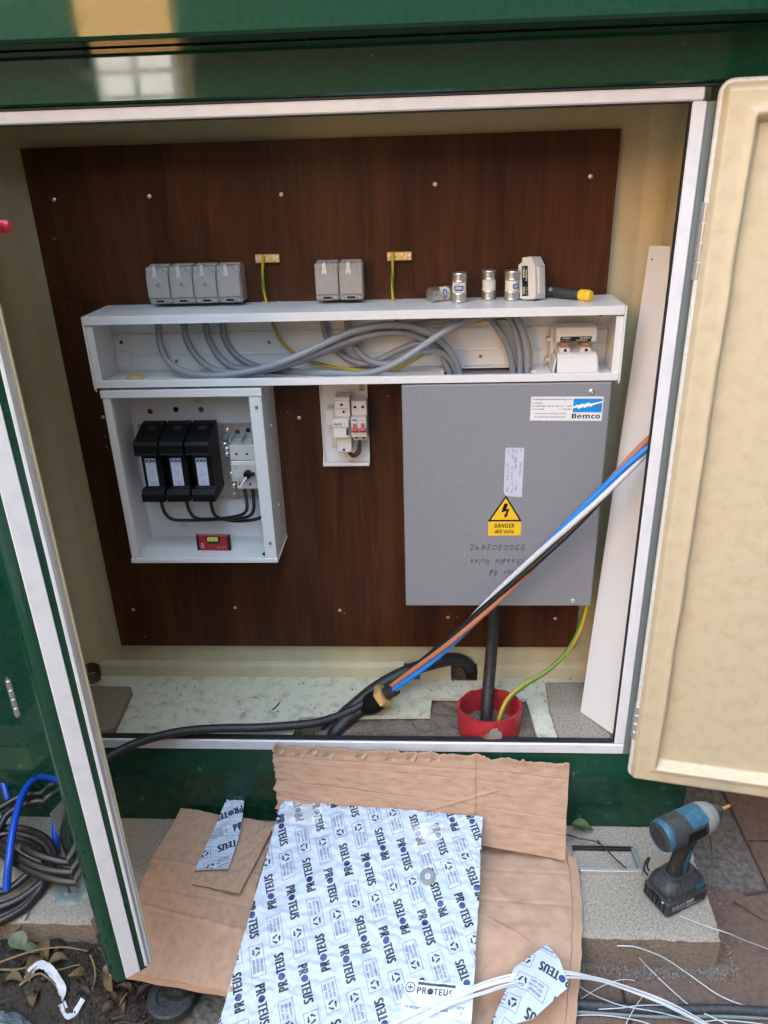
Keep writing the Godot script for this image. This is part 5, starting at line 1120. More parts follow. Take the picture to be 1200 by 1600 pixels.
# ------------------------------------------------------------------ heavy cables
func supply_cables():
	# big black cable arching from the back wall to the soil
	var g := Geo.new()
	var path := pl([0.3553, 0.1621, -0.31, 0.3455, 0.2243, -0.285, 0.3262, 0.2726, -0.265, 0.2875, 0.2991, -0.245, 0.2294, 0.3059, -0.215, 0.1595, 0.3005, -0.18, 0.0942, 0.2819, -0.145, 0.0403, 0.2581, -0.105, -0.0018, 0.2273, -0.085, -0.0367, 0.1994, -0.062, -0.054, 0.1702, -0.055])
	g.tube(curve(path, 8), 0.0175, 18)
	tag(obj("armoured_cable", g, M.black_dull), "thick scuffed black cable arching from the back wall down into the soil", "cable")
	# black cable from the grey box down the red duct
	g = Geo.new(); g.tube(curve(pl([0.3878, 0.5293, -0.19, 0.3874, 0.4769, -0.185, 0.3855, 0.4078, -0.175, 0.381, 0.3442, -0.155, 0.3757, 0.2938, -0.13, 0.3718, 0.2535, -0.105, 0.3683, 0.2094, -0.085, 0.3657, 0.1564, -0.075]), 6), 0.0152, 18)
	tag(obj("mains_cable", g, M.black_dull), "thick black cable from under the grey box down into the red duct", "cable")
	g = Geo.new(); g.tube(curve(pl([0.609, 0.5383, -0.16, 0.6061, 0.5053, -0.155, 0.5927, 0.4568, -0.145, 0.5632, 0.4015, -0.13, 0.5169, 0.3588, -0.115, 0.462, 0.3272, -0.1, 0.4246, 0.2957, -0.09, 0.4055, 0.2642, -0.075, 0.3964, 0.2266, -0.065, 0.3888, 0.1656, -0.065]), 8), 0.0064, 12, -1, 1.2)
	tag(obj("earth_cable", g, M.earth), "thick yellow and green earth cable from the grey box into the red duct", "cable")
	# thin black cable lying over the sill from behind the left door, rising into the gland
	g = Geo.new(); g.tube(curve(pl([-0.5925, 0.2292, 0.13, -0.5355, 0.2511, 0.09, -0.4994, 0.2557, 0.06, -0.4609, 0.2577, 0.035, -0.4072, 0.2634, 0.018, -0.3512, 0.2639, 0.004, -0.2755, 0.2606, -0.008, -0.1989, 0.255, -0.018, -0.1218, 0.2518, -0.03, -0.0605, 0.2479, -0.045, -0.0148, 0.2478, -0.065, 0.0241, 0.2536, -0.083, 0.0575, 0.2667, -0.097, 0.0802, 0.2762, -0.103]), 8), 0.0105, 14)
	tag(obj("armoured_cable", g, M.black_dull), "thinner black cable lying across the sill from behind the left door", "cable")
	var gl := thing("cable_gland", "brass cable gland with black rubber boot holding the coloured cores", "cable gland", pl([0.1098, 0.2888, -0.1])[0])
	var ax := (pl([0.1785, 0.3556, -0.09])[0] - pl([0.0634, 0.2563, -0.1])[0]).normalized()
	var fr := along(Vector3.ZERO, ax)
	g = Geo.new(); g.lathe([Vector2(0.0115, -0.082), Vector2(0.0145, -0.076), Vector2(0.0245, -0.052), Vector2(0.0275, -0.038), Vector2(0.0275, -0.009), Vector2(0.0265, -0.006)], fr, 28); obj("boot", g, M.black, gl)
	g = Geo.new(); g.tube(curve(pl([0.0693, 0.2516, -0.106, 0.0403, 0.2399, -0.095, 0.0129, 0.2319, -0.07, -0.0102, 0.2141, -0.05, -0.0238, 0.1862, -0.042]), 6), 0.0172, 18); obj("sheathed_cable", g, M.black_dull, gl, true)
	g = Geo.new()
	g.prism(ngon(6, 0.0315), 0.013, Transform3D(Basis(fr.basis.z, fr.basis.x, fr.basis.y), fr * Vector3(0, -0.006, 0))); g.lathe([Vector2(0.025, 0.007), Vector2(0.0262, 0.008), Vector2(0.0262, 0.011), Vector2(0.024, 0.012), Vector2(0.0175, 0.0125)], fr, 24)
	obj("brass_nut", g, M.brass, gl)
	g = Geo.new(); g.lathe([Vector2(0.0170, 0.004), Vector2(0.0170, 0.030), Vector2(0.0180, 0.034), Vector2(0.0170, 0.043)], fr, 20); obj("sleeve", g, M.black_dull, gl)
	# four cores twisted round one another, leading up behind the frame
	var mid := curve(pl([0.1232, 0.3032, -0.097, 0.1787, 0.3629, -0.088, 0.2566, 0.4473, -0.078, 0.3303, 0.5365, -0.068, 0.4002, 0.6235, -0.06, 0.4665, 0.7056, -0.053, 0.5296, 0.7848, -0.047, 0.5895, 0.8629, -0.042, 0.6408, 0.9328, -0.038, 0.6746, 0.9782, -0.034, 0.7005, 1.011, -0.032]), 10)
	var cs := [[M.core_brown, "brown", 1.75], [M.core_blue, "blue", 0.10], [M.core_grey, "pale grey", -1.45], [M.core_black, "black", 3.2]]
	for k in 4:
		var p := PackedVector3Array()
		for i in mid.size():
			var d := (mid[mini(i + 1, mid.size() - 1)] - mid[maxi(i - 1, 0)]).normalized()
			var s := d.cross(Vector3(0, 0.42, 0.9)).normalized(); var w := s.cross(d)
			var f := float(i) / (mid.size() - 1)
			var a: float = cs[k][2] + TWIST0 + TWIST * f
			var rr := 0.0086 * (0.72 + 0.28 * minf(1.0, f * 8.0))
			p.append(mid[i] + (w * sin(a) + s * cos(a)) * rr)
		g = Geo.new(); g.tube(p, 0.0063, 12)
		tag(obj("cable_core", g, cs[k][0]), "%s insulated core of the bundle running up from the brass gland" % cs[k][1], "cable core", "cores of the supply cable")
const TWIST0 := 1.48
const TWIST := -7.4

# ------------------------------------------------------------------ cardboard
func cardboard():
	var print_tex := proteus_print()
	M.print = tex_mat(print_tex, 0.38)
	M.print.normal_enabled = true; M.print.normal_texture = bumps(0.012, 5.0, 202, 4); M.print.normal_scale = 0.25
	var fn := FastNoiseLite.new(); fn.seed = 5; fn.frequency = 7.0; fn.fractal_octaves = 3
	var jag := FastNoiseLite.new(); jag.seed = 6; jag.frequency = 16.0; jag.fractal_octaves = 5; jag.fractal_gain = 0.62
	var t := thing("flattened_box", "large flattened brown cardboard box leaning on the plinth and lying forward", "cardboard box", Vector3(0.2, -0.08, 0.3))
	# upper flap against the plinth
	var A := [Vector3(-0.151, 0.228, 0.024), Vector3(0.557, 0.208, 0.038), Vector3(0.540, 0.018, 0.152), Vector3(-0.143, 0.100, 0.090)]
	var g := Geo.new()
	g.sheet(func(u: float, v: float) -> Vector3:
		var p: Vector3 = A[0].lerp(A[1], u).lerp(A[3].lerp(A[2], u), v)
		var n := Vector3(0, 0.45, 0.89)
		if v < 0.03: p += Vector3(0, -0.47, 0.2).normalized() * 0.0 + Vector3(0, jag.get_noise_2d(u * 0.9, 0.0) * 0.011 + 0.006 * smoothstep(0.25, 0.5, fn.get_noise_2d(u * 2.0, 40.0)) + (0.008 if u < 0.72 else 0.004), 0)
		p.y -= 0.012 * smoothstep(0.68, 1.0, u) * (1.0 - v)
		if u > 0.985: p.x += jag.get_noise_2d(v * 0.05, 4.0) * 0.003
		if u < 0.015: p.x += jag.get_noise_2d(v * 0.2, 9.0) * 0.012
		var h := fn.get_noise_2d(u * 1.2, v * 0.5) * 0.004
		h -= 0.0045 * smoothstep(0.012, 0.0, absf(u - 0.695 - 0.01 * v))      # upright crease
		h -= 0.0022 * (smoothstep(0.012, 0.0, absf(v - 0.14)) + 0.7 * smoothstep(0.012, 0.0, absf(v - 0.23 - 0.04 * u)) + 0.8 * smoothstep(0.012, 0.0, absf(v - 0.52 - 0.05 * u)) + 0.7 * smoothstep(0.012, 0.0, absf(v - 0.80 + 0.05 * u)))
		h += 0.0028 * smoothstep(0.020, 0.0, absf((u - 0.55) * 1.4 + (v - 0.65))) * smoothstep(0.1, 0.0, absf(v - 0.6) - 0.2)
		h += 0.00014 * sin(v * 150.0)
		return p + n * h, 240, 110, 0.003)
	obj("upper_flap", g, M.card, t, true)
	# main panel, sloping from the flap over the step's edge to the paving
	var Bq := [Vector3(-0.135, 0.096, 0.070), Vector3(0.560, 0.096, 0.105), Vector3(0.470, -0.086, 0.66), Vector3(-0.205, -0.086, 0.64)]
	# its right part has sunk onto the step and bends down over the step's edge
	var sag := func(p: Vector3, u: float) -> Vector3:
		var low := lerpf(0.010, -0.083, smoothstep(0.32, 0.50, p.z))
		p.y = lerpf(p.y, low, smoothstep(0.35, 0.72, u))
		if u > 0.7: p.x += 0.014 * (u - 0.7) / 0.3 * sin(PI * clampf((p.z - 0.1) / 0.4, 0.0, 1.0))
		return p
	g = Geo.new()
	g.sheet(func(u: float, v: float) -> Vector3:
		var p: Vector3 = sag.call(Bq[0].lerp(Bq[1], u).lerp(Bq[3].lerp(Bq[2], u), v), u)
		if u > 0.985: p.x += jag.get_noise_2d(v * 0.9, 2.0) * 0.004
		if u < 0.02: p.x += jag.get_noise_2d(v * 1.5, 22.0) * 0.022
		var h := fn.get_noise_2d(u * 1.4, v * 1.1) * 0.005 + 0.00012 * sin(v * 190.0 + u * 4.0)
		h -= 0.003 * (smoothstep(0.008, 0.0, absf(v - 0.27 - 0.02 * u)) + smoothstep(0.008, 0.0, absf(v - 0.44 - 0.06 * u)) + 0.7 * smoothstep(0.006, 0.0, absf(v - 0.14)))
		h += 0.004 * smoothstep(0.010, 0.0, absf((u - 0.82) * 0.7 - (v - 0.42))) * smoothstep(0.16, 0.0, absf(u - 0.82))
		h += 0.003 * smoothstep(0.012, 0.0, absf((u - 0.76) * 1.2 + (v - 0.5))) * smoothstep(0.1, 0.0, absf(u - 0.76))
		return p + Vector3(0, 0.93, 0.33) * h, 150, 150, 0.0035)
	obj("main_panel", g, M.card, t, true)
	# folded rim along the right edge
	g = Geo.new()
	g.sheet(func(u: float, v: float) -> Vector3:
		var e: Vector3 = sag.call(Bq[1].lerp(Bq[2], 0.06 + 0.94 * v), 1.0) + Vector3(-0.004, 0.004, 0)
		return e + Vector3(-0.006 + u * 0.020 + jag.get_noise_2d(v * 1.2, 7.0) * 0.004, 0.004 - u * 0.006 + fn.get_noise_1d(v * 3.0) * 0.003, 0), 3, 60, 0.003)
	obj("folded_rim", g, M.card, t, true)
	# torn corrugations showing along the left edge
	g = Geo.new()
	for i in 46:
		var v := 0.52 + i * 0.0105
		var p: Vector3 = Bq[0].lerp(Bq[3], v) + Vector3(0.004, 0.0045, 0)
		g.tube(PackedVector3Array([p + Vector3(-0.012 + rng.randf() * 0.006, 0.0, 0), p + Vector3(0.02, 0.002, 0.002)]), 0.0021, 6, -1, 0, 0.6)
	obj("torn_edge", g, M.card_torn, t, true)
	# scraps of torn liner along the top
	g = Geo.new()
	for q in [[0.02, 0.0], [0.09, -0.008], [0.135, 0.004], [0.19, -0.004], [0.30, 0.0], [0.40, -0.006], [0.47, 0.002], [0.55, -0.002]]:
		var p: Vector3 = A[0].lerp(A[1], q[0]) + Vector3(0, 0.004 + q[1], 0.004)
		g.sheet(func(u: float, v: float) -> Vector3: return p + Vector3((u - 0.5) * 0.03 * (1.0 - v * 0.4) + jag.get_noise_2d(u + q[0] * 9, v) * 0.004, -v * 0.016 + jag.get_noise_2d(u * 0.4, q[0] * 20) * 0.006, 0.003 + sin(v * 4.0 + u * 5.0) * 0.004), 6, 5, 0.0008)
	obj("torn_liner", g, M.card_torn, t, true)
	# white printed sheet on top
	var Cq := [Vector3(-0.128, 0.1125, 0.076), Vector3(0.350, 0.1005, 0.106), Vector3(0.290, -0.076, 0.640), Vector3(-0.212, -0.076, 0.640)]
	var sheet_at := func(u: float, v: float, lift: float) -> Vector3:
		var p: Vector3 = Cq[0].lerp(Cq[1], u).lerp(Cq[3].lerp(Cq[2], u), v)
		if v < 0.012: p += Vector3(0, jag.get_noise_2d(u * 0.9, 31.0) * 0.007, jag.get_noise_2d(u * 0.9, 31.0) * 0.012)
		if u > 0.99: p.x += jag.get_noise_2d(v * 0.3, 41.0) * 0.004
		if u < 0.01: p.x += jag.get_noise_2d(v * 0.15, 51.0) * 0.004
		var h := fn.get_noise_2d(u * 1.1 + 3.0, v * 1.0) * 0.004 + absf(fn.get_noise_2d(u * 0.9 + v * 1.3, v * 2.0 - u * 0.5)) * 0.006 + 0.0003 * sin(v * 230.0 + u * 14.0 + fn.get_noise_2d(u, v) * 6.0)
		h += 0.0022 * smoothstep(0.014, 0.0, absf(v - 0.42 - 0.05 * u)) + 0.002 * smoothstep(0.012, 0.0, absf(v - 0.66 - 0.09 * u)) - 0.002 * smoothstep(0.010, 0.0, absf(v - 0.09 - 0.03 * u)) + 0.0016 * smoothstep(0.010, 0.0, absf(v - 0.54 - 0.05 * u)) + 0.0016 * smoothstep(0.010, 0.0, absf(v - 0.78 - 0.04 * u))
		return p + Vector3(0, 0.93, 0.33) * (h + 0.0045 + lift)
	g = Geo.new(); g.sheet(sheet_at.bind(0.0), 130, 150, 0.0025, Vector2(0, 0), Vector2(0.80, 0.98))
	var ps := obj("printed_sheet", g, M.print); tag(ps, "large white cardboard sheet printed with blue words, lying on the brown box", "cardboard sheet", "")
	# tape patches left on the sheet
	var ti := 0
	for q in [[0.13, 0.055, 0.19, 0.11, "left"], [0.74, 0.10, 0.16, 0.10, "right"]]:
		g = Geo.new(); g.sheet(func(u: float, v: float) -> Vector3:
			var uu: float = q[0] + (u - 0.5) * q[2] * (1.0 - 0.25 * v) + jag.get_noise_2d(v * 0.3, q[0] * 30) * 0.02; var vv: float = q[1] + (v - 0.5) * q[3] + jag.get_noise_2d(u * 0.3, q[0] * 50) * 0.012
			return sheet_at.call(uu, vv, 0.0012 + absf(fn.get_noise_2d(uu * 5, vv * 5)) * 0.002), 12, 12, 0.0)
		var tm := mat(Color(0.92, 0.92, 0.9, 0.22), 0.12); tm.transparency = BaseMaterial3D.TRANSPARENCY_ALPHA
		tag(obj("packing_tape", g, tm), "piece of clear packing tape near the printed sheet's %s top corner" % q[4], "tape", "tape pieces"); ti += 1
	# washer
	var wc: Vector3 = sheet_at.call(0.765, 0.262, 0.0012)
	var w := thing("metal_washer", "round grey metal washer lying on the white printed sheet", "washer", wc)
	g = Geo.new(); g.lathe([Vector2(0.0045, 0), Vector2(0.0045, 0.0022), Vector2(0.0155, 0.0018), Vector2(0.0178, 0.0008), Vector2(0.0178, 0), Vector2(0.0045, 0)], xf(Vector3.ZERO, 19), 32, false); obj("ring", g, M.tool_grey, w)
	g = Geo.new(); g.lathe([Vector2(0.0066, 0.002), Vector2(0.006, 0.0032), Vector2(0.0045, 0.0032), Vector2(0.0043, 0.001)], xf(Vector3.ZERO, 19), 24, false); obj("hub", g, M.galv, w)
	# left piece of the brown box
	var E := [Vector3(-0.400, 0.045, 0.038), Vector3(-0.158, 0.020, 0.058), Vector3(-0.170, -0.012, 0.465), Vector3(-0.420, -0.012, 0.425)]
	t = thing("cardboard_piece", "brown cardboard piece left of the printed sheet, under the printed strip", "cardboard", Vector3(-0.29, 0.0, 0.25))
	g = Geo.new()
	g.sheet(func(u: float, v: float) -> Vector3:
		var p: Vector3 = E[0].lerp(E[1], u).lerp(E[3].lerp(E[2], u), v)
		p.x -= 0.045 * smoothstep(0.0, 0.45, v) * (1.0 - u) * 0.6
		if u > 0.98: p.x += (-0.030 * smoothstep(0.1, 0.9, v) + 0.018 * smoothstep(0.55, 0.8, v)) + jag.get_noise_2d(v * 0.25, 61.0) * 0.006
		var h := fn.get_noise_2d(u * 0.5 + 7.0, v * 0.4) * 0.005 + 0.00012 * sin(v * 130.0)
		h += 0.003 * smoothstep(0.012, 0.0, absf(v - 0.36)) + 0.003 * smoothstep(0.010, 0.0, absf(v - 0.63 - 0.06 * u)) - 0.002 * smoothstep(0.01, 0.0, absf(v - 0.52 - 0.03 * u))
		h -= 0.003 * smoothstep(0.01, 0.0, absf(u - 0.13)) * smoothstep(0.5, 0.2, v)
		return p + Vector3(0, 1, 0.1) * h, 90, 110, 0.0035)
	obj("panel", g, M.card, t, true)
	g = Geo.new(); g.sheet(func(u: float, v: float) -> Vector3: return E[3].lerp(E[2], u) + Vector3(-0.027 * (1.0 - u), -0.001 - v * 0.013, 0.001 + v * 0.003 + 0.001 * sin(u * 20.0)), 40, 4, 0.003); obj("bent_edge", g, M.card, t, true)
	# folded-over smaller piece
	var Fq := [Vector3(-0.330, 0.036, 0.060), Vector3(-0.155, 0.030, 0.070), Vector3(-0.203, 0.012, 0.262), Vector3(-0.320, 0.013, 0.236)]
	g = Geo.new()
	g.sheet(func(u: float, v: float) -> Vector3:
		var p: Vector3 = Fq[0].lerp(Fq[1], u).lerp(Fq[3].lerp(Fq[2], u), v)
		var h := fn.get_noise_2d(u * 0.8 + 17.0, v) * 0.003 + 0.0045 + 0.0001 * sin(v * 80.0) + 0.003 * smoothstep(0.03, 0.0, absf((u - 0.75) + (v - 0.25))) * smoothstep(0.5, 0.7, u)
		h += 0.006 * smoothstep(0.6, 1.0, v) * u
		return p + Vector3(0, 1, 0) * h, 50, 50, 0.003)
	tag(obj("cardboard_flap", g, M.card), "small brown cardboard flap beneath the narrow printed strip", "cardboard")
	# narrow printed strip
	var S := [Vector3(-0.283, 0.062, 0.030), Vector3(-0.238, 0.062, 0.028), Vector3(-0.240, 0.030, 0.205), Vector3(-0.318, 0.026, 0.208)]
	g = Geo.new()
	g.sheet(func(u: float, v: float) -> Vector3:
		var p: Vector3 = S[0].lerp(S[1], u).lerp(S[3].lerp(S[2], u), v)
		p.x += 0.006 * sin(v * PI) * u + jag.get_noise_2d(v * 0.4, 71.0 + u) * 0.0015
		return p + Vector3(0, 1, 0.1) * (fn.get_noise_2d(u * 0.4 + 27.0, v) * 0.003 - 0.006 * sin(v * PI) + 0.0004 * sin(v * 120.0)), 16, 60, 0.003, Vector2(0.42, 0.30), Vector2(0.50, 0.64))
	g = strip_uv(S)
	tag(obj("printed_strip", g, M.print), "narrow white printed cardboard strip lying on the brown flap at the left", "cardboard strip")
	# three-cornered printed scrap at the front right
	var T := [Vector3(0.467, 0.010, 0.369), Vector3(0.488, 0.006, 0.40), Vector3(0.500, -0.006, 0.447), Vector3(0.425, -0.030, 0.497), Vector3(0.335, -0.038, 0.52), Vector3(0.372, -0.022, 0.455), Vector3(0.395, -0.006, 0.412)]
	g = Geo.new()
	var cen := Vector3(0.43, -0.006, 0.45)
	for i in T.size():
		var a: Vector3 = T[i]; var b: Vector3 = T[(i + 1) % T.size()]
		var tu := func(q: Vector3) -> Vector2: return Vector2(0.12 + (q.x * 0.8 - q.z * 0.6 + 0.05) * 1.65, 0.17 + (q.x * 0.6 + q.z * 0.8 - 0.45) * 1.65)
		g.flat(a + Vector3(0, 0.016, 0), b + Vector3(0, 0.016, 0), cen + Vector3(0, 0.021, 0), Vector3.UP, tu.call(a), tu.call(b), tu.call(cen))
		g.flat(a + Vector3(0, 0.013, 0), b + Vector3(0, 0.013, 0), cen + Vector3(0, 0.018, 0), Vector3.DOWN, Vector2(0.97, 0.99), Vector2(0.98, 0.99), Vector2(0.98, 0.98))
		g.flat(a + Vector3(0, 0.016, 0), b + Vector3(0, 0.016, 0), b + Vector3(0, 0.013, 0), (a + b) * 0.5 - cen, Vector2(0.97, 0.99), Vector2(0.98, 0.99), Vector2(0.98, 0.98)); g.flat(a + Vector3(0, 0.016, 0), b + Vector3(0, 0.013, 0), a + Vector3(0, 0.013, 0), (a + b) * 0.5 - cen, Vector2(0.97, 0.99), Vector2(0.98, 0.99), Vector2(0.98, 0.98))
	tag(obj("printed_scrap", g, M.print), "torn white printed cardboard scrap at the front right corner of the box", "cardboard scrap")

# the narrow strip with its print running along it
func strip_uv(S: Array) -> Geo:
	var fn := FastNoiseLite.new(); fn.seed = 5; fn.frequency = 7.0; fn.fractal_octaves = 3
	var g := Geo.new()
	var f := func(u: float, v: float) -> Vector3:
		var p: Vector3 = S[0].lerp(S[1], u).lerp(S[3].lerp(S[2], u), v)
		p.x += 0.006 * sin(v * PI) * u
		return p + Vector3(0, 1, 0.1) * (fn.get_noise_2d(u * 0.4 + 27.0, v) * 0.003 - 0.006 * sin(v * PI) + 0.0004 * sin(v * 120.0) + 0.006)
	var tu := func(u: float, v: float) -> Vector2:
		var w := lerpf(0.045, 0.078, v); var q := Vector2((u - 0.5) * w, (v - 0.5) * 0.18).rotated(deg_to_rad(90.0)) / 0.6
		return Vector2(0.45, 0.42) + q
	var nu := 12; var nv := 50
	for j in nv:
		for i in nu:
			var c := []; var t := []
			for q in [[i, j], [i + 1, j], [i + 1, j + 1], [i, j + 1]]:
				c.append(f.call(float(q[0]) / nu, float(q[1]) / nv)); t.append(tu.call(float(q[0]) / nu, float(q[1]) / nv))
			g.flat(c[0], c[1], c[2], Vector3.UP, t[0], t[1], t[2]); g.flat(c[0], c[2], c[3], Vector3.UP, t[0], t[2], t[3])
	var e := Geo.new(); e.sheet(f, nu, nv, 0.003, Vector2(0.97, 0.99), Vector2(0.98, 0.995))
	for i in e.v.size():
		g.v.append(e.v[i] - Vector3(0, 0.0004, 0)); g.n.append(e.n[i]); g.t.append(e.t[i])
	return g

# the white liner's print: rows of words and boxed recycling marks on the slant, every other row upside down
func proteus_print() -> ImageTexture:
	var N := 1536; var S := N / 0.6
	var im := canvas(N, N, Color(0.70, 0.75, 0.82))
	var ink := Color(0.10, 0.115, 0.17); var blue := Color(0.12, 0.19, 0.42)
	var pd := Vector2(cos(deg_to_rad(67.0)), sin(deg_to_rad(67.0))); var qd := pd.orthogonal()
	for col in range(-14, 15):
		for row in range(-8, 10):
			var c := (Vector2(0.3, 0.3) + qd * col * 0.0425 + pd * (row * 0.084 + col * 0.038)) * S
			if c.x < -120 or c.y < -120 or c.x > N * 0.82 + 120 or c.y > N + 120: continue
			var word := posmod(row + (col if col % 2 == 0 else col + 1) / 2, 2) == 0
			var turn := 67.0 + (180.0 if col % 2 else 0.0)
			var x := Transform2D(deg_to_rad(turn), c)
			if word:
				var h := 0.0188 * S; var w := 0.074 * S
				var k := w / 7.0
				for bold in [-2.0, 0.0, 2.0]:
					letters(im, "PR", h, ink, x * at2(-w * 0.5 + bold, h * 0.5), "Droid Sans", 700, k * 1.85)
					letters(im, "TEUS", h, ink, x * at2(-w * 0.5 + k * 3.3 + bold, h * 0.5), "Droid Sans", 700, k * 3.7)
				fill_poly(im, ngon(22, k * 0.66), blue, x * at2(-w * 0.5 + k * 2.58, 0))
			else:
				var w := 0.062 * S; var h := 0.0275 * S
				for e in [[-1, -1, 1, -1], [1, -1, 1, 1], [1, 1, -1, 1], [-1, 1, -1, -1]]:
					stroke(im, Vector2(e[0] * w, e[1] * h) * 0.5, Vector2(e[2] * w, e[3] * h) * 0.5, 2.2, Color(0.25, 0.29, 0.40), x)
				recycle(im, x * at2(-w * 0.29, 0), h * 0.36, ink)
				var yy := -h * 0.2
				for s in ["THIS BOX", "RECYCLED", "CARDBOARD"]:
					letters(im, s, h * 0.17, Color(0.18, 0.21, 0.30), x * at2(-w * 0.06, yy), "Droid Sans", 700, w * 0.44); yy += h * 0.28
	# packing label
	var lx := at2(0.345 * S, 0.362 * S, 3.0)
	fill_poly(im, v2([0, 0, 0.15 * S, 0, 0.15 * S, 0.1 * S, 0, 0.1 * S]), Color(0.78, 0.81, 0.86), lx)
	im_ring(im, lx * at2(0.012 * S, 0.014 * S), 0.009 * S, ink)
	letters(im, "PR", 0.012 * S, ink, lx * at2(0.026 * S, 0.024 * S), "Droid Sans", 700, 0.019 * S); fill_poly(im, ngon(20, 0.006 * S), ink, lx * at2(0.052 * S, 0.018 * S)); letters(im, "TEUS", 0.012 * S, ink, lx * at2(0.059 * S, 0.024 * S), "Droid Sans", 700, 0.036 * S)
	fill_poly(im, v2([0.026, 0.003, 0.1, 0.003, 0.1, 0.008, 0.026, 0.008]), ink, lx.scaled_local(Vector2(S, S)))
	letters(im, "TP & N ROTARY SWITCH DISCONNECTOR FUSE", 0.0045 * S, ink, lx * at2(0.006 * S, 0.052 * S), "Droid Sans", 700, 0.085 * S)
	letters(im, "QTY", 0.006 * S, ink, lx * at2(0.108 * S, 0.046 * S), "Droid Sans", 700, 0.014 * S); letters(im, "1", 0.006 * S, ink, lx * at2(0.114 * S, 0.056 * S))
	return done(im)
func im_ring(im: Image, x: Transform2D, r: float, col: Color):
	for i in 20: stroke(im, Vector2.from_angle(TAU * i / 20) * r, Vector2.from_angle(TAU * (i + 1) / 20) * r, r * 0.22, col, x)
	stroke(im, Vector2(-r * 0.6, 0), Vector2(r * 0.6, 0), r * 0.3, col, x); stroke(im, Vector2(0, -r * 0.6), Vector2(0, r * 0.6), r * 0.2, col, x)
func recycle(im: Image, x: Transform2D, r: float, col: Color):
	for k in 3:
		var y := x * Transform2D(TAU * k / 3.0, Vector2.ZERO)
		stroke(im, Vector2(-0.35, 0.62) * r, Vector2(0.18, 0.62) * r, r * 0.34, col, y)
		fill_poly(im, v2([0.12 * r, 0.28 * r, 0.62 * r, 0.62 * r, 0.12 * r, 0.98 * r]), col, y)
		stroke(im, Vector2(0.62, 0.2) * r, Vector2(0.86, 0.02) * r, r * 0.3, col, y)

# ------------------------------------------------------------------ cordless impact driver
func ring_sheet(g: Geo, f: Callable, nv: int, cap := true):
	var nu := 28
	g.sheet(func(u: float, v: float) -> Vector3: return f.call(-u * TAU, v), nu, nv, 0.0)
	if cap:
		for e in [0.0, 1.0]:
			var c := Vector3.ZERO
			for i in nu: c += f.call(TAU * i / nu, e) / nu
			var o: Vector3 = c - f.call(0.0, 0.5) if e == 1.0 else c - f.call(0.0, 0.5)
			for i in nu: g.flat(c, f.call(TAU * i / nu, e), f.call(TAU * (i + 1) / nu, e), Vector3(0, o.y, 0) if absf(o.y) > 0.001 else o)
func sup(a: float, rx: float, rz: float, n: float) -> Vector2:
	var c := cos(a); var s := sin(a)
	return Vector2(signf(c) * pow(absf(c), 2.0 / n) * rx, signf(s) * pow(absf(s), 2.0 / n) * rz)

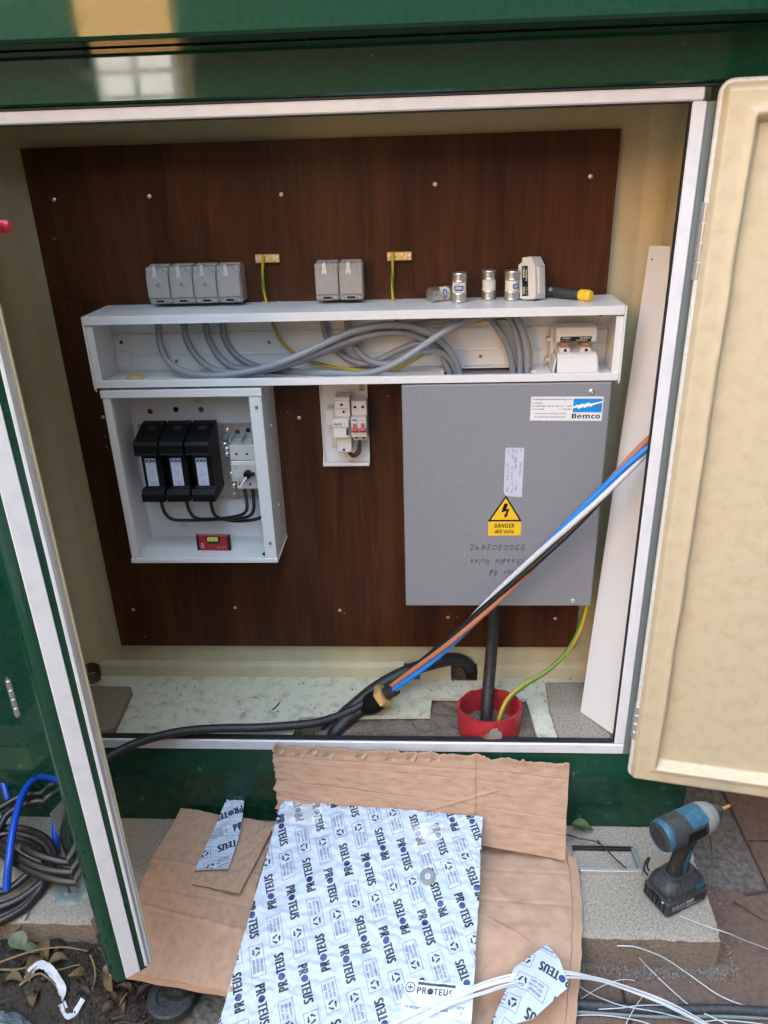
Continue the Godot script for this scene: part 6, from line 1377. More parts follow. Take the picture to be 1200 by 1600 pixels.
func driver():
	var t := thing("impact_driver", "blue and black cordless impact driver standing on its battery at the right", "power tool", Vector3(0.769, 0.001, 0.2265))
	t.rotation_degrees.y = 27.0
	var g := Geo.new(); g.box(xf(Vector3(0, 0.020, 0)), Vector3(0.115, 0.040, 0.077), 0.005); g.bx(-0.052, 0.055, 0.038, 0.050, -0.034, 0.034, 0.003)
	var bat := obj("battery", g, M.tool_dark, t)
	g = Geo.new()
	for k in 6: g.bx(-0.0590, -0.0572, 0.010, 0.037, -0.030 + k * 0.0112, -0.027 + k * 0.0112, 0.0005)
	g.bx(-0.059, -0.057, 0.030, 0.039, -0.012, 0.012, 0.001); obj("battery_rib", g, M.black, bat)
	g = Geo.new(); g.lathe([Vector2(0.0028, 0), Vector2(0.0028, 0.0008), Vector2(0, 0.001)], along(Vector3(-0.0575, 0.034, 0.022), Vector3(-1, 0, 0)), 10); obj("charge_button", g, M.white_plastic, bat)
	var im := canvas(256, 72, Color(0.10, 0.105, 0.11)); var ink := Color(0.72, 0.74, 0.74)
	faint(im, 16, 12, 150, 24, ink); stroke(im, Vector2(12, 48), Vector2(180, 48), 3, ink); faint(im, 120, 52, 80, 12, ink); stroke(im, Vector2(70, 62), Vector2(240, 62), 3, Color(0.6, 0.6, 0.6))
	g = Geo.new(); g.quad(Vector3(-0.050, 0.006, 0.0387), Vector3(0.048, 0.006, 0.0387), Vector3(0.048, 0.034, 0.0387), Vector3(-0.050, 0.034, 0.0387), Vector3(0, 0, 1), true); obj("battery_print", g, tex_mat(done(im), 0.45), bat)
	# foot that takes the battery
	g = Geo.new()
	ring_sheet(g, func(a: float, v: float) -> Vector3:
		var k := 1.0 - 0.40 * smoothstep(0.25, 1.0, v) - 0.02 * (1.0 - v)
		var p := sup(a, 0.057 * k, 0.0385 * k, 3.6)
		return Vector3(p.x - 0.004 * v, 0.044 + 0.042 * v, p.y), 10)
	var foot := obj("foot", g, M.tool_dark, t)
	g = Geo.new()
	g.sheet(func(u: float, v: float) -> Vector3:
		var a := lerpf(1.45, 0.35, u)
		var vv := lerpf(0.02, 0.42, v); var k := 1.0 - 0.40 * smoothstep(0.25, 1.0, vv) - 0.02 * (1.0 - vv)
		var p := sup(a, 0.0576 * k + 0.0006, 0.039 * k + 0.0006, 3.6)
		return Vector3(p.x - 0.004 * vv, 0.044 + 0.042 * vv + 0.0004, p.y), 14, 4, 0.0)
	obj("blue_panel", g, M.teal, foot)
	# handle
	g = Geo.new()
	ring_sheet(g, func(a: float, v: float) -> Vector3:
		var wob := 0.002 * sin(v * 9.0)
		var p := sup(a, 0.0215 + 0.004 * smoothstep(0.3, 0.0, v) + 0.006 * smoothstep(0.75, 1.0, v) + wob, 0.0165 + 0.004 * smoothstep(0.2, 0.0, v) + 0.004 * smoothstep(0.8, 1.0, v), 2.4)
		return Vector3(p.x - 0.006 + 0.016 * v, 0.074 + 0.118 * v, p.y), 14)
	var hn := obj("handle", g, M.black_dull, t)
	g = Geo.new(); g.prism(v2([-0.006, 0.082, 0.004, 0.086, 0.002, 0.104, 0.010, 0.135, 0.008, 0.155, -0.002, 0.140, -0.008, 0.112, -0.003, 0.100]), 0.0012, xf(Vector3(0.0, 0, 0.0166))); obj("blue_inlay", g, M.teal, hn)
	g = Geo.new(); g.prism(v2([0.014, 0.150, 0.034, 0.150, 0.028, 0.165, 0.033, 0.184, 0.014, 0.184]), 0.016, xf(Vector3(0, 0, -0.008))); obj("trigger", g, M.tool_dark, hn)
	# head along local x
	var hx := Transform3D(Basis(Vector3(0, -1, 0), Vector3(1, 0, 0), Vector3(0, 0, 1)), Vector3(0, 0.214, 0))
	g = Geo.new(); g.lathe([Vector2(0.0, -0.0755), Vector2(0.020, -0.0755), Vector2(0.0285, -0.073), Vector2(0.0325, -0.067), Vector2(0.0345, -0.055), Vector2(0.0350, -0.035), Vector2(0.0345, -0.012), Vector2(0.0345, 0.022), Vector2(0.033, 0.030)], hx, 36); g.bx(-0.045, 0.036, 0.178, 0.20, -0.020, 0.020, 0.006)
	var head := obj("motor_housing", g, M.tool_dark, t)
	g = Geo.new(); g.lathe([Vector2(0.0295, -0.0735), Vector2(0.0305, -0.0745), Vector2(0.0325, -0.0715), Vector2(0.0338, -0.068), Vector2(0.0345, -0.063)], hx, 36, false); obj("rear_ring", g, M.teal, head)
	g = Geo.new(); g.lathe([Vector2(0.0, -0.0762), Vector2(0.018, -0.0762), Vector2(0.019, -0.0755)], hx, 28, false); obj("rear_cap", g, M.black_dull, head)
	g = Geo.new()
	g.sheet(func(u: float, v: float) -> Vector3:
		var a := lerpf(-0.75, 0.95, v); var x := lerpf(-0.020 + 0.006 * v, 0.031, u)
		return Vector3(x, 0.214 + cos(a) * 0.0358, sin(a) * 0.0358), 8, 18, 0.0015)
	obj("blue_panel", g, M.teal, head)
	g = Geo.new()
	g.sheet(func(u: float, v: float) -> Vector3:
		var a := lerpf(1.15, 1.75, v); var x := lerpf(-0.028, 0.020, u)
		return Vector3(x, 0.214 + cos(a) * 0.0356, sin(a) * 0.0356), 8, 8, 0.0015)
	obj("side_panel", g, M.black, head)
	g = Geo.new(); g.lathe([Vector2(0.0340, 0.029), Vector2(0.0350, 0.031), Vector2(0.0335, 0.048), Vector2(0.0285, 0.062), Vector2(0.0205, 0.071), Vector2(0.018, 0.072)], hx, 36, false); obj("hammer_case", g, M.tool_grey, head)
	g = Geo.new(); g.lathe([Vector2(0.0225, 0.066), Vector2(0.0205, 0.074), Vector2(0.0165, 0.082), Vector2(0.0125, 0.084), Vector2(0.0115, 0.094), Vector2(0.0095, 0.096), Vector2(0, 0.096)], hx, 30); obj("nose", g, M.tool_dark, head)
	g = Geo.new(); g.lathe([Vector2(0.0034, 0.094), Vector2(0.0036, 0.096), Vector2(0.0036, 0.119), Vector2(0.003, 0.121)], hx, 10); var bit := obj("bit", g, mat(lin(0.72, 0.36, 0.06), 0.35, 0.6), t)
	g = Geo.new(); g.lathe([Vector2(0.0028, 0.121), Vector2(0.0026, 0.127), Vector2(0.001, 0.132)], hx, 8); obj("bit_tip", g, M.tool_dark, bit)
	for q in [[-0.052, 0.021, 0.031], [-0.010, 0.006, 0.0345], [0.022, 0.0, 0.035]]:
		g = Geo.new(); g.lathe([Vector2(0.0036, 0), Vector2(0.0036, 0.0012), Vector2(0.002, 0.0012), Vector2(0.0018, 0.0004), Vector2(0, 0.0004)], along(Vector3(q[0], 0.214 - q[1], q[2] - 0.001), Vector3(0, -0.3, 1)), 12); obj("case_screw", g, M.black, head)
	for k in 4:
		g = Geo.new(); g.box(xf(Vector3(-0.034 + k * 0.008, 0.196, 0.0305), 28, 0, 0), Vector3(0.0035, 0.014, 0.003), 0.0008); obj("vent", g, M.black, head)
	g = Geo.new()
	for y in [0.1905, 0.1885]: g.bx(-0.04, 0.034, y, y + 0.0008, 0.0195, 0.0212, 0.0002)
	obj("seam", g, M.tool_grey, head)
	# belt hook
	g = Geo.new(); g.tube(curve(pl([-0.050, 0.052, -0.036, -0.056, 0.066, -0.043, -0.050, 0.086, -0.046, -0.044, 0.092, -0.046, -0.042, 0.086, -0.046, -0.046, 0.070, -0.045, -0.044, 0.058, -0.040]), 5), 0.0022, 8); obj("belt_hook", g, M.core_black, t)

# ------------------------------------------------------------------ leaves and twigs
func leaf_geo(len: float, wid: float, bend: float, fold: float) -> Geo:
	var g := Geo.new()
	g.sheet(func(u: float, v: float) -> Vector3:
		var w := wid * sin(PI * pow(v, 0.75)) * (1.0 - 0.25 * v) + 0.0006
		var s := (u - 0.5) * 2.0
		return Vector3(s * w * 0.5, absf(s) * fold * w + bend * sin(v * PI) * len + sin(v * 17.0 + s * 3.0) * len * 0.012, (v - 0.5) * len), 6, 12, 0.0)
	return g
func put_leaf(label: String, at: Vector3, rot: Vector3, len: float, wid: float, m: Material, bend := 0.1, fold := 0.15):
	var o := obj("leaf", leaf_geo(len, wid, bend, fold), m)
	o.position = at; o.rotation_degrees = rot
	tag(o, label, "leaf")
func put_twig(label: String, a: Array, r: float, m: Material, r2 := -1.0):
	var g := Geo.new(); g.tube(curve(pl(a), 5), r, 6, r * 0.5 if r2 < 0.0 else r2)
	tag(obj("twig", g, m), label, "twig")
func pl2(a: Array, b: Array) -> Array: return a + b
func put_wire(label: String, a: Array, r: float, m: Material, cat := "wire", called := "white_wire", group := "loose white wires"):
	var g := Geo.new(); g.tube(curve(pl(a), 8), r, 8)
	tag(obj(called, g, m), label, cat, group)

func band(called: String, label: String, a: Array, w0: float, w1: float, m: Material, roll := 0.0, cat := "strap", ripple := 0.0):
	var p := curve(pl(a), 8); var g := Geo.new()
	g.sheet(func(u: float, v: float) -> Vector3:
		var f := v * (p.size() - 1); var i := mini(int(f), p.size() - 2); var q := p[i].lerp(p[i + 1], f - i)
		var d := (p[mini(i + 1, p.size() - 1)] - p[maxi(i - 1, 0)]).normalized()
		var s := d.cross(Vector3.UP).normalized().rotated(d, roll + ripple * sin(v * 21.0))
		var w := lerpf(w0, w1, v)
		return q + s * (u - 0.5) * w + Vector3.UP * (absf(u - 0.5) * w * 0.25 + ripple * 0.003 * sin(v * 60.0 + u * 9.0)), 4, 90, 0.0006)
	tag(obj(called, g, m), label, cat)

# flat strap frayed into a few narrow ribbons, as one thing
func strap(label: String, a: Array, width: float, n: int):
	var p := curve(pl(a), 8); var g := Geo.new()
	for k in n:
		var o := (k - (n - 1) * 0.5) / n * width
		g.sheet(func(u: float, v: float) -> Vector3:
			var f := v * (p.size() - 1); var i := mini(int(f), p.size() - 2); var q := p[i].lerp(p[i + 1], f - i)
			var d := (p[mini(i + 1, p.size() - 1)] - p[maxi(i - 1, 0)]).normalized()
			var roll := 0.35 * sin(v * 4.0 + 1.0) + 0.25 * sin(v * 17.0 + k * 1.9)
			var s := d.cross(Vector3.UP).normalized().rotated(d, roll)
			var spread := 1.0 + 0.3 * sin(v * 6.0 + k) + 0.5 * smoothstep(0.75, 1.0, v)
			return q + s * (o * spread + (u - 0.5) * width / n * 1.15) + Vector3.UP * (0.0012 * k * sin(v * 9.0 + k * 2.0) + 0.002), 1, 110, 0.0003)
	tag(obj("white_strap", g, M.strap), label, "strap", "")

# ------------------------------------------------------------------ right front: frame, wires, hose
func right_corner():
	var t := thing("steel_rectangle", "open rectangular polished metal frame lying on the step beside the cardboard", "frame", Vector3(0.64, 0.003, 0.145))
	var g := Geo.new()
	g.bx(0.566, 0.708, 0.001, 0.010, 0.100, 0.108, 0.0006); obj("rail", g, M.core_black, t, true)
	g = Geo.new(); g.bx(0.572, 0.712, 0.001, 0.012, 0.164, 0.174, 0.0006); obj("rail", g, M.steel, t, true)
	g = Geo.new(); g.box(xf(Vector3(0.7085, 0.006, 0.137), 0, 3, 0), Vector3(0.008, 0.010, 0.066), 0.0006); obj("end_rail", g, M.jamb, t, true)
	g = Geo.new(); g.tube(curve(pl([0.5497, 0.013, 0.0676, 0.5847, 0.016, 0.0851, 0.6229, 0.02, 0.0974, 0.6303, 0.022, 0.1047, 0.6441, 0.02, 0.1249, 0.6609, 0.018, 0.15, 0.6759, 0.02, 0.1726]), 6), 0.0018, 6); g.lathe([Vector2(0.001, -0.004), Vector2(0.004, -0.002), Vector2(0.0042, 0.002), Vector2(0.001, 0.005)], xf(pl([0.6265, 0.022, 0.101])[0], 20, 0, 60), 10)
	tag(obj("knotted_string", g, M.core_black), "knotted black cord lying over the metal frame", "cord")
	put_leaf("green curled leaf on the step beside the plinth, right of the cardboard", Vector3(0.600, 0.012, 0.048), Vector3(8, 78, 14), 0.055, 0.030, M.leaf, 0.12, 0.35)
	var z := -.086
	put_wire("long white wire leaving from under the battery toward the right edge", [0.7658, 0.004, 0.2793, 0.8103, 0.004, 0.301, 0.8574, 0.004, 0.3192, 0.8941, -0.03, 0.3064, 0.9635, -0.082, 0.2891, 1.0084, -0.083, 0.3123], 0.0011, M.film)
	put_wire("thick white wire curving down from the step's front face to the right edge", pl2([0.6192, -0.0118, 0.342, 0.6539, -0.0125, 0.342, 0.6888, -0.0272, 0.342, 0.7245, -0.0481, 0.342], [0.7786, -0.083, 0.3547, 0.8192, -0.083, 0.3921, 0.8633, -0.083, 0.4133, 0.9227, -0.083, 0.4246]), 0.0014, M.film)
	put_wire("white wire running from the step's foot down to the front right", pl2([0.6685, -0.0441, 0.345], [0.6998, -0.082, 0.3492, 0.724, -0.082, 0.382, 0.7566, -0.078, 0.4237, 0.7889, -0.078, 0.442, 0.8325, -0.08, 0.4621, 0.8887, -0.083, 0.4782]), 0.0013, M.film)
	put_wire("white wire crossing under the flat white strap from the cardboard", [0.5257, -0.08, 0.3781, 0.5611, -0.08, 0.4017, 0.5973, -0.066, 0.4284, 0.6296, -0.064, 0.4378, 0.6863, -0.07, 0.4425, 0.7425, -0.08, 0.4498, 0.8058, -0.083, 0.4685], 0.0011, M.film)
	put_wire("thin curled white wire beside the folded cardboard edge", [0.5131, -0.083, 0.4292, 0.5477, -0.083, 0.4042, 0.5916, -0.08, 0.3817, 0.6271, -0.078, 0.3709, 0.6573, -0.082, 0.3687], 0.0009, M.film)
	put_wire("white wire arching low over the black hose", [0.5661, -0.072, 0.4385, 0.611, -0.068, 0.4371, 0.6504, -0.066, 0.432, 0.7025, -0.068, 0.4291, 0.7468, -0.074, 0.433], 0.0011, M.film)
	put_wire("bottom white wire, nearest the front edge of the photograph", [0.5076, -0.083, 0.4462, 0.5597, -0.083, 0.4434, 0.604, -0.083, 0.4458, 0.6529, -0.083, 0.4545, 0.6923, -0.083, 0.4721], 0.0012, M.film)
	put_wire("thin straight white wire crossing upright between strap and hose", [0.6619, -0.066, 0.4119, 0.6386, -0.064, 0.4375, 0.6217, -0.07, 0.4572, 0.6056, -0.08, 0.4766], 0.0009, M.film)
	put_wire("short white wire at the bottom right corner", [0.7528, -0.08, 0.4571, 0.7998, -0.08, 0.4481, 0.8556, -0.08, 0.4501, 0.8974, -0.08, 0.4551], 0.0012, M.film)
	# flat white strap
	strap("long flat white plastic strap crossing the cardboard and the paving", [0.1221, -0.03, 0.5292, 0.1837, -0.022, 0.5031, 0.2468, -0.014, 0.4762, 0.3111, -0.006, 0.4525, 0.3761, 0.002, 0.4349, 0.4409, 0.006, 0.4264, 0.5058, 0.004, 0.4205, 0.5608, -0.02, 0.4107, 0.6273, -0.045, 0.4121, 0.6898, -0.06, 0.4255, 0.7413, -0.068, 0.4485, 0.7892, -0.072, 0.4757], 0.016, 5)
	strap("second thinner layer of the white strap, folded against the long one", [0.1592, -0.026, 0.5233, 0.2088, -0.018, 0.4999, 0.2593, -0.01, 0.4822, 0.3169, -0.003, 0.4621, 0.3749, 0.004, 0.4468, 0.4267, 0.007, 0.4368], 0.008, 3)
	# black hose and its partner cable along the bottom
	put_wire("dark hose lying on the paving at the bottom right", [0.4981, -0.078, 0.4236, 0.5625, -0.078, 0.4269, 0.6326, -0.078, 0.4314, 0.703, -0.078, 0.4318, 0.7808, -0.078, 0.4282, 0.8446, -0.078, 0.4275, 0.9316, -0.078, 0.4313], 0.0098, M.tool_dark, "hose", "dark_hose", "")
	put_wire("grey cable lying in front of the dark hose at the bottom right", [0.4965, -0.085, 0.4362, 0.5609, -0.085, 0.4382, 0.6312, -0.085, 0.4399, 0.7011, -0.085, 0.4416, 0.7786, -0.085, 0.438, 0.8422, -0.085, 0.4373, 0.93, -0.085, 0.4384], 0.0042, M.jamb, "cable", "grey_flex", "")
	put_twig("dark twig hanging over the step's right edge behind the driver", [0.9063, 0.01, 0.0214, 0.9183, -0.03, 0.0258, 0.9245, -0.07, 0.0386, 0.9173, -0.082, 0.0703], 0.003, M.twig)
	put_twig("short brown twig on the paving at the right edge", [0.9666, -0.084, 0.1487, 0.9881, -0.084, 0.1465, 1.008, -0.084, 0.1407, 1.0466, -0.084, 0.1363], 0.003, M.twig)
	put_twig("long thin dark twig on the paving right of the step", [0.9335, -0.085, 0.1677, 0.9539, -0.085, 0.1874, 0.9747, -0.085, 0.2083, 1.0022, -0.085, 0.2286], 0.0016, M.twig)
	# mortar rubble along the foot of the step
	g = Geo.new()
	for i in 900:
		var q := Vector3(rng.randf_range(0.50, 0.885), -0.088 + rng.randf() * 0.004, 0.333 + absf(rng.randfn()) * 0.016)
		if rng.randf() < 0.3: q = Vector3(0.872 + absf(rng.randfn()) * 0.014, -0.088, rng.randf_range(0.05, 0.34))
		if rng.randf() < 0.12: q = Vector3(rng.randf_range(0.5, 1.2), -0.0885, rng.randf_range(0.0, 0.5))
		var s := rng.randf_range(0.0015, 0.0055) * (0.6 if rng.randf() < 0.6 else 1.0)
		g.box(Transform3D(Basis.from_euler(Vector3(rng.randf() * 3, rng.randf() * 6, rng.randf() * 3)), q), Vector3(s, s * 0.7, s * 1.2), s * 0.2)
	var o := obj("rubble", g, M.concrete_face); tag(o, "crumbled mortar along the foot of the concrete step", "rubble"); o.set_meta("kind", "stuff")
	g = Geo.new(); var fn := FastNoiseLite.new(); fn.seed = 33; fn.frequency = 14.0; fn.fractal_octaves = 4
	g.sheet(func(u: float, v: float) -> Vector3:
		var x := lerpf(0.45, 0.96, u); var z2 := lerpf(0.32, 0.40, v)
		return Vector3(x + 0.02 * sin(v * 9), -0.0965 + 0.012 * (1.0 - v) + fn.get_noise_2d(x, z2) * 0.006 - 0.02 * smoothstep(0.45, 0.9, v + fn.get_noise_2d(x * 0.4, 5.0) * 0.3) - 0.03 * smoothstep(0.80, 0.92, u), z2), 60, 14, 0.0)
	struct("mortar_bed", g, M.ground)

# ------------------------------------------------------------------ left front: coils, hose, litter
func loop(c: Vector3, rx: float, rz: float, a0: float, a1: float, tilt: float, rise := 0.0) -> Array:
	var r := []
	for i in 25:
		var a := lerpf(a0, a1, i / 24.0)
		r.append_array([c.x + cos(a) * rx, c.y + sin(a) * tilt + rise * i / 24.0, c.z + sin(a) * rz])
	return r
func left_corner():
	# dark coiled cable, a few loops that can be told apart
	var P := [
		["broad front loop of dark coiled cable reaching behind the left door", [-0.8769, 0.06, 0.1956, -0.8233, 0.06, 0.1795, -0.7438, 0.055, 0.2154, -0.6873, 0.05, 0.2398, -0.6287, 0.045, 0.2549, -0.5768, 0.04, 0.2563, -0.5244, 0.035, 0.2406, -0.4779, 0.03, 0.2054], 0.0105],
		["loop of dark cable just above the broad front one", [-0.8658, 0.075, 0.1523, -0.7776, 0.07, 0.1874, -0.7157, 0.066, 0.2207, -0.6636, 0.06, 0.2373, -0.6098, 0.055, 0.2422, -0.562, 0.05, 0.2333, -0.5099, 0.04, 0.1968], 0.0095],
		["short end of dark cable with a cut tip among the coils", [-0.723, 0.078, 0.197, -0.6868, 0.076, 0.2126, -0.6464, 0.07, 0.2208, -0.6097, 0.062, 0.2218, -0.5769, 0.055, 0.2132, -0.5274, 0.045, 0.1889], 0.0095],
		["round loop of dark cable at the middle of the coils", [-0.8529, 0.05, 0.1289, -0.8111, 0.05, 0.1161, -0.7626, 0.048, 0.1172, -0.7091, 0.045, 0.1367, -0.67, 0.04, 0.1693, -0.6549, 0.035, 0.205, -0.6663, 0.03, 0.2294], 0.0095],
		["inner loop of dark cable inside the round one", [-0.8649, 0.03, 0.1459, -0.8093, 0.03, 0.1291, -0.759, 0.028, 0.1339, -0.7153, 0.025, 0.1533, -0.6892, 0.022, 0.1836], 0.0095],
		["high arch of dark cable under the blue hose", [-0.8453, 0.04, 0.1771, -0.8218, 0.06, 0.1374, -0.8088, 0.08, 0.1003, -0.7728, 0.09, 0.0765, -0.7316, 0.085, 0.0623, -0.6979, 0.06, 0.058, -0.6552, 0.03, 0.0758], 0.0095],
		["back arch of dark cable along the plinth", [-0.8879, 0.06, 0.1192, -0.8385, 0.08, 0.0805, -0.7932, 0.09, 0.0516, -0.7385, 0.08, 0.0319, -0.6739, 0.05, 0.0222], 0.0095],
		["dark cable sweeping down toward the lower left corner", [-0.6571, 0.03, 0.2327, -0.6772, 0.02, 0.2594, -0.7091, 0.014, 0.2888, -0.7517, 0.012, 0.3079, -0.814, 0.012, 0.3288], 0.0105],
		["lower sweep of dark cable beside the step's front edge", [-0.6615, 0.022, 0.2435, -0.6741, 0.014, 0.278, -0.7019, 0.012, 0.3131, -0.744, 0.012, 0.3364, -0.8026, 0.012, 0.3489], 0.0105],
		["outermost sweep of dark cable at the step's front left edge", [-0.6675, 0.016, 0.2593, -0.6798, 0.012, 0.2979, -0.7084, 0.012, 0.3292, -0.7539, 0.012, 0.3584, -0.8056, 0.012, 0.369], 0.0105],
		["upper sweep of dark cable below the blue hose's end", [-0.6965, 0.04, 0.2316, -0.7205, 0.03, 0.2584, -0.7507, 0.025, 0.2754, -0.8061, 0.02, 0.2862], 0.0095]]
	for q in P:
		var g := Geo.new(); g.tube(curve(pl(q[1]), 8), q[2] * 0.93, 14)
		tag(obj("coiled_cable", g, M.coil), q[0], "cable", "coiled dark cables at the lower left")
	var g := Geo.new(); g.tube(curve(pl([-0.7343, 0.03, 0.2757, -0.7343, 0.05, 0.2634, -0.7328, 0.085, 0.2412, -0.7413, 0.11, 0.2006, -0.7532, 0.125, 0.1484, -0.767, 0.13, 0.0829, -0.7662, 0.125, 0.0329, -0.7436, 0.115, 0.0043, -0.7084, 0.11, -0.0083]), 8), 0.0088, 12)
	tag(obj("blue_hose", g, M.blue_hose), "bright blue hose arching over the dark coils", "hose", "blue hoses")
	g = Geo.new(); g.tube(curve(pl([-0.7119, 0.035, 0.0716, -0.7043, 0.024, 0.0936, -0.6931, 0.014, 0.1198, -0.6785, 0.01, 0.1504]), 6), 0.0088, 12)
	tag(obj("blue_hose", g, M.blue_hose), "short blue hose end on the step beside the left door", "hose", "blue hoses")
	g = Geo.new(); g.tube(curve(pl([-0.9066, 0.14, -0.0137, -0.8633, 0.12, 0.014, -0.8384, 0.09, 0.044, -0.8271, 0.06, 0.0607]), 6), 0.0078, 12)
	tag(obj("blue_hose", g, M.blue_hose), "blue hose in the shade against the cabinet at the left edge", "hose", "blue hoses")
	# mortar splash on the step
	var fn := FastNoiseLite.new(); fn.seed = 8; fn.frequency = 26.0; fn.fractal_octaves = 3
	g = Geo.new()
	g.sheet(func(u: float, v: float) -> Vector3:
		var a := u * TAU; var r := 0.034 * (1.0 + 0.35 * sin(a * 2.0 + 0.6) + 0.22 * sin(a * 3.0 + 2.0) + 0.3 * fn.get_noise_2d(cos(a) * 0.1, sin(a) * 0.1)) * v
		return Vector3(-0.607 + cos(a) * r, -0.001 + 0.006 * (1.0 - pow(v, 5.0)) + fn.get_noise_2d(cos(a) * r, sin(a) * r) * 0.0015, 0.262 + sin(a) * r * 0.9), 40, 6, 0.0)
	tag(obj("mortar_splash", g, M.jamb), "grey splash of set mortar on the step left of the door", "mortar")
	# rubber foot under the cardboard
	var t := thing("rubber_disc", "dark rubber disc under the front edge of the brown cardboard piece", "disc", Vector3(-0.318, -0.086, 0.440))
	g = Geo.new(); g.lathe([Vector2(0.046, 0), Vector2(0.050, 0.004), Vector2(0.050, 0.020), Vector2(0.046, 0.024), Vector2(0.030, 0.0245), Vector2(0.028, 0.021), Vector2(0.0, 0.021)], Transform3D(), 36); obj("disc", g, M.tool_dark, t)
	g = Geo.new(); g.lathe([Vector2(0.043, 0), Vector2(0.043, 0.052), Vector2(0.030, 0.054), Vector2(0, 0.054)], xf(Vector3(0.012, -0.012, -0.03)), 28); obj("stub", g, M.black_dull, t)
	g = Geo.new(); g.box(xf(Vector3(-0.345, -0.086, 0.508), 4, 20, 0), Vector3(0.012, 0.003, 0.03), 0.001); tag(obj("white_chip", g, M.film), "small white plastic chip on the ground in front of the rubber disc", "chip")
	# soil and leaf litter in front of the step
	g = Geo.new()
	g.sheet(func(u: float, v: float) -> Vector3:
		var x := lerpf(-1.1, -0.28, u); var z := lerpf(0.325, 0.62, v)
		var h := 0.026 * (1.0 - smoothstep(0.3, 0.9, v)) * (1.0 - smoothstep(0.55, 0.95, u)) + 0.010 * (1.0 - smoothstep(0.35, 0.6, v)) - 0.016 * smoothstep(0.75, 1.0, v + 0.12 * fn.get_noise_2d(x * 0.5, 2.0))
		return Vector3(x, -0.094 + h + fn.get_noise_2d(x, z) * 0.012 - 0.02 * smoothstep(0.9, 1.0, u), z), 140, 60, 0.0)
	struct("soil", g, M.soil)
	g = Geo.new()
	for i in 900:
		var q := Vector3(rng.randf_range(-0.80, -0.34), -0.078 + rng.randf() * 0.012, rng.randf_range(0.335, 0.50))
		q.y -= 0.025 * smoothstep(0.42, 0.5, q.z)
		var s := rng.randf_range(0.002, 0.009)
		var b := Basis.from_euler(Vector3(rng.randf() * 3, rng.randf() * 6, rng.randf() * 3))
		if rng.randf() < 0.4: g.quad(q + b * Vector3(-s, 0, -s * 0.5), q + b * Vector3(s, 0, -s * 0.5), q + b * Vector3(s * 1.4, 0, s * 0.5), q + b * Vector3(-s * 0.6, 0.002, s * 0.7), Vector3.UP)
		else: g.box(Transform3D(b, q), Vector3(s, s * 0.5, s), s * 0.2)
	var o: Node3D = obj("litter", g, M.soil); tag(o, "dark crumbs and rotted leaf litter at the foot of the step, lower left", "leaf litter"); o.set_meta("kind", "stuff")
	g = Geo.new()
	for i in 420:
		var q := Vector3(rng.randf_range(-0.80, -0.36), -0.068 + rng.randf() * 0.012, rng.randf_range(0.335, 0.47)); q.y -= 0.02 * smoothstep(0.40, 0.47, q.z)
		var d := Vector3(rng.randfn(), rng.randfn() * 0.25, rng.randfn()).normalized() * rng.randf_range(0.008, 0.035)
		g.tube(PackedVector3Array([q, q + d * 0.5 + Vector3(0, 0.004, 0), q + d]), 0.0008, 4)
	o = obj("litter_stems", g, M.twig); tag(o, "fine dead stems among the leaf litter, lower left", "leaf litter"); o.set_meta("kind", "stuff")
	var dead := [[-0.62, 0.36, 0.05, 0.03], [-0.58, 0.385, 0.045, 0.026], [-0.66, 0.43, 0.05, 0.032], [-0.49, 0.372, 0.055, 0.024], [-0.45, 0.42, 0.045, 0.022], [-0.53, 0.41, 0.04, 0.02], [-0.60, 0.455, 0.042, 0.026], [-0.46, 0.36, 0.05, 0.028], [-0.42, 0.45, 0.035, 0.018], [-0.63, 0.40, 0.06, 0.03]]
	var dn := ["below the ivy leaf", "above the white torn tape", "at the bottom left above the bubble wrap", "under the door's lower corner, long and narrow", "right of the dark litter by the door", "in the middle of the litter", "left of the white tape's tail", "in the corner between step and door", "small, nearest the cardboard", "large, against the step at the left edge"]
	for i in dead.size():
		var q: Array = dead[i]
		put_leaf("curled dead brown leaf %s" % dn[i], Vector3(q[0], -0.052 - 0.02 * smoothstep(0.40, 0.47, q[1]), q[1]), Vector3(rng.randf_range(-25, 25), rng.randf_range(0, 360), rng.randf_range(-25, 25)), q[2], q[3], M.leaf_dead, 0.2, 0.4)
	var lm := [M.leaf_dead, M.leaf_brown, M.leaf_dark, M.leaf_brown, M.leaf_dark]
	for i in 46:
		var q := Vector3(rng.randf_range(-0.78, -0.36), 0, rng.randf_range(0.34, 0.47)); q.y = -0.064 - 0.022 * smoothstep(0.39, 0.47, q.z) + rng.randf() * 0.010
		var dl := obj("dead_leaf", leaf_geo(rng.randf_range(0.022, 0.05), rng.randf_range(0.012, 0.026), rng.randf_range(0.05, 0.3), rng.randf_range(0.1, 0.6)), lm[i % 5])
		dl.position = q; dl.rotation_degrees = Vector3(rng.randf_range(-40, 40), rng.randf() * 360, rng.randf_range(-40, 40))
		tag(dl, "small dead leaf in the dark litter at the foot of the step, lower left", "leaf", "dead leaves in the litter")
	put_leaf("variegated pale ivy leaf at the left edge in front of the step", Vector3(-0.672, -0.018, 0.366), Vector3(30, 70, -10), 0.050, 0.046, M.leaf_pale, 0.06, 0.1)
	put_leaf("smaller green ivy leaf below the variegated one at the left edge", Vector3(-0.640, -0.030, 0.372), Vector3(40, 150, 10), 0.042, 0.038, M.leaf_pale, 0.06, 0.1)
	put_leaf("dark green narrow leaf hanging beside the left door's lower corner", Vector3(-0.485, -0.035, 0.378), Vector3(35, 215, 20), 0.065, 0.030, M.leaf, 0.1, 0.3)
	put_leaf("yellowed leaf at the left door's lower corner", Vector3(-0.455, -0.055, 0.40), Vector3(10, 80, 10), 0.05, 0.024, M.twig_pale, 0.1, 0.3)
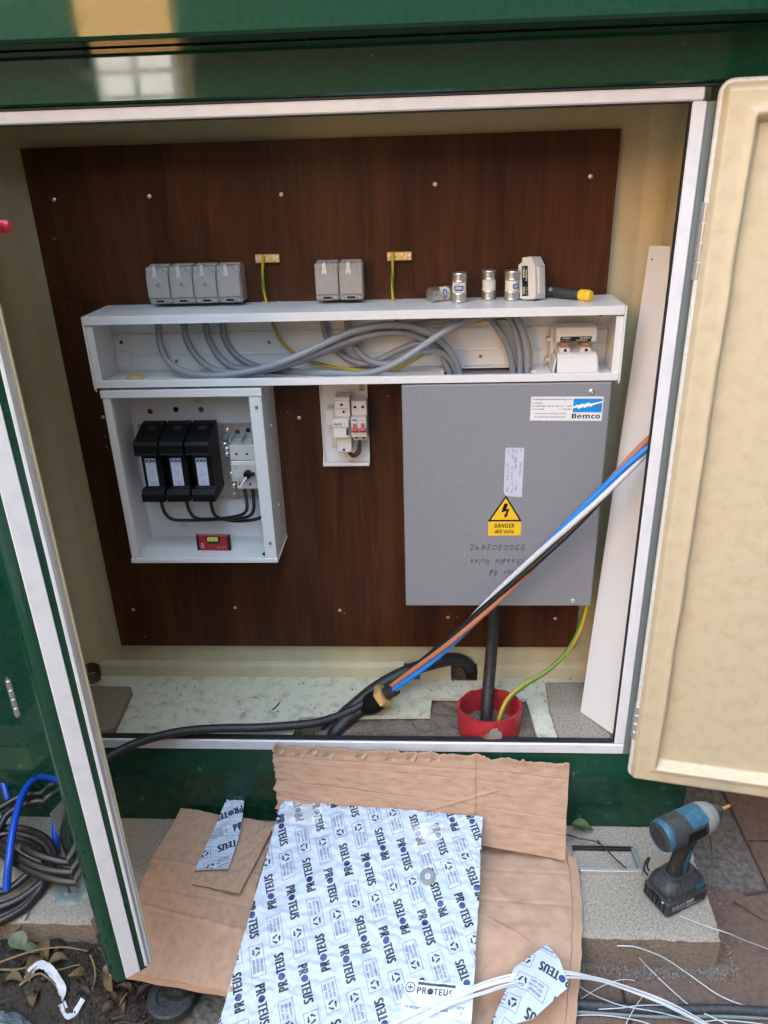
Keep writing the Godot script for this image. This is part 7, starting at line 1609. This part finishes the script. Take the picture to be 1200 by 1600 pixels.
	put_twig("upper pale twig running across the litter to the door", [-0.7192, -0.03, 0.4159, -0.6723, -0.025, 0.395, -0.623, -0.022, 0.3781, -0.5709, -0.025, 0.3685, -0.5175, -0.03, 0.3724], 0.0028, M.twig_pale)
	put_twig("second pale twig across the litter above the white tape", [-0.7199, -0.045, 0.4084, -0.6633, -0.045, 0.4083, -0.6319, -0.045, 0.4002, -0.5791, -0.045, 0.4073, -0.5417, -0.045, 0.3961, -0.5284, -0.045, 0.3943], 0.0024, M.twig_pale)
	put_twig("forked brown twig standing against the step's front left edge", [-0.7007, -0.03, 0.3411, -0.6794, -0.01, 0.3274, -0.6678, 0.008, 0.3155, -0.6611, 0.02, 0.3086], 0.0022, M.twig)
	put_twig("upright stalk bending beside the left door's lower corner", [-0.5107, -0.035, 0.3775, -0.4977, -0.045, 0.3934, -0.4899, -0.055, 0.4106, -0.4911, -0.07, 0.4286, -0.4927, -0.085, 0.4421], 0.0022, M.twig_pale)
	put_twig("dark twig lying on the paving below the door corner", [-0.464, -0.083, 0.4507, -0.4492, -0.083, 0.4353, -0.4268, -0.083, 0.4208, -0.3956, -0.083, 0.4101], 0.0026, M.twig)
	put_twig("thick dark rootlet running to the front below the cardboard", [-0.4317, -0.083, 0.4815, -0.4016, -0.083, 0.4714, -0.3816, -0.083, 0.4509, -0.365, -0.08, 0.4252, -0.3544, -0.078, 0.4052], 0.0036, M.twig)
	put_twig("thin dark rootlet forking at the bottom below the cardboard", [-0.4386, -0.084, 0.4991, -0.4097, -0.084, 0.4866, -0.3752, -0.084, 0.4894, -0.3521, -0.084, 0.4784, -0.3325, -0.084, 0.4555], 0.0024, M.twig)
	put_twig("brown stick lying under the torn white tape", [-0.6448, -0.055, 0.4362, -0.6189, -0.05, 0.4149, -0.5974, -0.05, 0.4157, -0.5591, -0.06, 0.4372], 0.0032, M.twig_pale)
	# torn white tape
	band("torn_tape", "crumpled strip of white printed tape twisting over the leaf litter", [-0.635, -0.06, 0.4213, -0.6255, -0.042, 0.4121, -0.6094, -0.032, 0.4057, -0.5891, -0.03, 0.4122, -0.5725, -0.038, 0.4218, -0.5578, -0.048, 0.4314, -0.5479, -0.06, 0.4438, -0.5459, -0.07, 0.4562], 0.016, 0.017, M.film, 0.5, "tape", 0.35)
	band("torn_tape", "short v-shaped end of white tape on the paving below the twisted strip", [-0.5445, -0.072, 0.4602, -0.5337, -0.078, 0.472, -0.5221, -0.08, 0.4809, -0.5126, -0.078, 0.4766, -0.5048, -0.07, 0.4656, -0.4991, -0.062, 0.4559], 0.015, 0.011, M.film, 0.2, "tape", 0.1)
	# clear bag
	g = Geo.new()
	var f2 := FastNoiseLite.new(); f2.seed = 9; f2.frequency = 28.0; f2.fractal_octaves = 3
	g.sheet(func(u: float, v: float) -> Vector3:
		var a := -u * TAU; var b := v * PI * 0.5
		var r: float = 1.0 + 0.16 * f2.get_noise_2d(cos(a) * 0.05 + v * 0.07, sin(a) * 0.05 - v * 0.05)
		return Vector3(-0.665 + cos(a) * sin(b) * 0.095 * r, -0.088 + cos(b) * 0.055 * r, 0.535 + sin(a) * sin(b) * 0.055 * r), 60, 24, 0.0)
	var bm := mat(Color(0.55, 0.60, 0.64, 0.55), 0.1); bm.transparency = BaseMaterial3D.TRANSPARENCY_ALPHA
	tag(obj("plastic_bag", g, bm), "crumpled clear plastic bag at the bottom left corner", "bag")
